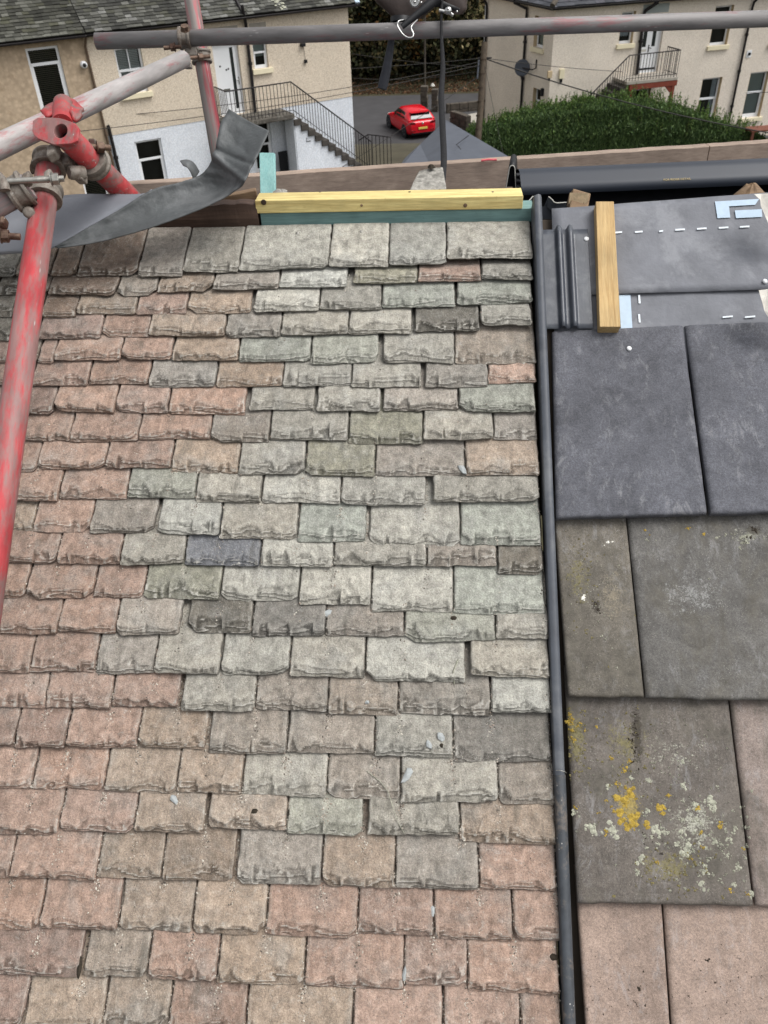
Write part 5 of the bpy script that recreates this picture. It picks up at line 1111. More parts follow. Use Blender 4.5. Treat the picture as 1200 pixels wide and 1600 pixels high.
# ================================================================== small things in the street
mb = MB(); pb = at_z(743, 262, .2); pt = at_d(757, 66, float((pb - CAM) @ MC[:, 2]) * .955); ax = unit(pt - pb); mb.tube([pb - ax * .3, (pb + pt) / 2 + np.array([.03, 0, 0]), pt], [.13, .12, .105], 14); pole = thing('telegraph_pole', pb, 'leaning weathered wooden telegraph pole beside the hedge', 'pole'); part(pole, 'post', mb, M_pole)
mb = MB(); mb.tube([pt - ax * .55 + np.array([-.16, -.06, 0]), pt - ax * 1.15 + np.array([-.17, -.06, 0])], .03, 8); part(pole, 'cable_box', mb, M_felt); mb = MB(); mb.tube([pt - ax * .5 - RU * .2, pt - ax * .5 + RU * .3], .025, 6); part(pole, 'cross_arm', mb, M_blackmetal)
for k in range(7): mb = MB(); c = pb + (pt - pb) * (.2 + .11 * k); mb.lathe(c, ax, [(.124, 0), (.127, .02), (.124, .04)], 14); part(pole, 'band', mb, M_bark)
def wire(p, q, sag, label, rad=.008):
    p, q = V3(p), V3(q); P = [p + (q - p) * f - ZUP * sag * 4 * f * (1 - f) for f in np.linspace(0, 1, 20)]; mb = MB(); mb.tube(P, rad, 5, False); solo('overhead_cable', mb, M_wire, label, 'cable', 'overhead cables between pole and houses')
pa = pt - ax * .5
wire(pa, at_d(1235, 213, 30), .25, 'thick black cable sagging from the pole across the hedge', .022)
q = RW.px(925, 112, .05); wire(pa, RW.P(q[0] + 1.3, q[1] - .1, .05), .05, 'thin cable from the pole to the outside stair of the right house', .010)
q = RW.px(1200, 143, .05); wire(at_d(826, 110, 33), RW.P(q[0], q[1], .2), .3, 'thin cable along the right house towards the far right', .010)
wire(pa, at_z(790, 258, .6), .05, 'stay wire slanting from the pole down into the hedge', .008)
for i, (x, y, dd_, sg, lb) in enumerate([(-60, 96, 28, .4, 'topmost thin cable crossing the two left houses'), (-60, 196, 24, .35, 'cable passing under the tall left window'), (-60, 222, 22, .3, 'lowest long cable crossing the white lower wall'), (550, 84, 33, .06, 'short cable from the pole to the corner of the pebble dashed house'), (552, 122, 32.4, .15, 'sagging cable between pole and gable corner'), (470, 300, 29, .1, 'cable falling from the pole past the outside stair')]):
    wire(pa - ax * .1 * i, at_d(x, y, dd_), sg, lb, .010)
mb = MB(); b = gpix(664, 141); mb.tube([b, b + ZUP * 4.6], .07, 8); solo('street_post', mb, M_gardenstone, 'thin grey green post standing before the wood above the red car', 'post')
# grey outbuilding roof below
sh = thing('shed', at_z(700, 250, .4), 'low outbuilding with smooth grey pitched felt roof behind the scaffold board', 'shed')
A0 = at_d(697, 190, 31.0); E0 = at_d(634, 249, 29.0); K0 = at_d(657, 228, 30.0); E1 = at_d(812, 258, 27.2); E2 = at_d(690, 300, 24.5); L0 = at_d(610, 285, 25.5)
mb = MB(); mb.add([A0, K0, E0, L0, E2, E1], [(0, 1, 2, 3, 4), (0, 4, 5)]); o = part(sh, 'roof', mb, M_felt); x = o.modifiers.new('t', 'SOLIDIFY'); x.thickness = .12; x.offset = 0
mb = MB(); nn_ = [K0, E0, L0, E2, E1, A0]; mb.add([p * [1, 1, 0] + ZUP * (p[2] - .12) for p in nn_] + [p * [1, 1, 0] - ZUP * .5 for p in nn_], [(i, (i + 1) % 6, 6 + (i + 1) % 6, 6 + i) for i in range(6)]); part(sh, 'wall', mb, M_gardenstone)
mb = MB(); mb.tube([at_d(732, 216, 28.8) + ZUP * .09, at_d(713, 231, 27.6) + ZUP * .10, at_d(720, 238, 27.2) + ZUP * .10], .012, 6); part(sh, 'felt_seam', mb, M_black)
# garden walls, path, bins, table
def pxbox(name, p0, p1, hgt, wid, mat, label, cat, group=None):
    a, b = gpix(*p0), gpix(*p1); d_ = unit((b - a) * [1, 1, 0]); nn2 = np.array([-d_[1], d_[0], 0]); z0 = min(a[2], b[2]) - .2; t_ = thing(name, (a + b) / 2, label, cat, group); rr = np.random.default_rng(int(p0[0])); L = np.linalg.norm((b - a)[:2]); rows = max(1, int((hgt + .2) / .28)); hh_ = (hgt + .2) / rows
    for k in range(rows):
        x = -(.3 * (k % 2)); 
        while x < L:
            w_ = .45 + .3 * rr.random(); x0, x1 = max(0, x), min(L, x + w_ - .02); x += w_
            if x1 - x0 < .05: continue
            f = (x0 + x1) / 2 / L; zb = a[2] + (b[2] - a[2]) * f - .2 + hh_ * k; m = MB(); m.box(a * [1, 1, 0] + d_ * (x0 + x1) / 2 + nn2 * (wid / 2 + rr.normal(0, .012)) + ZUP * (zb + hh_ / 2), d_ * (x1 - x0) / 2, nn2 * wid / 2, ZUP * (hh_ / 2 - .008)); part(t_, 'stone', m, mat, .02)
    return t_
pxbox('garden_wall', (699, 178), (760, 172), .55, .3, M_gardenstone, 'dark low stone wall between the road and the right house', 'wall', 'garden walls by the red car')
pxbox('gate_pier', (657, 172), (668, 172), 1.35, .5, M_gardenstone, 'dark stone gate pier just left of the strap, with a white stone cap', 'gate pier', 'stone gate piers beside the car')
pxbox('gate_pier', (674, 176), (684, 176), 1.3, .5, M_gardenstone, 'second dark gate pier beside the strap, behind the red car', 'gate pier', 'stone gate piers beside the car')
pxbox('garden_wall', (703, 196), (728, 205), .8, .35, M_gardenstone, 'mossy stone wall end beside the grey shed roof', 'wall', 'garden walls by the red car')
a = gpix(676, 168); mb = MB(); vs, fs = blob(0, 0, 0, .14, .16, 7, 12, .4); mb.add([a + np.array(p) + ZUP * 1.25 for p in vs], fs); solo('white_stone', mb, M_rim, 'white painted stone set on the gate piers', 'stone')
q = [gpix(*p) for p in ((702, 186), (745, 178), (762, 186), (724, 200))]; mb = MB(); mb.prism([p + ZUP * .02 for p in q], ZUP * .05); solo('path', mb, M_landingpale, kind='structure')
def bin_(px_, py_, body, lid, label):
    b = gpix(px_, py_); t_ = thing('wheelie_bin', b, label, 'wheelie bin'); m = MB(); rows = []
    for zz, s_ in ((0, .22), (.9, .28)): rows.append([b + np.array([sx_ * s_, sy_ * s_ * 1.2, zz]) for sx_, sy_ in ((-1, -1), (1, -1), (1, 1), (-1, 1))])
    m.grid(np.array(rows), False, True); m.add(rows[1], [(0, 1, 2, 3)]); part(t_, 'body', m, body, .03); m = MB(); m.box(b + ZUP * .95, (.31, 0, 0), (0, .38, .05), (0, 0, .04)); part(t_, 'lid', m, lid, .03); m = MB(); m.tube([b + np.array([-.25, .36, .92]), b + np.array([.25, .36, .92])], .025, 8); part(t_, 'handle', m, M_black)
    for sx_ in (-1, 1): m = MB(); m.lathe(b + np.array([sx_ * .2, .30, .10]), (1, 0, 0), [(.1, -.03), (.1, .03)], 14); part(t_, 'wheel', m, M_tyre)
bin_(759, 203, M_brownbin, M_bluebin, 'wheelie bin with blue lid at the corner of the right house'); bin_(768, 207, M_brownbin, M_brownbin, 'red brown wheelie bin standing behind the hedge end')
bt = RW.P(5.2, 0, 2.2); s0_ = at_z(1175, 206, .95); s1_ = at_z(1235, 202, .95); d_ = unit((s1_ - s0_) * [1, 1, 0]); nn2 = np.array([-d_[1], d_[0], 0]); tb = thing('garden_table', s0_, 'reddish brown wooden garden table cut by the right edge, behind the hedge', 'table')
for k in range(4): m = MB(); m.box((s0_ + s1_) / 2 + nn2 * (.10 + .17 * k), d_ * np.linalg.norm(s1_ - s0_) / 2, nn2 * .078, ZUP * .03); part(tb, 'plank', m, M_brick, .006)
for f, g_ in ((.06, .08), (.94, .08), (.06, .6), (.94, .6)): c = s0_ + (s1_ - s0_) * f + nn2 * g_; m = MB(); m.beam(c - ZUP * 1.1, c - ZUP * .035, .09, .09, (0, 1, 0)); part(tb, 'leg', m, M_brick)

# ================================================================== the red car
cb = gpix(661, 217.5); hd = math.radians(112); cf = np.array([math.cos(hd), math.sin(hd), 0]); cl_ = np.array([-cf[1], cf[0], 0])
slope = (gz(cb[0] + cf[0] * 2, cb[1] + cf[1] * 2) - gz(cb[0], cb[1])) / 2; cf = unit(cf + ZUP * slope); cu = np.cross(cf, cl_)
car = thing('parked_car', cb, 'red hatchback car parked on the road seen from behind', 'car')
CS = .97
def cP(x, y, z): return cb + (cf * x + cl_ * y + cu * z) * CS      # x forward from the rear bumper
ST = [0, .04, .15, .45, .85, 1.3, 2.0, 2.7, 3.2, 3.7, 4.05, 4.22, 4.28]
hwid = np.interp(ST, [0, .1, .6, 1.2, 2.5, 3.4, 4.0, 4.28], [.70, .84, .92, .92, .91, .90, .82, .60]); bot = np.interp(ST, [0, .2, .6, 3.6, 4.28], [.34, .22, .18, .18, .30]); belt = np.interp(ST, [0, .04, .15, .6, 1.5, 2.7, 3.2, 3.9, 4.28], [.72, .92, 1.0, 1.02, .98, .94, .90, .80, .60])
rows = []
for x, w_, b_, t_ in zip(ST, hwid, bot, belt):
    row = []
    for (yy, zz) in [(0, b_), (.80, b_), (.96, b_ + .08), (1.0, b_ + .28), (1.0, b_ + (t_ - b_) * .62), (.965, t_ - .06), (.90, t_), (0, t_ + .015)]: row.append((yy * w_, zz))
    full = [cP(x, -y_, z_) for y_, z_ in row] + [cP(x, y_, z_) for y_, z_ in row[::-1]][1:-1]; rows.append(full)
mb = MB(); mb.grid(np.array(rows), True, True); mb.add(rows[0], [tuple(range(len(rows[0])))]); mb.add(rows[-1], [tuple(range(len(rows[-1])))[::-1]]); body = part(car, 'body', mb, M_carred); m_ = body.modifiers.new('s', 'SUBSURF'); m_.levels = 1; m_.render_levels = 1
RS = [.22, .40, .62, .80, 1.2, 1.7, 2.1, 2.5, 2.95]; rz = np.interp(RS, [.22, .45, .62, .8, 1.2, 1.7, 2.1, 2.95], [1.02, 1.22, 1.36, 1.42, 1.475, 1.48, 1.44, .96]); rw = np.interp(RS, [.22, .62, 1.2, 2.1, 2.95], [.78, .62, .60, .60, .76]); rb = np.interp(RS, [0, .6, 1.5, 2.95], [1.0, 1.0, .96, .92])
rows = []
for x, z_, w_, b_ in zip(RS, rz, rw, rb):
    wb_ = float(np.interp(x, [0, .6, 2.5, 3], [.80, .86, .85, .80])); pr_ = [(wb_, b_ - .02), (wb_ * .97, b_ + (z_ - b_) * .4), (w_ * 1.06, b_ + (z_ - b_) * .85), (w_ * .9, z_), (0, z_ + .02)]; rows.append([cP(x, -y_, q_) for y_, q_ in pr_] + [cP(x, y_, q_) for y_, q_ in pr_[::-1]][1:])
mb = MB(); mb.grid(np.array(rows), True); mb.add(rows[0], [tuple(range(len(rows[0])))]); mb.add(rows[-1], [tuple(range(len(rows[-1])))[::-1]]); part(car, 'cabin', mb, M_carred)
def cpanel(name, pts, mat, par=car, push=.012):
    P = [cP(*p) for p in pts]; nn3 = unit(np.cross(P[1] - P[0], P[2] - P[0])); ctr = cP(1.5, 0, .9); nn3 = nn3 if nn3 @ (np.mean(P, 0) - ctr) > 0 else -nn3; m = MB(); m.prism([p + nn3 * push * .2 for p in P], nn3 * push); return part(par, name, m, mat, .004)
cpanel('rear_window', [(.24, -.66, 1.045), (.24, .66, 1.045), (.53, .56, 1.325), (.53, -.56, 1.325)], M_carglass, push=.035)
m = MB(); m.box(cP(.50, 0, 1.375), cf * .16, cl_ * .58, cu * .02); part(car, 'spoiler', m, M_carred, .015)
for s_ in (-1, 1):
    cpanel('side_window', [(.75, s_ * .835, 1.05), (1.35, s_ * .835, 1.02), (1.40, s_ * .70, 1.36), (.95, s_ * .70, 1.33)], M_carglass, push=.03); cpanel('side_window', [(1.42, s_ * .845, 1.02), (2.65, s_ * .83, .98), (2.05, s_ * .70, 1.37), (1.46, s_ * .70, 1.37)], M_carglass, push=.03)
    cpanel('tail_lamp', [(.055, s_ * .42, .80), (.055, s_ * .78, .83), (.10, s_ * .80, .95), (.06, s_ * .50, .93)], M_taillamp, push=.03); cpanel('reflector', [(-.0, s_ * .45, .47), (.0, s_ * .68, .48), (.01, s_ * .68, .51), (.0, s_ * .45, .50)], M_taillamp, push=.03)
    m = MB(); m.box(cP(2.45, s_ * .98, 1.02), cf * .07, cl_ * .09, cu * .06); part(car, 'wing_mirror', m, M_carred, .02)
    cpanel('headlight', [(4.1, s_ * .5, .62), (3.9, s_ * .80, .66), (3.85, s_ * .78, .76), (4.05, s_ * .5, .72)], M_rim, push=.02)
    for x in (.78, 3.42):
        c = cP(x, s_ * .80, .33); w_ = MB(); w_.lathe(c, cl_ * s_, [(.0, -.09), (.30, -.09), (.325, -.05), (.33, .06), (.31, .10), (.235, .115), (.22, .10)], 28); wo_ = part(car, 'wheel', w_, M_tyre)
        w_ = MB(); w_.lathe(c, cl_ * s_, [(.225, .095), (.215, .075), (.07, .06), (.05, .085), (0, .09)], 28); ro_ = part(wo_, 'rim', w_, M_black); w_ = MB()
        for k in range(5):
            a = k * 2 * math.pi / 5; d_ = cf * math.cos(a) + cu * math.sin(a); w_.beam(c + cl_ * s_ * .10 + d_ * .04, c + cl_ * s_ * .11 + d_ * .22, .045, .02, cl_)
        part(wo_, 'spokes', w_, M_rim_alloy)
        w_ = MB(); w_.lathe(cP(x, s_ * .865, .34), cl_ * s_, [(.385, 0), (.40, .012), (.40, .045), (.365, .05)], 28); part(car, 'wheel_arch', w_, M_black)
cpanel('number_plate', [(-.01, -.27, .56), (-.01, .27, .56), (0.0, .27, .67), (0.0, -.27, .67)], M_plate, push=.03)
cpanel('bumper_trim', [(.02, -.72, .28), (.02, .72, .28), (.0, .72, .38), (.0, -.72, .38)], M_black, push=.02)
m = MB(); m.lathe(cP(.025, 0, .86), -cf, [(.0, .03), (.055, .03), (.06, .0)], 20); part(car, 'badge', m, M_steel); m = MB(); m.beam(cP(.26, -.35, 1.09), cP(.27, .05, 1.10), .02, .02); part(car, 'rear_wiper', m, M_black)
m = MB(); m.tube([cP(.62, 0, 1.42), cP(.52, 0, 1.52)], .012, 6); part(car, 'aerial', m, M_black)
# ================================================================== the ridge
def hdir(deg): return np.array([math.cos(math.radians(deg)), math.sin(math.radians(deg)), 0.0])
ZUP = np.array([0, 0, 1.0])
YR = 1.862                                               # the ridge line runs here (y), about 0.59 m below the camera
def py(px, p_y, Y): return at_y(px, p_y, Y)
# yellow ridge batten over the teal one
a = py(400, 330, YR); b = py(816, 330, YR)
z0 = (a[2] + b[2]) / 2
def plank(x0, x1, y0, y1, z0, z1): m = MB(); m.abox(x0, x1, y0, y1, z0, z1); return m
o = solo('ridge_batten', plank(a[0], b[0], YR, YR + .058, z0, z0 + .028), M_yellow, 'long pale yellow treated timber batten lying along the ridge', 'timber batten', bev=.0015)
mb = MB(); c = py(412, 316, YR - .0008)                  # a knot near its left end
mb.lathe(c, (0, -1, 0), [(.0062, 0), (.006, .0006), (.0035, .0008), (0, .0004)], 16); part(o, 'knot', mb, M_oldwood)
for x_, r_ in ((565, .003), (727, .0045)):
    mb = MB(); c = py(x_, 321, YR - .0006); mb.lathe(c, (0, -1, 0), [(r_, 0), (r_ * .8, .0005), (0, .0006)], 12); part(o, 'knot', mb, M_oldbeige)
for x_ in (500, 640, 770):
    mb = MB(); c = at_z(x_, 300, z0 + .0281 + 0); mb.lathe(c, (0, 0, 1), [(.0028, -.001), (.0028, .0008), (0, .001)], 10); part(o, 'nail', mb, M_bolt)
a2 = py(408, 346, YR + .004); b2 = py(833, 345, YR + .004)
solo('teal_batten', plank(a2[0], b2[0], YR + .004, YR + .062, z0 - .030, z0 - .001), M_teal, 'blue green treated batten directly under the yellow one', 'timber batten', bev=.001)
# pale teal post standing behind
q0 = at_d(416, 296, 2.02); q1 = at_d(418, 240, 2.02)
mb = MB(); mb.beam(q0 - ZUP * .05, q1, .036, .022, (0, -1, 0)); solo('timber_offcut', mb, M_tealpost, 'short pale turquoise timber post standing behind the left end of the yellow batten', 'timber post', bev=.001)
# old ridge board on the left
a3 = py(190, 352, YR + .02); b3 = py(407, 348, YR + .02)
mb = MB(); n = 40; P = []
for j in range(n):
    f = j / (n - 1); x = a3[0] + (b3[0] - a3[0]) * f; r = (fnoise(np.array([x * 30]), np.array([.5]), 5, 3)[0] - .5) * .008
    P.append([(x, YR - .002, z0 - .034), (x, YR - .004 + r * .4, z0 - .010), (x, YR + .002, z0 + .020 + r), (x, YR + .03, z0 + .022 + r), (x, YR + .04, z0 - .034)])
mb.grid(np.array(P).transpose(1, 0, 2)[::-1], False); mb.add(P[-1], [(0, 1, 2, 3, 4)]); mb.add(P[0], [(4, 3, 2, 1, 0)])
for f in mb.f: pass
ob = solo('old_ridge_board', mb, M_oldwood, 'dark rotten ridge board under the grey lead strip, left of the yellow batten', 'old timber', smooth=False)
a4 = at_d(318, 321, 1.895); b4 = at_d(402, 304, 1.90)
mb = MB(); mb.beam(a4, b4, .022, .026); mb2 = mb
solo('timber_offcut', mb, M_oldbeige, 'split brown timber end butting against the left end of the yellow batten', 'timber offcut', bev=.002)

# the far slope and the open loft under the ridge
YB = YR + .14
mb = MB()
zr = z0 - .03
P0 = [(-1.7, YB + .0, zr - .01), (1.9, YB + .0, zr - .01), (1.9, YB + 3.2, zr - .01 - 3.2 * math.tan(PITCH)), (-1.7, YB + 3.2, zr - .01 - 3.2 * math.tan(PITCH))]
mb.prism([V3(p) for p in P0], (0, 0, -.03)); solo('far_roof_slope', mb, M_felt, 'hidden far roof slope falling away behind the ridge', 'roof slope')
mb = MB(); x0, x1, ya, yb_, zl = -1.5, 1.7, YR - .10, YB + .04, zr - .75
mb.add([(x0, ya, zl), (x1, ya, zl), (x1, yb_, zl), (x0, yb_, zl)], [(0, 1, 2, 3)])
mb.add([(x0, ya, zl), (x1, ya, zl), (x1, ya, zr - .16), (x0, ya, zr - .16)], [(0, 1, 2, 3)])
mb.add([(x0, yb_, zl), (x1, yb_, zl), (x1, yb_, zr - .05), (x0, yb_, zr - .05)], [(0, 1, 2, 3)])
for x in (x0, x1): mb.add([(x, ya, zl), (x, yb_, zl), (x, yb_, zr - .06), (x, ya, zr - .06)], [(0, 1, 2, 3)])
lf = solo('loft_space', mb, M_void, 'dark open loft showing through the gap along the ridge', 'loft')
mb = MB()
for x in np.arange(-1.3, 1.7, .4): mb.abox(x, x + .045, YR + .075, YB + .03, zr - .6, zr - .06)
part(lf, 'rafter', mb, M_void)

# black ridge cap, an upside-down channel lying beyond the ridge
dr = hdir(4.2)
ze = at_d(798, 296, 2.16); zt = at_d(812, 268, 2.16)
mb = MB(); n = 26; hw, hh = .0135, .062; base = at_d(798, 297, 2.16); Lr = 1.3
def capprof(o, th=0):
    pts = []
    for k in range(n):
        f = k / (n - 1)
        if f < .35: x = -hw + (hw - hw * .55) * (f / .35); z = (hh - .010) * (f / .35)
        elif f > .65: x = hw - (hw - hw * .55) * ((1 - f) / .35); z = (hh - .010) * ((1 - f) / .35)
        else:
            a_ = math.pi * (1 - (f - .35) / .30); x = hw * .55 * math.cos(a_); z = hh - .010 + .010 * math.sin(a_)
        sc = 1 - th
        pts.append(o + hdir(0) * x * sc + ZUP * (z - th * .003))
    return pts
cap = thing('dry_ridge_channel', base, 'long black plastic channel with white cut edge along the tiled roof ridge', 'ridge channel')
# end profile seen as a thin arch
A_ = capprof(base); B_ = capprof(base + np.array([.012, .10, 0])); mb = MB(); mb.grid(np.array([A_, B_])[::-1]); o = part(cap, 'arched_end', mb, M_black); m = o.modifiers.new('t', 'SOLIDIFY'); m.thickness = .0016
mb = MB(); C_ = capprof(base - np.array([0, .0015, 0])); mb.tube(C_, .0013, 6); part(cap, 'cut_edge', mb, M_rim)
mb = MB(); mb.add([p + np.array([.004, .03, 0]) for p in capprof(base, .1)], [tuple(range(n))]); part(cap, 'dark_inside', mb, M_black)
f0 = at_d(812, 270, 2.12); f1 = at_d(1420, 240, 2.12); dv = unit(np.array([f1[0] - f0[0], f1[1] - f0[1], 0])); f1 = f0 + dv * 1.25
g0 = at_d(819, 305, 2.10); g0 = np.array([f0[0] + .004, g0[1], g0[2]]); dn = g0 - f0
mb = MB(); th = np.array([-dv[1], dv[0], 0]) * .05
rows = []
for p in (f0, f0 + dv * .4, f0 + dv * .8, f1):
    rows.append([p + dn + np.array([0, .012, .002]), p + dn, p + dn * .5 - np.array([0, .001, 0]), p + dn * .1, p + ZUP * .002 + th * .08, p + th * .5 + ZUP * .003, p + th * 1.6 + dn * .25])
mb.grid(np.array(rows)); part(cap, 'side', mb, M_ridge)
mb = MB(); rows = []
for p in (f0 - dv * .012, f0 + dv * .6, f1): rows.append([p + th * 1.6 + dn * 3.2, p + th * 1.6 + dn * .25])
mb.grid(np.array(rows)); part(cap, 'gap_blackout', mb, M_black)  # added black sheet, drawn down long so the gap below looks black
mb = MB()
for k in range(3):
    c = at_d(809.5, 273 + 9 * k, 2.115); mb.box(c, (.0045, 0, 0), (0, .01, 0), (0, 0, .0014))
part(cap, 'locking_tab', mb, M_black)
# the small gold line of print on it
def text_obj(par, name, body, size, loc, xdir, zdir, mat, depth=.0003):
    cu = bpy.data.curves.new(name, 'FONT'); cu.body = body; cu.size = size; cu.extrude = depth; cu.align_x = 'CENTER'; cu.align_y = 'CENTER'
    tmp = bpy.data.objects.new('t', cu); dg = bpy.context.evaluated_depsgraph_get(); COL.objects.link(tmp); dg.update()
    me = bpy.data.meshes.new_from_object(tmp.evaluated_get(dg)); bpy.data.objects.remove(tmp)
    me.materials.clear(); me.materials.append(mat); x = unit(xdir); z = unit(zdir - x * np.dot(zdir, x)); y = np.cross(z, x)
    me.transform(Matrix(((x[0], z[0], -y[0], loc[0] - ROOT[par.name][0]), (x[1], z[1], -y[1], loc[1] - ROOT[par.name][1]), (x[2], z[2], -y[2], loc[2] - ROOT[par.name][2]), (0, 0, 0, 1))))
    o = bpy.data.objects.new(name, me); COL.objects.link(o); o.parent = par; ROOT[o.name] = ROOT[par.name]; return o
tl = f0 + dv * (at_d(1055, 282, 2.12)[0] - f0[0]) + dn * .62
nf = unit(np.cross(dv, -dn)); nf = nf if nf[1] < 0 else -nf
text_obj(cap, 'printed_line', 'FOR RIDGE DETAIL', .0082, tl + nf * .0022, dv, -dn, M_gold)

# cut ends of plastic gutter and a block of timber at the ridge
def wavy(name, pix, d, mat, label, deep, low):
    top = np.array([at_d(x, y, d) for x, y in pix]); N_ = len(top); t2 = np.concatenate([[top[0] + (top[i + 1] - top[i]) * f + (top[i] - top[0]) for f in (0, .33, .67)] for i in range(N_ - 1)] + [[top[-1]]])
    back = t2 + np.array([0, deep, -deep * math.tan(PITCH)]); mb = MB(); mb.grid(np.array([t2, back])); o = solo(name, mb, mat, label, 'gutter'); m = o.modifiers.new('t', 'SOLIDIFY'); m.thickness = .002
    mb = MB(); mb.tube(t2 - np.array([0, .0012, 0]), .0012, 6); part(o, 'cut_edge', mb, M_rim)
    mb = MB(); lo_ = t2 - ZUP * low + np.array([0, .004, 0]); mb.grid(np.array([lo_, t2 + np.array([0, .004, 0])])); part(o, 'face', mb, M_upvc_dark); return o
wavy('gutter_offcut', [(814, 317), (822, 317), (828, 312), (832, 307), (836, 306.5), (840, 309), (845, 314)], 1.93, M_upvc, 'wavy cut end of grey gutter between yellow batten and upright trim', .25, .02)
wavy('gutter_offcut', [(857, 307), (862, 311), (866, 316), (871, 317), (878, 316.5), (885, 316)], 1.93, M_upvc, 'cut end of dark grey gutter just right of the upright trim', .25, .026)
q0 = at_d(900, 327, 1.93); q1 = at_d(906, 303, 1.95)
mb = MB(); mb.beam(q0 - ZUP * .02, q1, .044, .03, (0, -1, 0)); tb = solo('timber_block', mb, M_oldbeige, 'short dark timber block with rough pale sawn end behind the membrane edge', 'timber block', bev=.002)
mb = MB(); c = at_d(904.5, 309, 1.925); n = 14; top = [(c + np.array([(i / (n - 1) - .5) * .044, 0, .012 - .002 * (i / n)])) for i in range(n)]; bot = [p - ZUP * (.020 + .008 * RNG.random()) for p in top]
mb.grid(np.array([bot, top])); part(tb, 'sawn_end', mb, M_endgrain)
# torn felt at the right edge of the frame
def torn(pix, d, label):
    mb = MB(); n = len(pix); pts = [at_d(x + RNG.normal(0, 1), y + RNG.normal(0, 1), d - (.01 if i % 3 == 0 else 0)) for i, (x, y) in enumerate(pix)]
    mb.prism(pts, unit(ray(1190, 330)) * .003); solo('torn_felt', mb, M_paper, label, 'roofing felt', 'torn felt along the stripped roof')
torn([(1180, 303), (1189, 304), (1200, 301), (1240, 300), (1250, 365), (1215, 362), (1200, 350), (1194, 336), (1190, 322), (1186, 311)], 1.72, 'torn scrap of pale grey felt at the ridge on the right edge')
torn([(1186, 453), (1200, 452), (1240, 450), (1240, 510), (1204, 502), (1196, 487), (1190, 470)], 1.66, 'torn strip of pale felt just above the first dark tile on the right edge')
mb = MB(); c = at_d(1172, 303, 1.90); vs, fs = blob(0, 0, 0, .034, .022, 77, 16, .5); mb.add([c + np.array(p) for p in vs], fs); solo('mortar_lump', mb, M_oldbeige, 'brown lump of mortar beside the torn felt at the ridge', 'mortar')

# ================================================================== lead flashing
def lerp_poly(pts, m):
    P = np.array(pts, float); n = len(P); t = np.linspace(0, n - 1, m); out = []
    for s in t:                                          # Catmull-Rom
        i = min(int(s), n - 2); f = s - i; p0, p1, p2, p3 = P[max(i - 1, 0)], P[i], P[i + 1], P[min(i + 2, n - 1)]
        out.append(.5 * (2 * p1 + (p2 - p0) * f + (2 * p0 - 5 * p1 + 4 * p2 - p3) * f * f + (3 * p1 - p0 - 3 * p2 + p3) * f ** 3))
    return np.array(out)
def D3(l): return [at_d(*p) for p in l]
lead = thing('lead_flashing', at_d(250, 330, 1.8), 'long grey lead flashing strip, twisted over and standing up at its right end', 'lead flashing')
m = 60
top = lerp_poly(D3([(-60, 345, 1.72), (0, 332, 1.74), (60, 314, 1.77), (110, 304, 1.79), (170, 303, 1.79), (215, 303, 1.79), (236, 299, 1.79)]), m)
fold = lerp_poly(D3([(-60, 404, 1.73), (0, 398, 1.74), (45, 394, 1.745), (86, 386, 1.75), (135, 358, 1.765), (185, 330, 1.78), (238, 297, 1.79)]), m)
k = 12; G = np.array([fold * (1 - j / (k - 1)) + top * (j / (k - 1)) for j in range(k)])
G += np.array([0, -.55, .83]) * (np.sin(np.linspace(0, math.pi, k))[:, None, None] * .010 * np.linspace(1, .2, m)[None, :, None])
mb = MB(); mb.grid(G); o = part(lead, 'lower_sheet', mb, M_leadpale); x = o.modifiers.new('t', 'SOLIDIFY'); x.thickness = .002; x.offset = -1
up = lerp_poly(D3([(86, 386, 1.748), (135, 357, 1.757), (185, 329, 1.762), (238, 296, 1.77), (285, 284, 1.78), (315, 272, 1.78), (330, 252, 1.77), (338, 225, 1.76), (345, 193, 1.77), (358, 171, 1.78)]), 90)
lo = lerp_poly(D3([(92, 388, 1.745), (150, 379, 1.745), (215, 362, 1.745), (275, 342, 1.745), (325, 322, 1.74), (362, 302, 1.73), (382, 286, 1.71), (392, 262, 1.71), (405, 238, 1.72), (421, 205, 1.74)]), 90)
k = 16; G = np.array([lo * (1 - j / (k - 1)) + up * (j / (k - 1)) for j in range(k)])
prof = np.sin(np.linspace(0, math.pi, k)) ; along = np.interp(np.linspace(0, 1, 90), [0, .3, .55, .7, .85, 1], [.0, .018, .03, .012, .02, .012])
back = MC @ np.array([0, -.2, 1.0])
G += back[None, None] * (prof[:, None, None] * along[None, :, None])
xx, yy = np.meshgrid(np.linspace(0, 1, 90), np.linspace(0, 1, k)); cre = (fnoise(xx * 14, yy * 4, 3, 3) - .5) * .005 + np.exp(-((xx - .80 + .05 * yy) / .015) ** 2) * .006 - np.exp(-((xx - .68 - .03 * yy) / .02) ** 2) * .006
cre = cre - np.abs(2 * vnoise(xx * 17 + yy * 2, yy * 3 + xx * 3, 9) - 1) * .0035 + np.abs(2 * vnoise(xx * 33, yy * 7, 19) - 1) * .0016
G += back[None, None] * cre[..., None]
mb = MB(); mb.grid(G); o = part(lead, 'twisted_sheet', mb, M_lead); x = o.modifiers.new('t', 'SOLIDIFY'); x.thickness = .0022; x.offset = 0
c0 = lerp_poly(D3([(281, 251, 1.84), (292, 249, 1.84), (303, 254, 1.85), (312, 268, 1.86)]), 14); c1 = lerp_poly(D3([(286, 258, 1.83), (294, 262, 1.83), (300, 272, 1.84), (303, 282, 1.85)]), 14)
mb = MB(); mb.grid(np.array([c1, (c0 + c1) / 2, c0])); o = solo('lead_scrap', mb, M_lead, 'small curled scrap of lead rising behind the flashing strip', 'lead scrap'); x = o.modifiers.new('t', 'SOLIDIFY'); x.thickness = .002

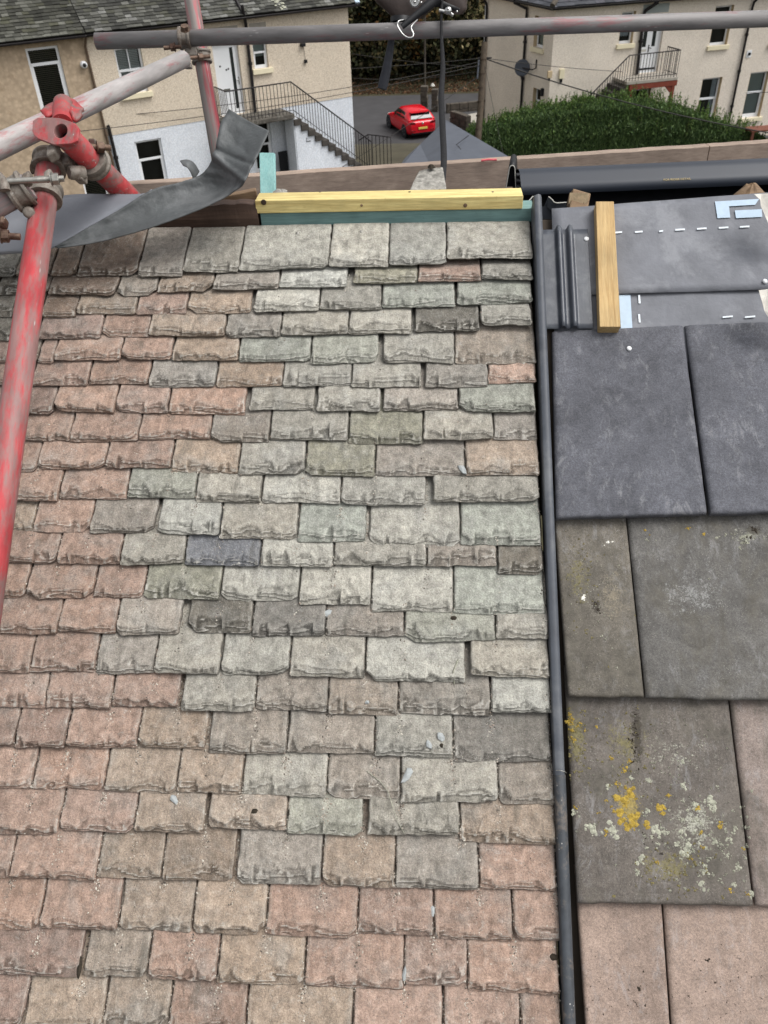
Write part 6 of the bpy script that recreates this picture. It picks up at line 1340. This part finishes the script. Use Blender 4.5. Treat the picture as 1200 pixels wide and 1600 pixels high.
# ================================================================== scaffolding
TR = .02415
def tube_thing(p, q, mat, label, group='scaffold tubes'):
    mb = MB()
    if 'flanged' in label: mb.pipe(p, q, TR, TR - .004, 28); return solo('scaffold_tube', mb, mat, label, 'scaffold tube', group)
    L = float(np.linalg.norm(V3(q) - V3(p))); mb.pipe((0, 0, 0), (0, 0, L), TR, TR - .004, 28); o = link_mesh('scaffold_tube', mb, mat, (0, 0, 0)); o.location = tuple(p)
    o.rotation_euler = Vector(tuple(V3(q) - V3(p))).to_track_quat('Z', 'Y').to_euler(); return tag(o, label, 'scaffold tube', group)
rail0 = at_d(150, 64.5, 2.62); rail1 = at_d(1205, 29, 2.62); rail1 = rail1 + (rail1 - rail0) * .35
tube_thing(rail0, rail1, M_rail, 'long horizontal grey guard rail tube crossing the whole top')
st0 = at_d(289, -60, 2.66); st1 = at_d(341, 245, 2.80); st1 = st1 + (st1 - st0) * 1.6; st0 = st0 - (at_d(341, 245, 2.8) - st0) * 1.0
tube_thing(st0, st1, M_redgrey, 'upright grey and red standard tube crossing behind the guard rail')
dg0 = at_d(0, 228, 1.66); dg1 = at_d(286, 93, 2.46); dg0 = dg0 - (dg1 - dg0) * .35
tube_thing(dg0, dg1, M_silver, 'pale silver tube rising diagonally from the left edge to the guard rail')
rk0 = at_d(78, 250, 1.66); rk1 = at_d(22, 640, 1.42); rk1 = rk1 + (rk1 - rk0) * 1.0
tube_thing(rk0, rk1, M_red, 'long red painted tube running down the left edge over the slates')
fl0 = at_d(95, 205, 1.58); fl1 = at_d(187, 294, 1.82); fdir = unit(fl1 - fl0)
red = tube_thing(fl0, fl0 + fdir * .75, M_reddeep, 'short red tube with flanged end plate and open hole, pointing at the viewer')
gl0 = at_d(-90, 366, 1.56); gl1 = at_d(46, 291, 1.57)
tube_thing(gl0, gl1, M_galv, 'grey tube entering low on the left edge, clamped to the red tube')
# flange plates of the short red tube
fx = unit(np.cross(fdir, ZUP)); fy = np.cross(fx, fdir)
def flange(par, c, nrm, pix_pts, d, hole, th, mat, name):
    mb = MB(); nrm = unit(nrm); pts = []
    for x, y in pix_pts:                                  # outline put on the plate's own plane
        r = ray(x, y); t = ((c - CAM) @ nrm) / (r @ nrm); pts.append(CAM + r * t)
    pts = np.array(pts)
    if hole:
        hc = c; N_ = 40; xa = unit(np.cross(nrm, ZUP)); ya = np.cross(xa, nrm)
        ang = np.linspace(0, 2 * math.pi, N_, endpoint=False); inner = np.array([hc + (xa * math.cos(a) + ya * math.sin(a)) * hole for a in ang])
        outer = []
        cp = [((p - hc) @ xa, (p - hc) @ ya) for p in pts]
        for a in ang:
            dx, dy = math.cos(a), math.sin(a); best = .05
            for i in range(len(cp)):
                (x1, y1), (x2, y2) = cp[i], cp[(i + 1) % len(cp)]; den = dx * (y2 - y1) - dy * (x2 - x1)
                if abs(den) < 1e-9: continue
                t = (x1 * (y2 - y1) - y1 * (x2 - x1)) / den; s = (x1 * dy - y1 * dx) / den
                if t > 0 and -1e-6 <= s <= 1 + 1e-6: best = t
            outer.append(hc + (xa * dx + ya * dy) * best)
        outer = np.array(outer); tk = nrm * th
        G = np.array([inner + tk * 3.0, inner, outer, outer + tk, inner + tk]); mb.grid(G, False, True)
    else: mb.prism(pts, nrm * th)
    return bevel(part(par, name, mb, mat), .0012)
flange(red, fl0 - fdir * .001, fdir, [(51, 187), (60, 183), (92, 184), (117, 192), (123, 200), (122, 219), (112, 224), (84, 226), (56, 215), (50, 208)], 1.58, .0138, .008, M_red, 'end_plate')
mb = MB(); hc = fl0 + fdir * .03; mb.lathe(hc, fdir, [(.0155, 0), (.0, .001)], 24); part(red, 'dark_bore', mb, M_black)
nk0 = at_d(98, 186, 1.62); nk1 = at_d(99, 162, 1.66); mb = MB(); mb.tube([nk0 - (nk1 - nk0) * .3, nk1], .0195, 20); part(red, 'neck', mb, M_reddeep)
mb = MB(); n = 13; rows = []
edge_t = lerp_poly(D3([(65, 171, 1.64), (72, 164, 1.66), (88, 157, 1.69), (104, 153.5, 1.70), (116, 155, 1.69), (124, 163, 1.67), (131, 169, 1.65)]), 24)
edge_b = lerp_poly(D3([(66, 178, 1.62), (73, 181, 1.61), (86, 176, 1.62), (100, 172, 1.62), (112, 177, 1.61), (118, 187, 1.61), (127, 178, 1.62)]), 24)
mb.grid(np.array([edge_b, (edge_b + edge_t) / 2 - np.array([0, .008, -.004]), edge_t])); o = part(red, 'saddle_plate', mb, M_reddeep); x = o.modifiers.new('t', 'SOLIDIFY'); x.thickness = .006

def hexa(mb, c, ax, r, h):
    ax = unit(ax); ref = ZUP if abs(ax[2]) < .9 else np.array([1.0, 0, 0]); x = unit(np.cross(ax, ref)); y = np.cross(ax, x)
    mb.prism([V3(c) + (x * math.cos(k * math.pi / 3) + y * math.sin(k * math.pi / 3)) * r for k in range(6)], ax * h)
def band(par, c, ax, mat, wd=.040, ro=.0315, flats=True):
    """a cast clamp round a tube: a thick ring with raised rims and a hinge lug"""
    ax = unit(ax); mb = MB(); prof = [(TR + .0005, -wd / 2), (ro + .002, -wd / 2), (ro + .0025, -wd / 2 + .006), (ro - .001, -wd / 2 + .010), (ro - .001, wd / 2 - .010), (ro + .0025, wd / 2 - .006), (ro + .002, wd / 2), (TR + .0005, wd / 2)]
    mb.lathe(c, ax, prof, 32, False); return part(par, 'band', mb, mat, .001)
def boltset(par, p, q, mat, r=.006, nut=.0125, nutpos=.78, name='bolt'):
    p, q = V3(p), V3(q); d = unit(q - p); mb = MB(); mb.tube([p, q], r, 14)
    L = np.linalg.norm(q - p)
    for k in range(int(L * .45 / .0022)): mb.lathe(q - d * (.001 + k * .0022), d, [(r, -.0008), (r * 1.12, 0), (r, .0008)], 14)
    b = part(par, name, mb, mat); mb = MB(); c = p + d * L * nutpos
    hexa(mb, c - d * .006, d, nut, .012); mb.lathe(c - d * .0085, d, [(nut * 1.12, 0), (nut * 1.12, .002)], 20); part(b, 'nut', mb, mat, .0008); return b
def lug(par, c, ax1, ax2, mat, s=.016):
    mb = MB(); a1, a2 = unit(ax1), unit(ax2); a3 = np.cross(a1, a2); mb.box(c, a1 * s, a2 * s * .7, unit(a3) * s * .8); part(par, 'lug', mb, mat, .004)
rd = unit(rk1 - rk0); gd = unit(gl1 - gl0); dd_ = unit(dg1 - dg0); rl = unit(rail1 - rail0); sdv = unit(st1 - st0)
def cpl(label, c): return thing('scaffold_coupler', c, label, 'coupler', 'steel couplers clamping the scaffold tubes')
# grey tube to red tube
c = cpl('cast coupler with bright bolt joining the low grey tube to the long red tube', at_d(62, 300, 1.6))
cr = rk0 + rd * ((at_d(72, 302, 1.62) - rk0) @ rd); band(c, cr, rd, M_clamp, .030); cg = gl1 - gd * .022; band(c, cg, gd, M_clamp, .036)
boltset(c, at_d(4, 284, 1.53), at_d(100, 279, 1.55), M_boltbright, .0055, .011, .86); lug(c, at_d(43, 281, 1.55), rd, gd, M_clamp, .012); lug(c, at_d(76, 275, 1.56), rd, gd, M_clamp, .010)
lug(c, at_d(52, 312, 1.60), rd, gd, M_clamp, .012)
mb = MB(); mb.lathe(at_d(45, 332, 1.575), unit(-ray(45, 332)), [(.011, 0), (.011, .010), (.005, .012), (0, .012)], 18); part(c, 'pivot', mb, M_clamp)
mb = MB(); mb.tube([at_d(-4, 275, 1.55), at_d(6, 286, 1.53), at_d(8, 298, 1.53)], .010, 12); part(c, 'hinge', mb, M_clamp)
# red tube top to short red tube
c = cpl('small worn coupler at the top end of the long red tube', at_d(78, 244, 1.64)); band(c, rk0 + rd * .012, rd, M_clamp, .034)
lug(c, at_d(84, 238, 1.60), rd, gd, M_clamp, .014); lug(c, at_d(103, 252, 1.66), rd, fdir, M_clamp, .018)
boltset(c, at_d(50, 264, 1.68), at_d(70, 264, 1.68), M_bolt, .005, .009, .3)
# ring round the short red tube
cs = fl0 + fdir * ((at_d(141, 250, 1.70) - fl0) @ fdir)
c = cpl('ring coupler with rusty nut clasping the middle of the short red tube', cs); band(c, cs, fdir, M_clamp, .030, .033)
boltset(c, at_d(140, 229, 1.66), at_d(173, 231, 1.68), M_bolt, .0058, .0115, .52); lug(c, at_d(148, 226, 1.67), fdir, ZUP, M_clamp, .011)
mb = MB(); mb.lathe(at_d(120, 270, 1.65), unit(np.array([-.7, -.6, .2])), [(.012, -.016), (.0135, -.012), (.0135, .012), (.012, .016)], 18, True); part(c, 'hinge', mb, M_clamp); lug(c, at_d(126, 277, 1.66), fdir, rl, M_clamp, .013)
mb = MB(); mb.tube([at_d(100, 250, 1.66), at_d(112, 262, 1.67), at_d(122, 274, 1.66)], .010, 10); part(c, 'arm', mb, M_clamp)
# guard rail, standard and diagonal at one crossing
cc = rail0 + rl * ((at_d(289, 59, 2.62) - rail0) @ rl)
c = cpl('double coupler with rusty bolt heads where rail, upright and diagonal meet', cc); band(c, cc, rl, M_clamp, .036)
boltset(c, at_d(289, 46, 2.56), at_d(288, 40, 2.55), M_bolt, .010, .013, .5); cst = st0 + sdv * ((at_d(311, 88, 2.70) - st0) @ sdv); band(c, cst - sdv * .005, sdv, M_clamp, .036)
boltset(c, at_d(283, 73, 2.60), at_d(256, 75, 2.60), M_bolt, .006, .012, .5); boltset(c, at_d(293, 91, 2.60), at_d(328, 88, 2.62), M_bolt, .0058, .0115, .60); lug(c, at_d(300, 82, 2.64), rl, sdv, M_clamp, .02); lug(c, at_d(294, 103, 2.60), rl, sdv, M_clamp, .012)
# rusty coupler at the left edge
c = cpl('dark rusty coupler cut by the left edge below the low grey tube', at_d(0, 360, 1.54)); cg2 = gl1 - gd * .135; band(c, cg2, gd, M_bolt, .036)
boltset(c, at_d(-8, 368, 1.51), at_d(32, 370, 1.52), M_bolt, .0058, .012, .42); lug(c, at_d(0, 352, 1.53), gd, rd, M_bolt, .013)

# toe board of the scaffold beyond the ridge
zt = at_d(700, 256.5, 2.71)[2]
def toe(px0, py0, px1, py1, label):
    p = at_z(px0, py0, zt); q = at_z(px1, py1, zt); d = unit(q - p); nrm = np.array([-d[1], d[0], 0]); mb = MB()
    n = 60; rows = []
    for i in range(n):
        f = i / (n - 1); w = (fnoise(np.array([f * 30 + px0]), np.array([.3]), 6, 3)[0] - .5) * .003
        b = p + (q - p) * f; rows.append([b - ZUP * .225, b + ZUP * (w - .002), b + nrm * .003 + ZUP * w, b + nrm * .035 + ZUP * w, b + nrm * .038 - ZUP * (.002 - w), b + nrm * .038 - ZUP * .225])
    mb.grid(np.array(rows), False); mb.add(rows[0], [tuple(range(6))]); mb.add(rows[-1], [tuple(range(6))[::-1]])
    return solo('scaffold_board', mb, M_scaffboard, label, 'scaffold board', 'boards edging the scaffold', smooth=False)
tb1 = toe(185, 288.5, 1108.5, 228.6, 'long brown scaffold board on edge behind the ridge, in front of houses and hedge'); toe(1110, 228.4, 1520, 201, 'second brown scaffold board continuing the line at the far right')
# mortar block in front of it
mb = MB(); vs, fs = blob(0, 0, 0, .055, .06, 91, 22, .25)
pts = D3([(640, 298, 2.25), (646, 284, 2.28), (655, 267, 2.33), (672, 263, 2.33), (692, 261, 2.33), (698, 296, 2.25)]); mb.prism(pts, unit(ray(670, 280)) * .06)
o = solo('mortar_block', mb, M_stone, 'rough grey mortar slab leaning on the board behind the yellow batten', 'mortar', bev=.003)
mb = MB(); c = at_d(674, 262, 2.32); vs, fs = blob(0, 0, 0, .012, .009, 17, 12, .6); mb.add([c + np.array(p) for p in vs], fs); part(o, 'moss_clump', mb, M_moss)
mb = MB(); c = at_d(437, 293, 1.95); vs, fs = blob(0, 0, -.012, .022, .008, 19, 14, .5); mb.add([c + np.array(p) for p in vs], fs); solo('mortar_lump', mb, M_stone, 'pale crumb of mortar behind the turquoise post', 'mortar')
mb = MB(); mb.tube([at_z(752, 251, zt + .004), at_z(762, 249.5, zt + .006), at_z(776, 249.5, zt + .004)], .0035, 8); solo('red_tape', mb, plain('red_tape', srgb(206, 92, 100), .6), 'scrap of red tape lying on top of the long brown board', 'tape')

# ================================================================== tool belt hung on the guard rail
def pouch(par, name, cpx, w0, w1, h, d, mat, tilt=0):
    cx_, cy_ = cpx; mb = MB(); rows = []
    nn = 22
    for f in np.linspace(0, 1, 16):
        wd = np.interp(f, [0, .12, .36, 1], [w0 * .8, w0 * 1.2, w1 * .85, w1]); dp = .030 + .025 * math.sin(f * math.pi * .8); y = cy_ - f * h; sag = .0
        row = []
        for k in range(nn):
            a = 2 * math.pi * k / nn; sx_, sz_ = math.cos(a), math.sin(a); e = .6
            x = math.copysign(abs(sx_) ** e, sx_) * wd / 2; z = math.copysign(abs(sz_) ** e, sz_) * dp
            wob = (fnoise(np.array([a * 1.5]), np.array([f * 4]), 4, 2)[0] - .5) * 5
            row.append(at_d(cx_ + x + wob + tilt * f, y + wob * .5, d + z))
        rows.append(row)
    mb.grid(np.array(rows), True, True); mb.add(rows[0], [tuple(range(nn))]); return part(par, name, mb, mat)
bag = thing('tool_belt', at_d(650, 30, 2.6), 'dark brown leather tool belt with pouches and a hook, hung over the guard rail', 'tool belt')
p1 = pouch(bag, 'pouch', (637, 29), 54, 124, 78, 2.66, M_leather); p2 = pouch(bag, 'pouch', (708, 22), 34, 46, 60, 2.70, M_leather, 3)
mb = MB(); cpts = []
for k in range(24):
    a = 2 * math.pi * k / 24; cpts.append([at_d(627 + 17 * math.cos(a), 30 + 4 * math.sin(a) - q, 2.62 + .035 * math.sin(a)) for q in (-5, 3)])
mb.grid(np.array(cpts + cpts[:1])); part(bag, 'collar', mb, M_black)
mb = MB(); mb.lathe(at_d(648, 3, 2.585), unit(-ray(648, 3)), [(.009, .002), (.014, .004), (.016, 0)], 24); mb.lathe(at_d(648, 3, 2.585), unit(-ray(648, 3)), [(.003, .0), (.004, .006), (0, .007)], 12); part(bag, 'eyelet', mb, M_steel)
def ribbon(par, name, pts, widths, mat, th=.0015):
    P = lerp_poly(D3(pts), 60); w = np.interp(np.linspace(0, 1, 60), np.linspace(0, 1, len(widths)), widths)
    rx = MC @ np.array([1.0, 0, 0]); d = np.gradient(P, axis=0); L_ = []; R_ = []
    for i in range(60):
        t_ = unit(d[i]); vw = unit(P[i] - CAM); x_ = unit(np.cross(vw, t_)); L_.append(P[i] - x_ * w[i] / 2); R_.append(P[i] + x_ * w[i] / 2)
    mb = MB(); mb.grid(np.array([L_, P - 0.0, R_])); o = part(par, name, mb, mat) if par else solo(name, mb, mat); m_ = o.modifiers.new('t', 'SOLIDIFY'); m_.thickness = th; return o
ribbon(bag, 'strap', [(628, 42, 2.57), (650, 24, 2.57), (668, 10, 2.57), (690, -10, 2.57)], [.016, .020, .026, .03], M_black)
ribbon(bag, 'strap', [(655, 20, 2.58), (675, 4, 2.58), (705, 12, 2.60), (718, 16, 2.60)], [.018, .024, .016, .01], M_black)
hk = lerp_poly(D3([(630, 31, 2.56), (623, 33, 2.55), (621, 39, 2.55), (624, 46, 2.55), (630, 54, 2.55), (637, 58.5, 2.55), (644, 58, 2.55), (646, 53, 2.55), (643, 46, 2.55), (643, 41, 2.55), (648, 35, 2.56), (652, 31, 2.57)]), 50)
mb = MB(); mb.tube(hk, .0023, 10); part(bag, 'wire_hook', mb, M_steel)
mb = MB(); mb.tube(D3([(686, 16, 2.58), (694, 18, 2.58), (704, 21, 2.58), (708, 24, 2.58)]), .005, 10); mb.lathe(at_d(700, 17, 2.57), unit(-ray(700, 17)), [(.011, 0), (.011, .006), (0, .006)], 16); part(bag, 'buckle', mb, M_steel)
for px_, py_ in ((658, 4), (700, 14), (714, 18)):
    mb = MB(); mb.lathe(at_d(px_, py_, 2.56), unit(-ray(px_, py_)), [(.0035, 0), (.003, .002), (0, .003)], 10); part(bag, 'rivet', mb, M_steel)
st = ribbon(None, 'webbing_strap', [(691, -6, 2.585), (690, 20, 2.583), (689.5, 40, 2.582), (690, 62, 2.58), (692, 105, 2.56), (689.5, 150, 2.52), (691.5, 200, 2.45), (693.5, 250, 2.36), (690, 298, 2.25)], [.009, .008, .009, .010, .015, .018, .0185, .018, .016], M_webbing)
tag(st, 'black webbing strap hanging straight down from the tool belt to the ridge', 'strap')
hm = thing('hammer', at_d(605, 60, 2.7), 'dark rubber gripped hammer handle hanging below the guard rail', 'hammer')
P = lerp_poly(D3([(621, 30, 2.69), (613, 56, 2.70), (609, 80, 2.72), (604, 108, 2.74), (597, 139, 2.76)]), 20)
mb = MB(); mb.tube(P, list(np.interp(np.linspace(0, 1, 20), [0, .25, .5, .9, 1], [.0085, .0095, .0125, .0165, .0155])), 16); part(hm, 'grip', mb, M_rubber)
mb = MB(); mb.beam(at_d(612, 24, 2.69), at_d(636, 24, 2.69), .022, .022); part(hm, 'head', mb, M_steel, .003)

text_obj(car, 'plate_lettering', 'SF16 TLZ', .095, cP(-.03, 0, .615), -cl_, cu, M_black, .002)
